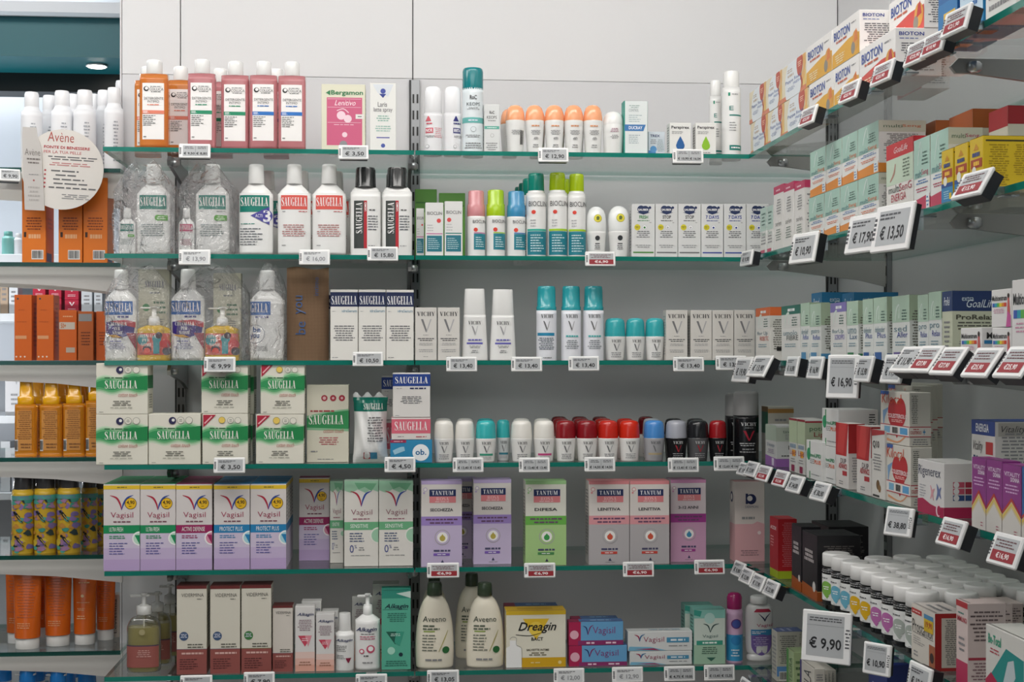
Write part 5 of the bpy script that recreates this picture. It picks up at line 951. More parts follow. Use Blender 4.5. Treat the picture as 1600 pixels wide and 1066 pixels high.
for i, (c, px) in enumerate(((('c8c6c2/g'), 690), ('c8c6c2/g', 724), ('2f9ca0/g', 756), ('d8d6d0/g', 812), ('d8d6d0/g', 845), ('7a1018/g', 874), ('7a1018/g', 906), ('a01c14/g', 940), ('b02014/g', 974), ('a0a8b0/g', 1016), ('141416/g', 1050), ('141416/g', 1084))):
    w = ['behind the roll-on beside the tampon box', 'behind the second white roll-on', 'behind the front turquoise roll-on', 'behind the white capped roll-on of the middle', 'behind the pink striped roll-on', 'behind the leftmost dark red one', 'behind the second dark red one', 'behind the left bright red one', 'behind the right bright red one', 'behind the sky blue one', 'behind the silver capped one', 'behind the black capped grey one'][i]
    B(vroll(c, W0 if i < 10 else '2a2a2c/g'), px - 12, px + 17, 654, 3, 'roll-on in the second row ' + w, .085, gr)
for i, px in enumerate((868, 900, 932, 1004)):
    B(vroll('6a0c14/g'), px - 8, px + 19, 651, 3, 'dark red capped roll-on in the third row, ' + ['leftmost', 'second from left', 'third from left', 'rightmost'][i], .145, gr)
B('vhomme', 1146, 1185, 612, 3, 'black spray can with grey cap in front', .02, 'black cans with grey caps'); B('vhomme', 1133, 1168, 615, 3, 'black spray can with grey cap just behind the other', .09, 'black cans with grey caps')
# fifth shelf, left
gg = 'lilac footed cartons with a V logo'
VX = [(161.5, 218.5, 'g'), (219, 274.5, 'g'), (275, 331.5, 'm'), (334, 390.5, 'b'), (391, 447.5, 'b')]
nm = ['leftmost green banded V carton', 'second green banded V carton', 'magenta banded V carton in the front row', 'left of the two blue banded V cartons', 'right of the two blue banded V cartons']
for i, (a, b, k) in enumerate(VX):
    C(p_vagisil(k), 'd8d2d0', a, b, 757, 4, nm[i], .05, .008, gg)
    for j in (1, 2, 3):
        e = onY(0, 0, 1)  # each further row sits straight behind, one carton depth back
        Y0 = YF + .008; Y1 = Y0 + j * .053; xa = onY(a, 0, Y0)[0]; xb = onY(b, 0, Y0)[0]
        def topx(x, Y): 
            vx = x * cos(YAW) - Y * sin(YAW); vz = x * sin(YAW) + Y * cos(YAW); return 800 + F * vx / vz
        zt = onY(a, 757, Y0)[2]; ty = HOR - (zt - CZ) * F / ((xa + xb) / 2 * sin(YAW) + Y1 * cos(YAW))
        C(p_vagisil(k), 'd8d2d0', topx(xa, Y1), topx(xb, Y1), ty, 4, '%s carton in row %s behind the %s' % ({'g': 'green topped', 'm': 'magenta topped', 'b': 'blue topped'}[k], ['two', 'three', 'four'][j - 1], nm[i].replace(' in the front row', '').replace(' V carton', ' one')), .05, .008 + j * .053, gg)
C(p_vagisil('m'), 'd8d2d0', 467, 515, 747, 4, 'magenta banded V carton set back beside the blue ones', .05, .13, gg)
gn = 'white cartons with a pale green band'
C(p_sensitive, 'dedbd4', 515.5, 536.5, 752, 4, 'pale green banded carton half hidden behind the others', .05, .085, gn)
C(p_sensitive, 'dedbd4', 537.5, 591.5, 752, 4, 'left front carton with pale green band', .05, .03, gn); C(p_sensitive, 'dedbd4', 592, 645.5, 752, 4, 'right front carton with pale green band', .05, .03, gn)
C(p_sensitive, 'dedbd4', 560, 602, 750, 4, 'pale green banded carton behind the front pair', .05, .1, gn)
# fifth shelf, right
gt = 'two-tone cartons with navy and pink name plates'
lil = ('c4b6d4', '9c84c4', 'SECCHEZZA', 'b8a84c', '7a5ab0', 'b9a8d0')
C(p_tantum(*lil), 'dcd7d2', 658, 722, 752, 4, 'left lilac two-tone carton', .06, .012, gt); C(p_tantum(*lil), 'd6d0cc', 739.5, 799, 750, 4, 'lilac two-tone carton standing slightly back', .06, .04, gt)
C(p_tantum(*lil), 'd0cac6', 700, 744, 748, 4, 'lilac two-tone carton behind the gap of the lilac pair', .05, .13, gt)
C(p_tantum('a8cc88', '6ab04c', 'DIFESA', '3c9c50', '4a8c50', '9cc88c'), 'dcdcd0', 821, 885, 752, 4, 'green two-tone carton standing alone', .06, .012, gt)
pk = ('b4b0b2', 'dc9aa0', 'LENITIVA', 'd0543c', 'c8483c', 'dc8c90')
C(p_tantum(*pk), 'ddd6d1', 920, 983.5, 752, 4, 'left of the pink and grey two-tone cartons', .06, .012, gt); C(p_tantum(*pk), 'ddd6d1', 984, 1046, 752, 4, 'right of the pink and grey two-tone cartons', .06, .012, gt)
C(p_tantum('c89ab8', 'a03c8c', '3-12 ANNI', '3c8cb0', 'a03c8c', 'c88ab0'), 'd8ccd0', 1047.5, 1103.5, 750, 4, 'magenta two-tone carton reading 3-12 ANNI', .06, .04, gt)
C(p_doxy, 'd0c6c0', 1148, 1195, 753, 4, 'pale rose carton with navy D near the corner', .05, .03)
# bottom shelf, left
gh = 'clear pump bottles with brown labels'
B('handsoap', 199, 251, 927, 5, 'front clear pump bottle with olive liquid', .03, gh); B('handsoap', 224, 268, 925, 5, 'second clear pump bottle behind the front one', .115, gh); B('handsoap', 246, 285, 913, 5, 'third clear pump bottle at the back of the column', .2, gh)
gw = 'cream and brown cartons'
C(p_vid('3c5478'), 'd6d2c4', 276, 323, 916, 5, 'leftmost tall cream and brown carton', .06, .012, gw); C(p_vid('3c5478'), 'd6d2c4', 328, 375.5, 916, 5, 'middle tall cream and brown carton', .06, .012, gw); C(p_vid('3c7a40'), 'd6d2c4', 377, 424, 915, 5, 'tall cream and brown carton with green dot', .06, .012, gw)
C(p_vid('', True), 'd6cfc6', 426, 457.5, 947, 5, 'short narrow cream and brown carton', .045, .02, gw)
ga = 'pale cartons and bottles with navy script'
C(p_alk(), 'dcdad8', 461, 492, 948, 5, 'taller pale carton with a pink triangle', .035, .02, ga); C(p_alk(), 'd6d4d2', 471, 502, 940, 5, 'pale carton behind the taller pink triangle one', .035, .07, ga)
C(p_alk(), 'dcdad8', 493.5, 522.5, 960, 5, 'shorter pale carton with a pink triangle', .035, .02, ga); C(p_alk(), 'd6d4d2', 503, 529, 955, 5, 'pale carton behind the shorter pink triangle one', .035, .075, ga)
B('alkabottle', 524, 553.5, 958, 5, 'small white bottle with navy script', .02, ga); B('alkapump', 555, 594, 928, 5, 'white pump bottle with pink hearts', .02, ga)
C(p_alk(), 'cfcdc9', 550, 583, 932, 5, 'pale carton behind the white pump bottle', .035, .12, ga); C(p_alk(True), '58b096', 596, 642, 923, 5, 'mint green carton with dark green triangle', .06, .02, ga); C(p_alk(), 'c2c4bc', 582, 624, 913, 5, 'pale carton rising behind the mint green one', .05, .12, ga)
# bottom shelf, right
gA = 'cream lotion bottles with dark green caps'
B('aveeno', 649, 709, 910, 5, 'leftmost front cream lotion bottle', .02, gA); B('aveeno', 728, 787, 911, 5, 'front cream lotion bottle beside the yellow box', .02, gA); B('aveeno', 711, 763, 896, 5, 'cream lotion bottle behind the right front one', .12, gA)
B('aveeno', 655, 702, 897, 5, 'cream lotion bottle hidden behind the leftmost one', .13, gA)
C(p_drea, 'e6e2d0', 790.5, 884.5, 955, 5, 'yellow and white wipes box with black brush script', .06, .02); C(p_crema, 'c05070', 789, 872, 948, 5, 'magenta topped box behind the yellow wipes box', .05, .11)
gz = 'blue and magenta cream boxes'
a1 = C(p_crema, '6aa8d4', 889, 980, 1009, 5, 'lower front blue and magenta cream box', .035, .02, gz); C(p_crema, '6aa8d4', 888.5, 974, 972, 5, 'upper front blue and magenta cream box', .035, .02, gz, on=a1)
a2 = C(p_crema, '6aa8d4', 893, 972, 1004, 5, 'lower rear blue and magenta cream box', .035, .07, gz); C(p_crema, '6aa8d4', 893, 966, 967, 5, 'upper rear blue and magenta cream box', .035, .07, gz, on=a2)
gy = 'small white and blue boxes with V logo'
a3 = C(p_whitebox, 'dcdedd', 983.5, 1081.5, 1018, 5, 'lower small white and blue V box', .04, .02, gy); C(p_whitebox, 'dcdedd', 981, 1082, 987, 5, 'upper small white and blue V box', .04, .02, gy, on=a3)
C(p_vgreen, 'd0dcd2', 1084, 1133.5, 953, 5, 'mint green V carton in front', .045, .02, 'mint green V cartons'); C(p_vgreen, 'd0dcd2', 1070, 1114, 946, 5, 'mint green V carton behind the front one', .045, .09, 'mint green V cartons')
B('vagspray', 1135, 1160, 926, 5, 'pink spray can with magenta cap', .03); B('powder', 1164, 1207, 931, 5, 'white talc bottle with violet panel', .04)
# ------------------------------------------------------------------ right run prints
SIDE = [L(.12, .1, .88, .9, 16, '7c7c80')]
def p_pappa(w, h, d): return {'F': [R(0, 0, 1, .13, 'd98260', 1), P([(.6, .13), (1, .13), (1, .55), (.85, .4)], 'e8c878', 1), P([(.66, .13), (.8, .13), (.95, .35), (1, .7), (1, 1), (.88, 1), (.9, .6)], 'e2b06a', 1.3), D(.48, .4, .34, 'e6ecf0', 1.6), T('Pappa Reale', .16, .42, .84, .54, '3c5ca0', 's'), T('FRESH', .5, .33, .8, .4, '4c6cac'), L(.2, .2, .6, .32, 3, '7a8cb0'), D(.76, .84, .13, 'c0503c', 2), D(.76, .72, .11, 'c0503c', 2), L(.68, .72, .85, .88, 3, 'f0c8b0', 3), RB([(.78, .66, .03), (.8, .45, .05), (.86, .25, .05), (.84, .1, .03)], 'b4503c'), L(.2, .72, .5, .84, 2, 'b8a48c'), L(.22, .6, .55, .68, 1, 'c8b8a8', 3, .8)], 'R': [R(0, 0, 1, .13, 'e0a878')] + SIDE}
def p_bioton(c, c2): return lambda w, h, d: {'F': [P([(0, 0), (1, 0), (1, .5), (.62, .5), (0, .34)], c, 1), T('BIOTON', .07, .64, .66, .86, '2c4c9c', 'b'), L(.1, .55, .62, .61, 1, 'c05c3c', 3, .8), D(.86, .34, .12, 'd89a3c'), D(.78, .2, .07, '8a8478'), P([(.8, .3), (.94, .34), (.9, .62), (.84, .56)], c2), L(.1, .05, .5, .28, 4, 'f0e4c0'), L(.7, .78, .9, .84, 1)], 'R': [T('BIOTON', .08, .84, .62, .92, '2c3c8c', 'b'), L(.08, .76, .5, .8, 1, '4a5aa0'), L(.1, .1, .88, .7, 12, '55555a')], 'T': []}
def p_multi(foot, name='multiSeng', tc='e07848', big=False, top='a9cbbd'):
    return lambda w, h, d: {'F': [R(0, .46, 1, 1, top, 1), P([(0, 0), (1, 0), (1, .22), (0, .16)], foot, 1), R(.78, .02, .98, .24, 'e8ecec', 2), L(.8, .04, .96, .2, 3, '4a7ab0', 4), T(name[:5], .1, .47, .5, .57, '5a8a90'), T(name[5:] or 'x', .5, .47, .92, .57, tc), L(.15, .37, .9, .44, 2, '4a7ab8'), L(.12, .26, .9, .33, 2, tc), RB([(.25, .64, .02), (.35, .85, .04), (.45, .95, .02), (.48, .75, .03)], 'd6e4de'), L(.5, .62, .9, .82, 4, '4a6a60')], 'R': [R(0, .78, 1, 1, 'd0d2c0', 1), T('multi', .1, .86, .5, .92, '5a7a60'), T('Seng', .5, .86, .9, .92, tc), R(0, 0, 1, .18, foot, 1), L(.1, .25, .9, .75, 16, '6a6a6c')]}
def p_energia(w, h, d): return {'F': [R(0, .8, 1, 1, 'c4242e', 1), R(0, .45, 1, .8, 'c4d6c0', 1), T('GoalLife', .3, .86, .8, .94, 'f0dcdc', 'i'), RB([(.15, .5, .02), (.3, .6, .05), (.35, .72, .03)], 'b08070'), L(.6, .5, .9, .76, 6, '6a7a68'), T('multi', .1, .34, .5, .44, '3c4a48'), T('SenG', .5, .34, .95, .44, 'a83048'), T('ENERGIA', .2, .22, .75, .32, 'b83048'), L(.3, .1, .7, .16, 2)], 'R': [R(0, .8, 1, 1, 'c4242e', 1), T('extra', .5, .9, .85, .95, 'f0e0e0'), T('GoalLife', .15, .82, .9, .89, 'f0e0e0', 'i'), L(.1, .1, .9, .7, 12)], 'T': [R(0, 0, 1, 1, 'a83038')]}
def p_pinktop(w, h, d): return {'F': [R(0, .88, 1, 1, 'bc3860', 1), L(.15, .9, .8, .96, 1, 'f0d0d8'), L(.3, .55, .8, .8, 6), T('se/en', .2, .38, .8, .46, '8a8a88'), L(.2, .15, .8, .34, 5, '7a8a80')], 'R': [R(0, .88, 1, 1, 'bc3860', 1)] + [L(.1, .1, .9, .8, 14)]}
def p_mintsmall(w, h, d): return {'F': [R(0, .5, 1, 1, 'b4ccc2', 1), R(0, 0, .7, .1, 'c04c68'), L(.2, .6, .8, .9, 4, '5a7a70'), L(.15, .2, .85, .4, 3), T('Sen', .2, .4, .8, .48, '7a9a90')], 'R': SIDE}
def p_yellow(w, h, d): return {'F': [R(0, 0, 1, .3, '2c86b8', 1), R(0, .28, 1, .36, '1c4a90', 1.5), P([(.3, .78), (.5, .9), (.7, .78)], 'c88c20'), R(.1, .46, .95, .62, 'a8401c', 2), L(.2, .5, .85, .58, 1, 'f0c040', 3, .9), L(.1, .66, .9, .74, 1, '3c4a80', 3, .9), D(.35, .4, .16, 'e8e8dc'), L(.2, .05, .7, .22, 4, 'b0d8e8'), R(.7, .04, .9, .16, 'e0c020', 2)], 'R': [R(.05, .9, .95, .93, '3a3410', 1), L(.1, .12, .48, .86, 18, 'a88c10'), L(.54, .3, .92, .86, 14, 'a88c10')], 'T': [R(0, 0, 1, 1, 'c0a010')]}
def p_suppl(top, word1, word2, c, foot, mint=True):
    def f(w, h, d):
        p = [R(0, .6, 1, 1, 'b4cdb8' if mint else 'dcdcd8', 1)] + ([R(0, .84, 1, 1, top, 1.5), L(.3, .89, .8, .95, 1, 'eef2f2', 3, .8)] if top else [])
        p += [RB([(.2, .62, .02), (.26, .8, .06), (.42, .86, .03), (.4, .66, .05)], 'd8e6dc', 2), L(.55, .62, .9, .8, 4, '4a6a60', 3), T(word1, .12, .46, .86, .55, '6a8a98'), T(word2, .3, .37, .92, .455, c), L(.2, .24, .8, .32, 2, '7a9aa8')]
        if foot: p += [R(.1, .02, .62, .15, foot, 2), R(.68, .02, .8, .15, 'd8dcdc', 2)]
        return {'F': p, 'R': [R(0, .62, 1, 1, 'b0c4a8' if mint else 'd0d0c8', 1)] + ([R(0, .84, 1, 1, top, 1.5)] if top else []) + ([R(0, 0, 1, .13, foot, 1.2)] if foot else []) + [L(.12, .2, .88, .78, 14, '6a6a60'), R(.3, .18, .7, .25, '2a2a28', 4)], 'T': [R(0, 0, 1, 1, 'c0ccb8')]}
    return f
def p_lid(top, word): return lambda w, h, d: {'F': [R(0, .72, 1, 1, top, 1), T(word[:6], .2, .8, .8, .92, 'e8eef4', 'i'), L(.2, .2, .8, .6, 6)], 'R': [R(0, .72, 1, 1, top, 1), T('extra', .2, .86, .45, .92, 'c8d8e0'), T('GoalLife', .3, .77, .9, .88, 'd8e4ea', 'i'), T(word, .08, .6, .92, .67, '4a4a3c', 'b'), L(.1, .45, .9, .58, 3, '5a5a50'), L(.1, .1, .9, .4, 10)], 'T': [R(0, 0, 1, 1, top)]}
def p_centrum(w, h, d):
    rb = ['d0402c', 'e08a2c', 'e0cc2c', '5cb04c', '2c9cb0', '3c5cb0']
    return {'F': [T('Multicentrum', .05, .7, .8, .84, '3a3a3c', 'b')] + [R(.06 + i * .12, .54, .06 + (i + 1) * .12, .64, rb[5 - i], 2) for i in range(6)] + [L(.1, .36, .7, .5, 3, 'd09ab0'), P([(.8, .02), (.98, .02), (.95, .5), (.9, .86), (.84, .8), (.82, .45)], 'c8605c', 2), D(.88, .82, .05, '3a2420', 3), P([(.76, 0), (1, 0), (1, .3), (.84, .42)], 'c85a9c', 2.5)], 'R': [T('Multi', .2, .68, .9, .86, '2c2c2c', 'b'), R(.1, .54, .9, .64, '2c7cb0', 2), L(.1, .15, .9, .45, 4)]}
def p_armo(w, h, d): return {'F': [R(.2, .7, .26, .98, '2c8c50', 1), R(.2, .02, .26, .2, '2c8c50', 1), D(.16, .64, .12, '2c9c68'), T('ArmoLIPID', .1, .58, .96, .68, '2c9060', 'b'), L(.2, .4, .6, .54, 3), T('PLUS', .55, .42, .95, .52, 'e0662c', 'b'), L(.3, .1, .9, .16, 1)], 'R': [L(.75, .1, .95, .9, 12, '3c3c3c')], 'T': []}
def p_kilocal(w, h, d): return {'F': [R(0, .93, .3, 1, '2c5ca8', 1), T('Kilocal', .06, .77, .74, .95, 'd0502c', 'n', 4), D(.44, .6, .17, 'b8242c', 1.5), D(.72, .62, .17, 'b8242c', 1.5), P([(.275, .57), (.885, .58), (.58, .12)], 'b8242c', 1.5), P([(.08, .62), (.3, .7), (.16, .5), (.1, .3)], '7aa0c8', 1), RB([(.1, .1, .04), (.6, .05, .02), (.9, .2, .03)], 'd89a70', 1), T('COLESTEROLO', .24, .5, .94, .58, 'f0e0e0', 'b'), L(.38, .42, .8, .48, 2, 'f0c8c0'), R(0, .18, 1, .36, 'e4e0dc', 3), R(0, .355, 1, .37, 'b83040', 4), R(0, .175, 1, .19, 'b83040', 4), R(.15, .21, .35, .33, '7ab0d0', 4), BC(.42, .2, .64, .34, 4), R(.7, .21, .95, .33, '5aa0d0', 4)],
    'R': [L(.1, .42, .4, .95, 16, '6a6a64'), R(0, .355, 1, .37, 'b83040', 4), R(0, .175, 1, .19, 'b83040', 4), R(0, .19, 1, .355, 'e4ddd4', 3), T('COLESTEROLO', .03, .23, .55, .29, 'b04040', 'b', 5), L(.1, .3, .5, .34, 1, 'b04040', 5), T('+', .62, .22, .74, .32, '3c8cc0', 'b', 5), L(.1, .02, .9, .15, 3)]}
def p_rigen(w, h, d): return {'F': [T('Rigenerex', .04, .66, .88, .9, '2c3454', 'n'), L(.08, .3, .35, .55, 5, 'a0a0a8', 3, .3, 'l'), RB([(.5, .3, .02), (.56, .42, .06), (.5, .55, .02)], 'dca0a8'), RB([(.62, .28, .02), (.58, .42, .05), (.66, .5, .02)], 'dca0a8'), RB([(.72, .3, .02), (.8, .45, .08), (.74, .6, .02)], '6a78a8'), RB([(.9, .35, .02), (.84, .45, .06), (.9, .55, .02)], '6a78a8'), P([(0, 0), (1, 0), (1, .2), (.75, .17), (.5, .2), (.2, .28), (0, .25)], 'a81c4c', 1.5), D(.8, .12, .09, 'e8d0d8'), D(.83, .12, .07, 'a81c4c', 3)], 'R': [R(0, 0, 1, .2, 'a81c4c', 1.5)] + [R(.22, .32 + .12 * i, .5, .42 + .12 * i, ('2c4a80', 'c05068', 'c05068')[i], 2) for i in range(3)] + [R(.52, .32 + .12 * i, .72, .42 + .12 * i, ('2c4a80', 'a82c44', 'a82c44')[i], 2) for i in range(3)] + [D(.3, .37, .07, 'e0e0e0', 3), D(.3, .49, .07, 'e0e0e0', 3), D(.3, .61, .07, 'e0e0e0', 3), L(.78, .3, .95, .7, 14)]}
def p_dup(w, h, d): return {'F': [P([(0, .5), (.85, .5), (1, 1), (0, 1)], 'b82024', 1), P([(.1, .55), (.6, .52), (.9, 1), (.3, 1)], 'c83c38', 1.4), T('DUP', .4, .38, .85, .46, '5a4a50'), T('ADVANCE', .25, .3, .9, .38, 'b02c34', 'b'), R(.55, .2, .9, .27, 'b02c34', 2), L(.2, .05, .7, .12, 2)], 'R': [R(0, .55, 1, 1, 'b02428', 1), L(.2, .1, .9, .5, 10)], 'T': []}
def p_coq(w, h, d): return {'F': [P([(0, .9), (1, .95), (1, 1), (0, 1)], 'b02c34'), T('Q10', .1, .72, .6, .84, '3c3c3c', 'b'), L(.1, .4, .8, .66, 6), D(.5, .2, .13, '6a5030'), D(.62, .15, .1, '8a6a40'), R(.1, .02, .6, .05, '2c2c2c')], 'R': SIDE}
def p_lipid(w, h, d): return {'F': [R(0, .55, 1, 1, 'b0c0a0', 1), R(0, .96, 1, 1, '8a2430', 2), L(.1, .45, .9, .53, 1, '8aa0b0', 3, .9), R(.4, .3, .8, .42, 'e0a030', 2), T('Lipid', .15, .3, .9, .42, '9c2c4c'), L(.2, .18, .8, .27, 2), R(.3, .02, .7, .14, '8c2c50', 2)], 'R': [R(0, .45, 1, .96, 'a8b498', 1), T('potiss', .15, .78, .8, .88, '4a6a50'), T('Lipid', .3, .67, .9, .78, '8c2430'), L(.1, .48, .9, .62, 5), R(0, .95, 1, .98, '9c2c38', 2)]}
def p_purp(w, h, d): return {'F': [R(0, .62, 1, 1, 'a8b8a8', 1), T('Sleep', .15, .45, .85, .56, '7a8898'), L(.2, .3, .85, .42, 3, '8a7a98'), P([(0, 0), (1, 0), (1, .2), (0, .25)], '8c5ca0', 1.2), R(.6, .02, .8, .2, 'd0c8d8', 2)], 'R': [R(0, .62, 1, .96, 'aab4a4', 1), T('tavind', .3, .82, .9, .9, '5a6a5c'), L(.3, .66, .9, .8, 3), R(0, 0, 1, .2, '8c5ca0', 1.2), R(.55, .42, .75, .52, '3a3a38', 3), L(.2, .24, .8, .3, 1, '3a3a38')]}
def p_brown(w, h, d): return {'F': [R(0, .5, 1, .9, '1c6a4c', 1), R(0, .9, 1, 1, '8a6a3c', 1)], 'R': [R(0, .88, 1, .96, 'a87c44', 2), L(.2, .5, .8, .8, 3)]}
def p_en50(w, h, d): return {'F': [R(0, .86, 1, 1, '1c3c84', 1), T('ENERGIA', .2, .89, .75, .97, 'e8eaf0', 'b'), T('Vitality', .08, .68, .5, .8, '4a4a4c', 'i'), R(.62, .68, .92, .8, 'b02c2c', 2), T('50+', .08, .54, .45, .66, '1c3c6c', 'b')], 'R': [L(.08, .3, .5, .9, 18), R(.05, .86, 1, .99, 'b0aca4'), T('Vitality', .1, .88, .5, .96, '4a4a4c', 'i')], 'T': [R(0, 0, 1, 1, '1c3c84')]}
def p_mv(top): return lambda w, h, d: {'F': [R(0, .3, 1, 1, top, 1), T('VITALITY', .1, .84, .95, .9, 'e0c8e0', 'b'), T('DONNA', .45, .77, .92, .83, 'f0e0f0', 'b'), L(.1, .6, .9, .74, 3, 'd8b0d8'), P([(0, .3), (.5, .5), (1, .3), (1, .16), (.5, .38), (0, .16)], 'd8c8a0', 2), P([(0, .34), (.5, .55), (1, .34), (1, .3), (.5, .5), (0, .3)], 'b83c34', 3), P([(0, .28), (.5, .48), (1, .28), (1, .24), (.5, .44), (0, .24)], 'e0c45c', 3), P([(0, .2), (.5, .4), (1, .2), (1, 0), (0, 0)], 'd6d2cc', 3), L(.6, .04, .85, .12, 2, 'b06a78', 4)], 'R': [R(0, .3, 1, 1, top, 1)], 'T': [R(0, 0, 1, 1, top)]}
def p_redlime(w, h, d): return {'F': [R(0, .13, 1, 1, 'a0141e', 1), R(0, 0, 1, .13, '9aac1c', 1), T('ACIDE', .1, .8, .8, .86, 'e8c8c8', 'b'), L(.1, .5, .5, .7, 4, 'd8a0a0')], 'R': [R(0, .13, 1, 1, 'a0141e', 1), R(0, 0, 1, .13, '9aac1c', 1), L(.2, .2, .9, .95, 24, 'c06a70')], 'T': [R(0, 0, 1, 1, 'a83038')]}
def p_black(w, h, d): return {'F': [P([(0, 0), (1, 0), (1, .16), (0, .2)], 'a05018', 1), L(.15, .55, .8, .75, 3, 'b8b0b0', 3, .7), D(.8, .2, .1, 'd0ccc8')], 'R': [R(0, 0, 1, .14, '984a18', 1), R(0, .14, 1, .15, 'c0a060', 1), L(.1, .2, .9, .85, 22, '77706c')], 'T': []}
def p_prost(w, h, d): return {'F': [R(.02, .84, .45, .93, 'b82c2c', 1), L(.06, .86, .4, .91, 1, 'e8c0c0'), T('Prostamol', .06, .52, .9, .74, '2c2c2c', 'n'), R(.06, .5, .94, .51, '3a3a3a'), R(.56, .62, .94, .84, 'd8b41c', 4), R(.56, .84, .94, .92, '4a8ab4', 4), T('19,90', .62, .68, .9, .8, 'b03020', 'b', 5), L(.1, .3, .6, .46, 4, '8a8a8c', 3, .3, 'l'), R(.76, .02, 1, .42, 'a8603c', 1), D(.88, .2, .08, '3a2420'), L(.1, .08, .3, .2, 2)], 'R': [R(0, 0, 1, 1, 'a01c1c', 1), R(.2, .06, .85, .92, 'c8c0b4', 2), L(.3, .1, .7, .9, 24, '5a5a58')], 'T': [R(0, 0, 1, 1, 'c8c0ba'), L(.2, .2, .8, .8, 2)]}
def p_tallpink(w, h, d): return {'F': [R(0, 0, 1, .3, 'b8385c', 1), R(0, .93, 1, 1, 'b03038', 1), L(.1, .84, .8, .88, 1, '4a8a80'), T('IMMUNO', .1, .76, .95, .82, 'b83c4c', 'b'), L(.2, .4, .8, .6, 3)], 'R': [L(.05, .55, .95, .92, 8, '6a5a5a'), R(.02, .34, .6, .37, 'a83044', 2), L(.05, .1, .95, .32, 6, '8a6a70')]}
def p_betot(w, h, d): return {'F': [P([(0, .0), (.3, 0), (1, .5), (1, .75), (.55, .8), (.1, .35)], '1c8c88', 1), P([(0, .0), (1, 0), (1, .38), (.6, .2), (.15, .42), (0, .3)], 'b01c48', 1.2), P([(.45, .3), (.6, .65), (.75, .7), (.8, .5), (.6, .25)], 'c0ccd0', 2), T('Be-Total', .08, .78, .42, .9, '2c9c7c', 'b'), L(.1, .66, .4, .74, 2, 'b84050')], 'R': [R(0, 0, 1, .5, 'b01c48', 1)] + SIDE, 'T': []}
def p_laila(w, h, d): return {'F': [R(0, 0, .12, 1, '3c2c70', 1), V('LAILA', .3, .3, .8, .9, '3c3c40', 'n'), L(.2, .05, .9, .25, 4)], 'R': SIDE, 'T': []}
def p_greenbox(w, h, d): return {'F': [R(0, 0, .3, 1, '4c8a40', 1), V('INTEGRA', .4, .15, .8, .85, '3c6a3c', 'n')], 'R': [L(.15, .2, .85, .85, 5, '4a6a40')], 'T': []}
def p_plain(w, h, d): return {'F': [L(.1, .1, .9, .9, 10)], 'R': [L(.08, .35, .92, .93, 14, '6a6a68'), R(0, .1, .6, .3, '5a8ac0', 1), BC(.1, .02, .5, .2, 3)], 'T': [R(0, 0, 1, 1, '5a6a9c'), L(.1, .2, .9, .8, 2, 'b0b8d0')]}
def p_navy(w, h, d): return {'F': [L(.1, .6, .9, .8, 2, 'b8c0dc', 3, .7)], 'R': [L(.1, .4, .9, .8, 3, '8a98c8')], 'T': [L(.2, .2, .8, .6, 2, '8a98c8')]}
# ---- top shelf
g1 = 'cream and orange cartons in two tiers'; bC = 'e6dcc0'
H1 = .0725
lo = [CR(p_pappa, bC, a, b, 0, 0, l, d=.045, dx=.012, group=g1, h=H1) for a, b, l in ((1173, 1200, 'lower cream and orange carton nearest the corner'), (1200, 1225.5, 'lower cream and orange carton in the middle'), (1225.5, 1262, 'lower cream and orange carton touching the yellow ones'))]
for o, (a, b, l) in zip(lo, ((1171, 1197, 'upper cream and orange carton nearest the corner'), (1197, 1222, 'upper cream and orange carton in the middle'), (1222, 1259, 'upper cream and orange carton touching the yellow ones'))): CR(p_pappa, bC, a, b, 0, 0, l, d=.045, dx=.012, group=g1, on=o, h=H1)
g2 = 'white and yellow cartons in two tiers'; BY, BR = p_bioton('e0a82c', 'd87830'), p_bioton('d0463c', 'b83030')
m1 = CR(BY, 'ebe9e6', 1264, 1303, 0, 0, 'lower yellow carton, left of two', d=.06, dx=.012, group=g2, h=.075); m2 = CR(BY, 'ebe9e6', 1303.5, 1342, 0, 0, 'lower yellow carton touching the red one', d=.06, dx=.012, group=g2, h=.075)
CR(BY, 'ebe9e6', 1260, 1300, 0, 0, 'upper yellow carton, left of two', d=.06, dx=.012, group=g2, on=m1, h=.075); CR(BY, 'ebe9e6', 1300.5, 1343, 0, 0, 'upper yellow carton, right of two with its side in view', d=.072, dx=.012, group=g2, on=m2, h=.075)
r1 = CR(BR, 'ebe9e6', 1343, 1399, 0, 0, 'lower red and white carton behind a tag', d=.078, dx=.012, group=g2, h=.078); CR(BR, 'ebe9e6', 1389, 1444, 0, 0, 'upper red and white carton cut by the top of the photo', d=.06, dx=.06, group=g2, on=r1, h=.078)
r2 = CR(BR, 'ebe9e6', 1402, 1440, 0, 0, 'red and white carton in the row behind the lower red one', d=.05, dx=.096, group=g2, h=.078)
CR(lambda w, h, d: {'F': [R(0, 0, 1, .6, '2c7cb8', 1), L(.1, .7, .9, .9, 3, 'f0f0f0'), R(.3, .3, .9, .45, 'e0b83c', 2)], 'R': [L(.1, .1, .9, .9, 8, 'd8ecf8')]}, '2468a8', 1466, 1496, 0, 0, 'deep blue carton behind the tags at the top right', d=.06, dx=.012, group='blue cartons at the top right', h=.11)
CR(lambda w, h, d: {'F': [R(0, .2, 1, .8, 'c8e0f0', 1), L(.1, .3, .9, .7, 3, '2c6cb0')], 'R': [L(.1, .1, .9, .9, 8, 'd8ecf8')]}, '2c8cc4', 1500, 1536, 0, 0, 'light blue carton at the top right', d=.06, dx=.012, group='blue cartons at the top right', h=.11)
CR(lambda w, h, d: {'F': [L(.1, .1, .9, .9, 6)], 'R': SIDE}, 'e6e6e2', 1540, 1588, 0, 0, 'white carton in the top right corner of the photo', d=.06, dx=.012, h=.11)
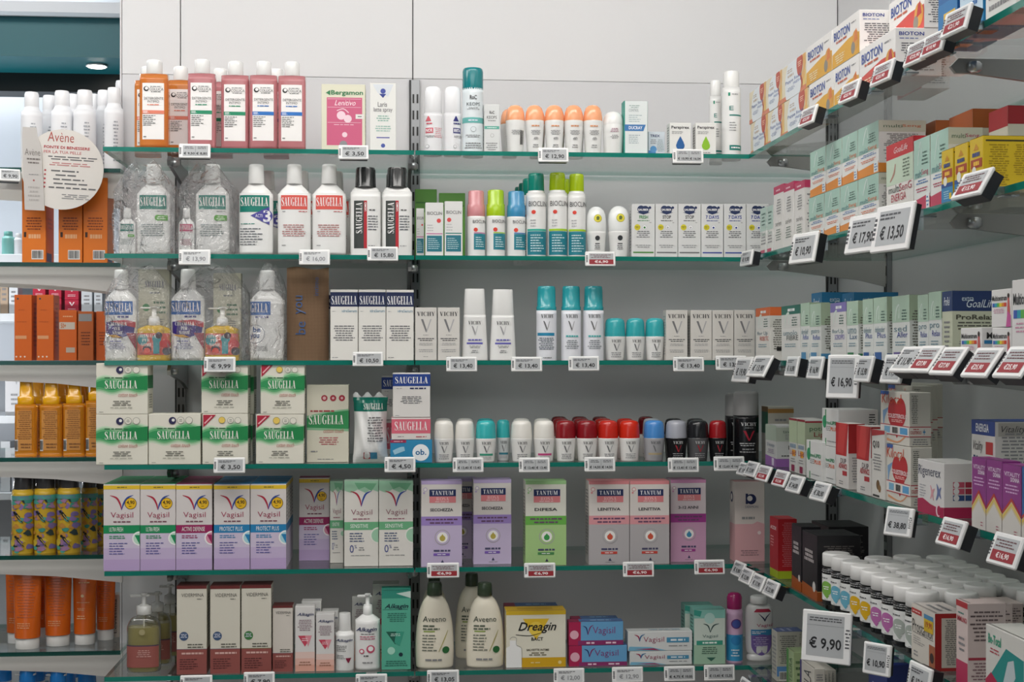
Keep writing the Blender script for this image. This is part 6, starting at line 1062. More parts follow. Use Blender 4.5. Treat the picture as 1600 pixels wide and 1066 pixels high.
# ---- second shelf
g3 = 'slim white cartons with magenta tops'; g4 = 'mint and orange cartons in two tiers'
CR(p_mintsmall, 'e2e2de', 1188, 1198, 323, 1, 'small mint topped carton nearest the corner', d=.04, dx=.014, group='small mint topped cartons'); CR(p_mintsmall, 'e2e2de', 1198.5, 1208, 320, 1, 'small mint topped carton beside the magenta topped ones', d=.04, dx=.014, group='small mint topped cartons')
for a, b, t, l in ((1209, 1224, 287, 'first magenta topped carton from the corner'), (1224.5, 1240, 283, 'middle magenta topped carton'), (1241.5, 1257, 281, 'magenta topped carton with its side in view')): CR(p_pinktop, 'e2e0dc', a, b, t, 1, l, d=.045, dx=.014, group=g3)
lo = []; OM = p_multi('e08c34')
for a, b, l in ((1264, 1288, 'first'), (1288.5, 1312.5, 'second'), (1313, 1340.5, 'third'), (1341, 1373, 'fourth')):
    lo.append(CR(OM, 'e6e6e2', a, b, 0, 1, 'lower mint and orange carton, %s from the corner' % l, d=.05, dx=.014, group=g4, h=.086))
for o, (a, b, l) in zip(lo, ((1266, 1290.5, 'first'), (1291, 1315.5, 'second'), (1316, 1340, 'third'), (1340.5, 1373, 'fourth'))): CR(OM, 'e6e6e2', a, b, 0, 1, 'upper mint and orange carton, %s from the corner' % l, d=.082 if l == 'fourth' else .05, dx=.014, group=g4, on=o, h=.088)
CR(p_energia, 'e2e0da', 1385, 1427, 212, 1, 'large carton with red lid band and mint panel', d=.08, dx=.012)
PM = p_multi('c03c5c', 'multiSeng', 'b83c60')
CR(PM, 'e2e4e0', 1428, 1453, 211, 1, 'mint carton with crimson foot, left of two', d=.05, dx=.012, group='mint cartons with crimson feet'); CR(PM, 'e2e4e0', 1454, 1482, 199, 1, 'mint carton with crimson foot, right of two', d=.052, dx=.012, group='mint cartons with crimson feet')
bl = lambda c: (lambda w, h, d: {'F': [R(0, .8, 1, 1, c, 1)], 'R': [R(0, .82, 1, 1, c, 1), T('GoalLife', .3, .84, .9, .92, 'c8a080', 'i'), L(.1, .1, .9, .7, 12)], 'T': [R(0, 0, 1, 1, c)]})
CR(bl('a85820'), 'd8d4c0', 1424, 1462, 188, 1, 'orange brown topped carton in the back row, left of two', d=.09, dx=.11, group='cartons in the back row of the second shelf'); CR(bl('a85820'), 'd8d4c0', 1483, 1520, 170, 1, 'orange brown topped carton in the back row, right of two', d=.09, dx=.11, group='cartons in the back row of the second shelf')
CR(bl('a82028'), 'd8d4c0', 1545, 1575, 165, 1, 'red topped carton in the back row near the photo edge', d=.09, dx=.12, group='cartons in the back row of the second shelf')
gy2 = 'small yellow and blue cartons'
for a, b, t, l, dd in ((1471, 1489, 231, 'leftmost of the three small yellow and blue cartons', .03), (1491.5, 1512, 222, 'middle small yellow and blue carton', .03), (1515, 1536, 212, 'yellow carton with its long printed side facing out', .078)): CR(p_yellow, 'd8b81c', a, b, t, 1, l, d=dd, dx=.0, group=gy2)
# ---- third shelf
g5 = 'supplement cartons along the third right hand shelf'
for spec in [
 (p_suppl('d86a34', 'flor Up', 'PROBIOTIC', 'c8503c', None, False), 'dedcd6', 1181, 1203, 480, 'orange banded carton with a dark red D nearest the corner', .05, .012),
 (p_suppl('1c6a5c', 'umolo', 'FIBRE', '3c4a4c', None, False), 'e0e0dc', 1221, 1250, 476, 'white carton with dark green top band', .04, .012),
 (p_suppl(None, 'derelief', 'Reflux', '3c5cb0', '4a8cb8'), 'dfe2de', 1251, 1265, 473, 'mint white carton beside the dark green banded one', .04, .012), (p_suppl(None, 'gastro', 'Reflux', '3c5cb0', '4a8cb8'), 'dfe2de', 1265.5, 1283, 474, 'mint white carton left of the violet topped one', .055, .012),
 (p_suppl('8478b8', 'florUp', 'SCIROPPO', '6a5cb0', None, False), 'dededa', 1297.5, 1322, 472, 'white carton with violet top band', .012, .012), (p_suppl(None, 'umo', 'Lax', '2c5c8c', '2c7c4c'), 'dfe2de', 1323, 1341, 470, 'mint white carton with green foot', .03, .012),
 (p_suppl(None, 'defender', 'Plus', '2c4a9c', '2c5c9c'), 'dfe2de', 1348, 1364.5, 467, 'left mint white carton with blue foot', .04, .012), (p_suppl(None, 'defender', 'Plus', '2c4a9c', '2c5c9c'), 'dfe2de', 1365, 1386, 464, 'right mint white carton with blue foot', .03, .012),
 (p_suppl(None, 'sed', 'Aller', '2c3c9c', '6a5a9c'), 'dfe2de', 1394, 1421, 461, 'mint white carton with violet foot', .035, .012),
 (p_suppl(None, 'pro', 'Relax', '3c4aa0', '2c5cb0'), 'dfe2de', 1434, 1450.5, 460, 'left mint white carton beside the navy topped one', .05, .012), (p_suppl(None, 'pro', 'Relax', '3c4aa0', '7ab0a0'), 'dfe2de', 1451, 1471, 455, 'right mint white carton beside the navy topped one', .03, .012)]:
    pr, bs, a, b, t, l, dd, dx = spec; CR(pr, bs, a, b, t, 2, l, d=dd, dx=dx, group=g5)
CR(p_lid('2472a0', 'Retard'), 'dcdcd4', 1268, 1284, 457, 2, 'large blue topped carton in the back, left of two', d=.085, dx=.075, group='blue topped cartons in the back row'); CR(p_lid('2472a0', 'Retard'), 'dcdcd4', 1316, 1334, 457, 2, 'large blue topped carton in the back, right of two', d=.09, dx=.1, group='blue topped cartons in the back row')
CR(p_lid('1c3464', 'ProRelax'), 'c4c8b0', 1472, 1488, 455, 2, 'navy topped carton with mint sides, in front', d=.072, dx=.012, group='navy topped cartons'); CR(p_lid('1c3464', 'ProRelax'), 'c4c8b0', 1489, 1506, 455, 2, 'navy topped carton in the row behind', d=.09, dx=.09, group='navy topped cartons')
c1 = CR(p_centrum, 'e4e2e0', 1501, 1534, 512, 2, 'low white carton with rainbow bar, left of two', d=.035, dx=-.002, group='white cartons with rainbow bars'); c2 = CR(p_centrum, 'e4e2e0', 1550, 1580, 512, 2, 'low white carton with rainbow bar under another', d=.035, dx=-.002, group='white cartons with rainbow bars')
CR(p_centrum, 'e4e2e0', 1549, 1580, 451, 2, 'white carton with rainbow bar stacked on top', d=.035, dx=-.002, group='white cartons with rainbow bars', on=c2); CR(p_centrum, 'e4e2e0', 1581, 1630, 433, 2, 'tall white carton with rainbow bar cut by the photo edge', d=.05, dx=-.002, group='white cartons with rainbow bars')
# ---- fourth shelf
g6 = 'cartons on the fourth right hand shelf'
CR(p_brown, 'c0bcb0', 1190, 1200, 636, 3, 'dark green and brown topped carton next to the black cans', d=.06, dx=.05, group=g6)
CR(p_purp, 'c4c6c4', 1196, 1213, 666, 3, 'grey green carton with violet foot', d=.048, dx=.014, group=g6); CR(p_lipid, 'c8c8c4', 1233, 1245.5, 655, 3, 'green topped carton with wine foot, left of two', d=.05, dx=.014, group=g6); CR(p_lipid, 'c8c8c4', 1246, 1258, 657, 3, 'green topped carton with wine foot, right of two', d=.06, dx=.014, group=g6)
f1 = CR(p_armo, 'dcdcda', 1260, 1284, 692, 3, 'white and green carton standing low, left of two', d=.02, dx=.004, group='white cartons with green stripes'); f2 = CR(p_armo, 'dcdcda', 1285, 1305, 700, 3, 'lower white and green carton of a stack', d=.06, dx=.012, group='white cartons with green stripes')
CR(p_armo, 'dcdcda', 1284.5, 1310, 641, 3, 'upper white and green carton of a stack', d=.075, dx=.012, group='white cartons with green stripes', on=f2)
CR(p_dup, 'd8d4d0', 1306, 1325.5, 663, 3, 'left white carton with a curved red top', d=.03, dx=.004, group='white cartons with curved red tops'); CR(p_dup, 'd8d4d0', 1338.5, 1361, 668, 3, 'right white carton with a curved red top', d=.035, dx=.004, group='white cartons with curved red tops')
CR(p_coq, 'd8d6d0', 1362, 1382.5, 674, 3, 'slim white carton with brown capsules printed on it', d=.03, dx=.004)
h1 = CR(p_kilocal, 'd6d2c8', 1384, 1423, 700, 3, 'lower heart printed carton in front', d=.035, dx=.008, group='cartons printed with a red heart'); CR(p_kilocal, 'd6d2c8', 1376, 1421, 614, 3, 'upper heart printed carton in front', d=.035, dx=.008, group='cartons printed with a red heart', on=h1)
for k, (dx, w) in enumerate(((.045, 'second'), (.09, 'third'), (.13, 'fourth'))):
    hh = CR(p_kilocal, 'cfcac0', 1388 + 6 * k, 1425 + 9 * k, 0, 3, 'lower heart carton, %s from the shelf edge' % w, d=.035, dx=dx, group='cartons printed with a red heart', h=h1['_h'])
    CR(p_kilocal, 'cfcac0', 1388 + 6 * k, 1425 + 9 * k, 0, 3, 'upper heart carton, %s from the shelf edge' % w, d=.035, dx=dx, group='cartons printed with a red heart', on=hh, h=h1['_h'])
CR(p_rigen, 'dcdad8', 1434, 1475, 725, 3, 'white carton with a dark pink wave along its foot', d=.062, dx=-.0, group=g6)
CR(p_en50, 'd4d2cc', 1518, 1555, 660, 3, 'white carton with navy lid reading 50+', d=.09, dx=.03)
gm = 'magenta cartons with zigzag arrows'
for a, b, t, l in ((1519, 1541, 718, 'first magenta zigzag carton from the left'), (1541.5, 1566, 722, 'middle magenta zigzag carton'), (1566.5, 1596, 730, 'third magenta zigzag carton beside the blue one')): CR(p_mv('8c3484'), 'c8c0c0', a, b, t, 3, l, d=.025, dx=.002, group=gm)
CR(p_mv('2c64a0'), 'c8c0c0', 1597, 1632, 736, 3, 'blue zigzag carton cut by the photo edge', d=.03, dx=.002)
# ---- fifth shelf
CR(p_redlime, '8c141c', 1203, 1216, 812, 4, 'red carton with a lime foot', d=.04, dx=.006)
gk = 'black cartons with rust brown feet'
CR(p_black, '17151a', 1237, 1252, 824, 4, 'black carton in front, left of two', d=.04, dx=.006, group=gk); CR(p_black, '17151a', 1253.5, 1277, 838, 4, 'black carton in front with its long side facing out', d=.085, dx=.006, group=gk)
CR(p_black, '17151a', 1268, 1295, 824, 4, 'black carton in the row behind', d=.085, dx=.1, group=gk)
gj = 'white lidded supplement jars'
cols = ['7cb04c', '6ab0c8', '6ab0c8', 'e0b01c', 'e0b01c', 'b86aa8', 'b86aa8', 'a8b0a8', 'a8b0a8', 'a8b0a8']
jd = .052; jh = .098
y = onX(1294, 0, XR + .03)[1] - jd / 2 - .012
names = ['with the green blot nearest the black carton', 'with a blue blot, left of two', 'with a blue blot, right of two', 'with a yellow blot, left of two', 'with a yellow blot, right of two', 'with a pink blot, left of two', 'with a pink blot, right of two', 'with a grey blot, left of the boxed medicine', 'with a grey blot behind the boxed medicine', 'last of the front row behind the boxed medicine']
JC = {c: jar(c) for c in set(cols)}
for k in range(10):
    for r in range(4):
        if r == 0 and k > 8: continue
        yy = y - k * (jd + .003) - (.012 if r % 2 else 0)
        l = 'front row jar ' + names[k] if r == 0 else '%s row white lidded jar, %s from the black carton' % (['', 'second', 'third', 'rear'][r], ['first', 'second', 'third', 'fourth', 'fifth', 'sixth', 'seventh', 'eighth', 'ninth', 'last'][k])
        if r > 0 and k < 1: continue
        lim = [onX(1424, 0, XR + .002)[1], onX(1505, 0, XR + .066)[1], onX(1520, 0, XR + .128)[1], 1.75][r] + .028
        if yy < lim: continue
        bottle_obj(JC[cols[k]], jd, jh, (XR + .034 + r * (jd + .007), yy, SZ[4] + .0004), l, gj, -pi / 2 + radians(38))
CR(p_prost, 'd8d2c8', 1424, 1461, 960, 4, 'white and red medicine box with a yellow price sticker', d=.05, dx=-.028 + .03)
gq = 'tall pale pink cartons'
CR(p_tallpink, 'd6c4c0', 1494, 1512, 944, 4, 'tall pink footed carton in front', d=.056, dx=.004, group=gq); CR(p_tallpink, 'd6c4c0', 1505, 1526, 946, 4, 'tall pink footed carton in the second row', d=.056, dx=.066, group=gq)
CR(p_tallpink, 'd6c4c0', 1520, 1545, 944, 4, 'tall pink footed carton in the third row', d=.056, dx=.128, group=gq)
CR(p_betot, 'd8d6d0', 1540, 1600, 1002, 4, 'teal and crimson carton at the lower right corner', d=.05, dx=.0)
# ---- bottom shelf
gx = 'cartons on the bottom right hand shelf'
CR(p_plain, 'bcb9ae', 1206, 1214, 988, 5, 'grey cream carton with blue printed foot, left of two', d=.05, dx=.02, group=gx); CR(p_plain, 'bcb9ae', 1212, 1222, 988, 5, 'grey cream carton with blue printed foot, right of two', d=.05, dx=.078, group=gx)
CR(p_greenbox, '9cb082', 1229, 1240, 1020, 5, 'pale green carton nearest the front', d=.03, dx=.012, group=gx)
for k in range(4): CR(p_greenbox, '9cb082', 1235 + 3 * k, 1246 + 4 * k, 1020, 5, 'pale green carton, %s in the row going back' % ['second', 'third', 'fourth', 'fifth'][k], d=.03, dx=.046 + .034 * k, group=gx)
CR(p_laila, 'cac6bc', 1250, 1272, 1046, 5, 'white and purple edged carton in front', d=.022, dx=.008, group=gx)
for k in range(3): CR(p_laila, 'cac6bc', 1256 + 5 * k, 1278 + 6 * k, 1048, 5, 'purple edged white carton, %s in the row going back' % ['second', 'third', 'fourth'][k], d=.022, dx=.034 + .026 * k, group=gx)
CR(p_navy, '1c2c6c', 1357, 1386, 1040, 5, 'navy carton behind the tag reading € 10,90', d=.05, dx=.004)
# ------------------------------------------------------------------ left bay
gt_ = 'white spray cans behind the round sign'
def BL(k, x0, x1, ytop, row, label, dy, group=None): return B(k, x0, x1, ytop, row, label, dy, group, Yf=YL, ztab=LZ)
for i, (a, b, t, dy) in enumerate(((33, 66, 145, .03), (80, 114, 143, .04), (115, 150, 142, .03), (62, 92, 150, .1), (98, 128, 148, .13), (132, 160, 148, .13), (148, 176, 142, .1), (163, 193, 138, .04), (176, 204, 127, .16))):
    BL('thermal', a, b, t, 0, ['first white spray can from the left in front', 'white spray can with a seam of printing, second in front', 'white spray can third in front above the sign', 'white spray can between the first and second ones, set back', 'white spray can behind the second front one', 'white spray can behind the third front one', 'white spray can in the second row near the panel', 'front white spray can beside the white panel', 'tallest looking white spray can partly behind the white panel'][i], dy, gt_)
def p_orange(cols=1): return lambda w, h, d: {'F': [L(.15, .38, .85, .54, 5, '8a3c10'), R(.08, .3, .18, .36, '3a2010', 2), L(.25, .28, .8, .34, 1, 'e8b080', 3, .8), BC(.4, .04, .9, .15), L(.1, .6, .7, .62, 1, 'c87030'), D(.3, .88, .05, '8a4a18'), D(.45, .88, .05, '8a4a18'), D(.6, .88, .05, '8a4a18')], 'R': [L(.2, .4, .8, .55, 3, 'c87030'), R(.1, .02, .7, .12, '3c4a80', 2)]}
def CL(pr, c, x0, x1, t, row, l, d, dy, g=None, **k): return C(pr, c, x0, x1, t, row, l, d, dy, g, Yf=YL, ztab=LZ, **k)
gO2 = 'tall orange cartons under the round sign'
CL(p_orange(), 'e0761a', 34, 72, 278, 1, 'orange carton under the sign, leftmost', .08, .02, gO2); CL(p_orange(), 'e0761a', 91, 129, 278, 1, 'orange carton under the sign, middle', .08, .02, gO2); CL(p_orange(), 'e0761a', 130, 168, 278, 1, 'orange carton under the sign, beside the plastic bag', .08, .02, gO2)
def p_orange2(w, h, d): return {'F': [D(.2, .94, .06, '4a4a4c'), R(.05, .33, .7, .38, 'd89a6c', 2), D(.12, .06, .05, 'e8d8c8'), D(.36, .06, .05, 'e8d8c8'), D(.6, .06, .05, 'e8d8c8'), L(.15, .58, .7, .6, 1, 'b04c14'), L(.15, .76, .7, .78, 1, 'b04c14')], 'R': [L(.2, .2, .8, .9, 10, 'b04c14')]}
CL(p_orange2, 'd2621a', 22, 50, 461, 2, 'tall dark orange carton with three white dots, left', .06, .02, 'dark orange cartons in front of the red boxes'); CL(p_orange2, 'd2621a', 57, 84, 461, 2, 'tall dark orange carton with three white dots, right', .06, .02, 'dark orange cartons in front of the red boxes')
CL(lambda w, h, d: {'F': [R(.02, .62, .9, .76, 'c8bcae', 2), T('50+', .1, .64, .4, .74, 'c06a30', 'b'), R(.4, .16, .9, .26, 'b8a898', 2), L(.2, .85, .8, .9, 1, 'e8b080')], 'R': [L(.1, .1, .9, .9, 8, 'a04414')]}, 'cc5e18', 92, 120, 485, 2, 'shorter orange carton reading 50+', .05, .02)
CL(lambda w, h, d: {'F': [R(.05, .8, .9, .95, '8a8a8a', 2), L(.1, .3, .9, .6, 5, '6a3010')], 'R': [L(.1, .1, .9, .9, 8, 'a04414')]}, 'b05820', 121.5, 146, 487, 2, 'amber orange carton with a grey label', .05, .02)
CL(lambda w, h, d: {'F': [L(.1, .3, .9, .6, 5, '8a3c10')]}, 'c65a1a', 150, 172, 487, 2, 'orange carton half hidden by the bagged bottle', .05, .03)
go2 = 'amber oil spray bottles'
for i, (a, b, t, dy) in enumerate(((24, 58.5, 594, .03), (63, 98.5, 594, .03), (99.5, 134, 592, .03), (134.5, 168, 586, .03), (45, 75, 594, .1), (84, 114, 590, .1), (116, 144, 588, .1))):
    BL('oil', a, b, t, 3, (['leftmost', 'second from left', 'third from left', 'fourth, half hidden by the pad packs'][i] + ' amber oil spray bottle') if i < 4 else 'amber oil bottle in the second row, %s' % ['left', 'middle', 'right'][i - 4], dy, go2)
def floral():
    rnd = random.Random(4); p = []
    for k in range(46):
        u, v = rnd.uniform(.05, .9), rnd.uniform(.03, .66); c = rnd.choice(['4aa090', '3c9080', '7a6aa0', '8a70a8', 'a07a9c', 'c08a3c', '2c3c3c', 'd0b840'])
        p.append(P([(u + rnd.uniform(.08, .2) * cos(a), v + rnd.uniform(.015, .05) * sin(a)) for a in [i * .785 for i in range(8)]], c, 1 + k * .05))
    p += [R(0, .665, 1, .72, '4aa090', 3.6), L(.0, .67, 1, .72, 3, '7a6aa0', 3.8, .5)]
    for (u, v) in ((.25, .5), (.3, .2)): p += [P([(u, v), (u + .12, v + .01), (u + .4, v - .13), (u + .3, v - .1), (u + .1, v - .05)], '1a2224', 4), D(u, v + .01, .06, '1a2224', 4), RB([(u + .12, v - .02, .04), (u + .3, v - .09, .03)], 'b09a50', 5)]
    return p
fl = variant('sunspray', prints=floral())
for i, (a, b, t, dy) in enumerate(((19, 53, 739, .03), (54, 88, 737, .03), (90, 125.5, 736, .03), (127, 152, 738, .12), (30, 60, 742, .14), (66, 96, 742, .14), (146, 170, 742, .2))):
    BL(fl, a, b, t, 4, ['leftmost floral yellow spray can', 'second floral yellow spray can from the left', 'third floral yellow spray can from the left', 'floral yellow can in shade beside the lilac cartons', 'floral can behind the leftmost one', 'floral can behind the second one', 'floral can at the very back beside the lilac cartons'][i], dy, 'floral yellow spray cans')
gl = 'folded yellow straps'
# orange tubes standing on their caps
def tube_obj(x0, x1, ytop, dy, label, lean=0, seed=0, front=False):
    cx, Y, z0, w, h = pos(x0, x1, ytop, 5, dy, None, .02, LZ, YL)
    root = bpy.data.objects.new('sun_cream_tube', None); SC.collection.objects.link(root); root.location = (cx, Y, z0 + .0004); root.rotation_euler = (0, radians(lean), 0)
    mb = MB(); N = 14; K = 28; vs = []
    zc = .026
    for i in range(N + 1):
        v = i / N; a = w / 2 * (.86 + .14 * v); b = w * .36 * (1 - v) ** .8 + .0015
        for k in range(K): t = 2 * pi * k / K; vs.append((a * cos(t), b * sin(t), zc + v * (h - zc)))
    fs = [(i * K + k, i * K + (k + 1) % K, (i + 1) * K + (k + 1) % K, (i + 1) * K + k) for i in range(N) for k in range(K)]
    mb.add(vs, fs, 'd8641a/g', True); mb.add(vs[-K:], [tuple(range(K))], 'd8641a/g')
    def fm(u, v, e):
        s = max(-.99, min(.99, 2 * u - 1)); a = w / 2 * (.86 + .14 * v); b = w * .36 * (1 - v) ** .8 + .0015
        return (a * s, -b * math.sqrt(1 - s * s) - .0006 - e, zc + v * (h - zc))
    if front: ops = [L(.2, .68, .8, .72, 1, 'f0c090'), D(.18, .82, .12, 'e89858'), D(.45, .52, .07, 'f0d0a0'), L(.15, .42, .8, .44, 1, 'f0c090'), L(.2, .32, .6, .36, 2, 'f0c090'), L(.2, .2, .6, .26, 2, 'f0c090')]
    else: ops = [L(.14, .25, .86, .75, 14, 'b86038', 3, .35), L(.16, .12, .7, .2, 3, 'e0a070')]
    emit(mb, ops, fm, h / w, True); link('tube_body', mb.mesh('tube_body'), root)
    mb = MB(); mb.lathe([(0, .93), (.05, .95), (.95, .95), (1, .9)], w * .42, w * .36, 0, zc, 'e6e4e0/g', 2, 28, rib=.01); link('cap', mb.mesh('cap'), root)
    tag(root, label, 'tube', 'orange cream tubes standing on white caps')
for i, t in enumerate(((20, 66, 872, .03, 0, True), (8, 50, 866, .1, 0, False), (68, 113, 872, .06, 0, False), (113, 152, 876, .07, 0, True), (149, 181, 882, .12, 0, False), (52, 80, 876, .16, 0, False))):
    tube_obj(t[0], t[1], t[2], t[3], ['front orange tube, lowest in the picture', 'orange tube behind the left front one', 'orange tube in the middle with fine print', 'orange tube with white lettering and a pale circle', 'orange tube at the right end of its shelf', 'orange tube set far back in the gap'][i], 0, i, i == 3)
CL(lambda w, h, d: {'F': [V('Levissima', .15, .1, .6, .9, '3a3a3a', 'n')]}, 'c8bcb0', 176, 187, 930, 5, 'beige carton with lettering reading upwards', .04, .16)
# blue and white flip-top bottles at the bottom: their shelf is below the frame
z6 = onY(60, 1168, YL)[2]
LZ.append(z6)
shelf(-1.75, XLL, YL, YL + .36, z6, 'left bay glass shelf below the frame under the blue lidded bottles', 'L', 'dark edged glass shelves of the left bay')
kind('flip', 'flip_top_bottle', 'bottle', [(0, .92), (.02, 1), (.74, 1), (.76, .97)], [(.76, 1.0), (.77, 1.02), (.93, .96), (1, .8)], capc='1f78c4/g', capname='lid', ry=.8,
     prints=[R(.3, .1, .9, .7, '9ab8d0')], extra=[('lid_rim', lambda mb, w, h: (mb.lathe([(0, .9), (.3, 1.06), (1, 1.02)], w / 2, w * .4, h * .9, h * .03, 'f0f0f0/g', 2, 24), mb.box(-w * .75, -w * .2, -w * .15, w * .15, h * .905, h * .925, 'f0f0f0/g', .002)))])
for i, (a, b, t, dy) in enumerate(((-8, 18, 1034, .06), (30, 56, 1044, .03), (44, 70, 1036, .09), (54, 80, 1029, .15), (78, 104, 1045, .03), (92, 118, 1041, .09), (122, 150, 1042, .06), (38, 60, 1030, .22), (100, 124, 1034, .18))):
    BL('flip', a, b, t, 6, 'white bottle with bright blue flip lid, ' + ['cut by the left edge', 'leftmost in front', 'second row left', 'third row left', 'second in front', 'second row middle', 'rightmost', 'rear left', 'rear middle'][i], dy, 'white bottles with blue flip lids')
# the round cardboard sign with a can silhouette
def sign():
    Y = YL - .03; c = onY(98, 265, Y); r = onY(162, 0, Y)[0] - c[0]; mb = MB(); t = .0025
    n = 48; pts = [(r * cos(2 * pi * k / n), r * sin(2 * pi * k / n)) for k in range(n)]
    vs = [(x, -t / 2, z) for x, z in pts] + [(x, t / 2, z) for x, z in pts]
    mb.add(vs, [tuple(range(n))[::-1], tuple(range(n, 2 * n))] + [(k, (k + 1) % n, (k + 1) % n + n, k + n) for k in range(n)], 'dcd8d2')
    fm = lambda u, v, e: ((2 * u - 1) * r, -t / 2 - e, (2 * v - 1) * r)
    emit(mb, [T('Avène', .3, .84, .62, .96, 'b0483c', 'n'), T('FONTE DI BENESSERE', .26, .755, .82, .79, 'b83c44', 'b'), T('PER LA TUA PELLE', .26, .695, .72, .73, 'c86468'), L(.28, .61, .95, .67, 2, '6a6a6c'), L(.28, .54, .9, .59, 2, 'c88080')] +
         [x for k in range(5) for x in (D(.29, .48 - .052 * k, .012, 'b03c44'), L(.34, .468 - .052 * k, .72 + .05 * k, .492 - .052 * k, 1, '6a6a6c', 3, .7))] + [L(.5, .13, .85, .2, 3, '8a8a8c')], fm, 1)
    root = bpy.data.objects.new('shelf_sign', None); SC.collection.objects.link(root); root.location = c; root.rotation_euler = (0, radians(3), 0)
    link('sign_disc', mb.mesh('sign_disc'), root)
    mb = MB(); px = [(43, 331), (74, 331), (64, 236), (61, 226), (57, 218), (54, 202), (33, 202), (33, 218), (34, 232)]
    sh = [(onY(a, b, Y)[0] - c[0], onY(a, b, Y)[2] - c[2]) for a, b in px]; n = len(sh); yf = -t * .6
    vs = [(x, yf - .004, z) for x, z in sh] + [(x, yf, z) for x, z in sh]
    mb.add(vs, [tuple(range(n)), tuple(range(n, 2 * n))[::-1]] + [(k, k + n, (k + 1) % n + n, (k + 1) % n) for k in range(n)], 'c4c0bc')
    x0 = sh[8][0]; w = sh[2][0] - x0; z0 = sh[0][1]; h = sh[5][1] - z0
    fm = lambda u, v, e: (x0 + (1 - v) * (sh[0][0] - x0) + u * w, yf - .004 - e, z0 + v * h)
    emit(mb, [T('Avène', .06, .66, .86, .74, '77706c', 'n'), L(.15, .55, .85, .64, 2, '77706c'), L(.2, .42, .8, .44, 1), D(.5, .36, .05, 'b06060'), L(.15, .1, .85, .3, 4, 'b0aca8')], fm, h / w)
    link('can_cutout', mb.mesh('can_cutout'), root)
    mb = MB(); mb.box(-.02, .02, .0013, .03, LZ[0] - c[2] - .022, LZ[0] - c[2] - GT - .001, 'c8c8c8/c'); link('sign_clip', mb.mesh('sign_clip'), root)
    tag(root, 'round beige cardboard sign with a grey can cutout', 'sign')
sign()
price((onY(14, 285, YL - .01)[0], YL - .012, onY(14, 278, YL)[2]), .05, .03, ['€ 9,90'], G_, 'grey tag at the left edge beneath the white spray cans', (radians(-15), 0, radians(20)))
# ------------------------------------------------------------------ farther shelves seen through the left bay
YB = 4.7
ZB = [onY(10, p, YB)[2] for p in (397, 490, 650, 770)]
def shelf_white(z, label): return slab('wall_shelf', -3.6, onY(215, 0, YB)[0], YB, YB + .35, z - .025, z, 'd2d6da/w', None, label, 'shelf', .002, 'white shelves in the far bay')
for z, l in zip(ZB, ('white far shelf behind the tall orange cartons', 'white far shelf carrying the red boxes', 'white far shelf behind the amber oil bottles', 'white far shelf behind the floral spray cans')): shelf_white(z, l)
o = slab('shelf_back_panel', -3.6, onY(215, 0, YB)[0], YB + .36, YB + .38, .1, 2.98, 'c6cbd1/wall', None, 'pale grey panel behind the white far shelves', 'panel')
def CB(pr, c, x0, x1, t, row, l, d=.06, dy=.03, g=None, **k): return C(pr, c, x0, x1, t, row, l, d, dy, g, Yf=YB, ztab=ZB, **k)
pv = lambda w, h, d: {'F': [P([(.3, .85), (.42, .85), (.54, .6), (.48, .58)], 'f0e0e0'), P([(.48, .58), (.54, .58), (.72, .85), (.62, .85)], 'f0e0e0'), L(.2, .2, .8, .4, 2, 'f0c0c8')]}
gR = 'small red boxes stacked on the far shelf'
for a, b, l in ((30, 48, 'leftmost'), (51, 71, 'second'), (76, 96, 'third'), (101, 123, 'fourth')):
    bb = CB(pv, 'b81c3c', a, b, 466 if a < 100 else 469, 1, 'lower small red box, %s from the left' % l, g=gR)
    if a > 40: CB(pv, 'b81c3c', a, b, 447, 1, 'upper small red box, %s from the left' % l, g=gR, on=bb)
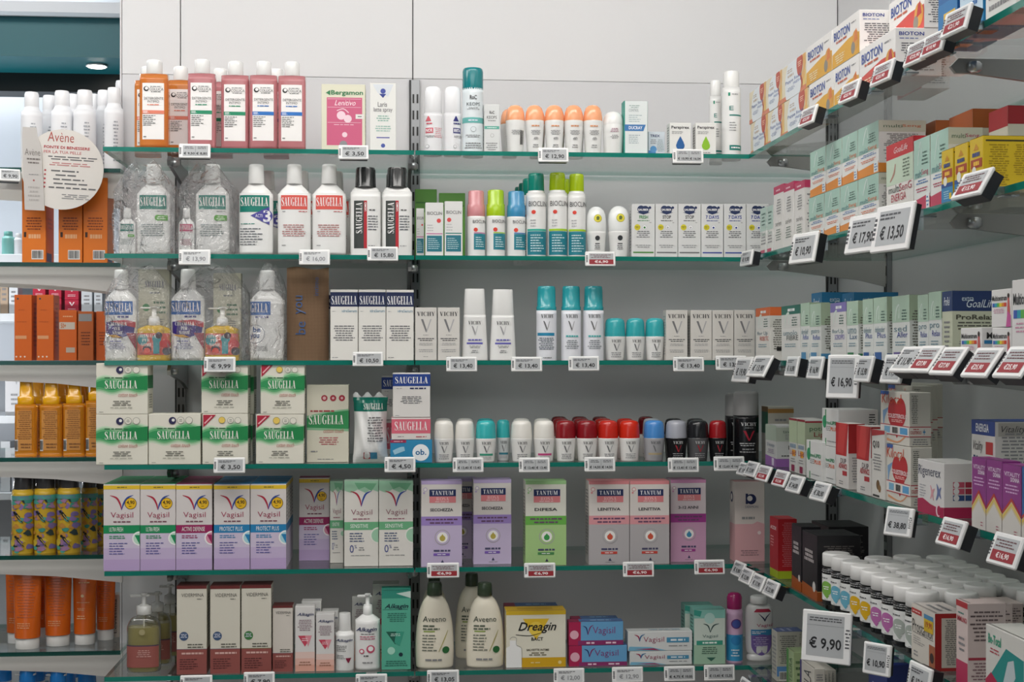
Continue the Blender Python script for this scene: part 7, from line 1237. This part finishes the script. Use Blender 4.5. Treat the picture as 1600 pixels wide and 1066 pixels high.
for a, b, t, c, l in ((0, 13, 430, 'b09a84', 'beige box at the left edge on the far shelf'), (14, 28, 437, 'd8dce0', 'white box with blue mark left of the red boxes'), (127, 144, 447, 'd4d8dc', 'pale box right of the red boxes'), (147, 160, 447, 'd4d8dc', 'pale box at the right end of the far shelf')): CB(lambda w, h, d: {'F': [L(.2, .3, .8, .7, 3), R(.3, .8, .7, .95, '5a8ab0')]}, c, a, b, t, 1, l, g='pale boxes on the far shelf')
for a, b, t, c, l in ((8, 34, 578, 'c9c9cb', 'grey and black box at the left behind the oil bottles'), (38, 60, 580, '1c1c1e', 'black box behind the leftmost oil bottle'), (60, 75, 580, '1a1a1c', 'black box behind the second oil bottle'), (76, 104, 580, 'cbbcb4', 'pale box with V behind the oil bottles'), (106, 132, 580, '1c1c20', 'black box behind the third oil bottle'), (136, 165, 580, 'c8c8ca', 'pale box behind the fourth oil bottle')):
    CB(lambda w, h, d: {'F': [P([(.55, .9), (.62, .9), (.7, .7), (.66, .68)], 'a0a0a4'), P([(.66, .68), (.7, .68), (.82, .9), (.77, .9)], 'a0a0a4'), L(.3, .2, .8, .5, 3)]}, c, a, b, t, 2, l, g='boxes on the far shelf behind the oil bottles')
for a, b, t, c, l in ((1, 16, 690, 'd0d4d8', 'white box on the far shelf below the oil bottles'), (18, 40, 700, 'c8ccd4', 'pale box on the far shelf low at the left'), (60, 84, 712, 'c8c8cc', 'pale box behind the floral spray cans')): CB(lambda w, h, d: {'F': [L(.2, .3, .8, .7, 3)]}, c, a, b, t, 3, l, g='pale boxes low on the far shelf')
BT = variant('thermal', bodyc='7fbcb4/g', capc='6fb0a8/g', prints=[])
B(BT, 3, 23, 362, 0, 'pale teal bottle on the far shelf at the left edge', .05, Yf=YB, ztab=ZB)
B(variant('thermal', prints=[]), 22, 36, 365, 0, 'white bottle beside the pale teal one on the far shelf', .05, Yf=YB, ztab=ZB)
for lb, os_ in LABELS.items():
    if len(os_) > 1: print('DUP LABEL', lb, os_)
    n = len(lb.split())
    if n < 4 or n > 16: print('LABEL LENGTH', n, lb)
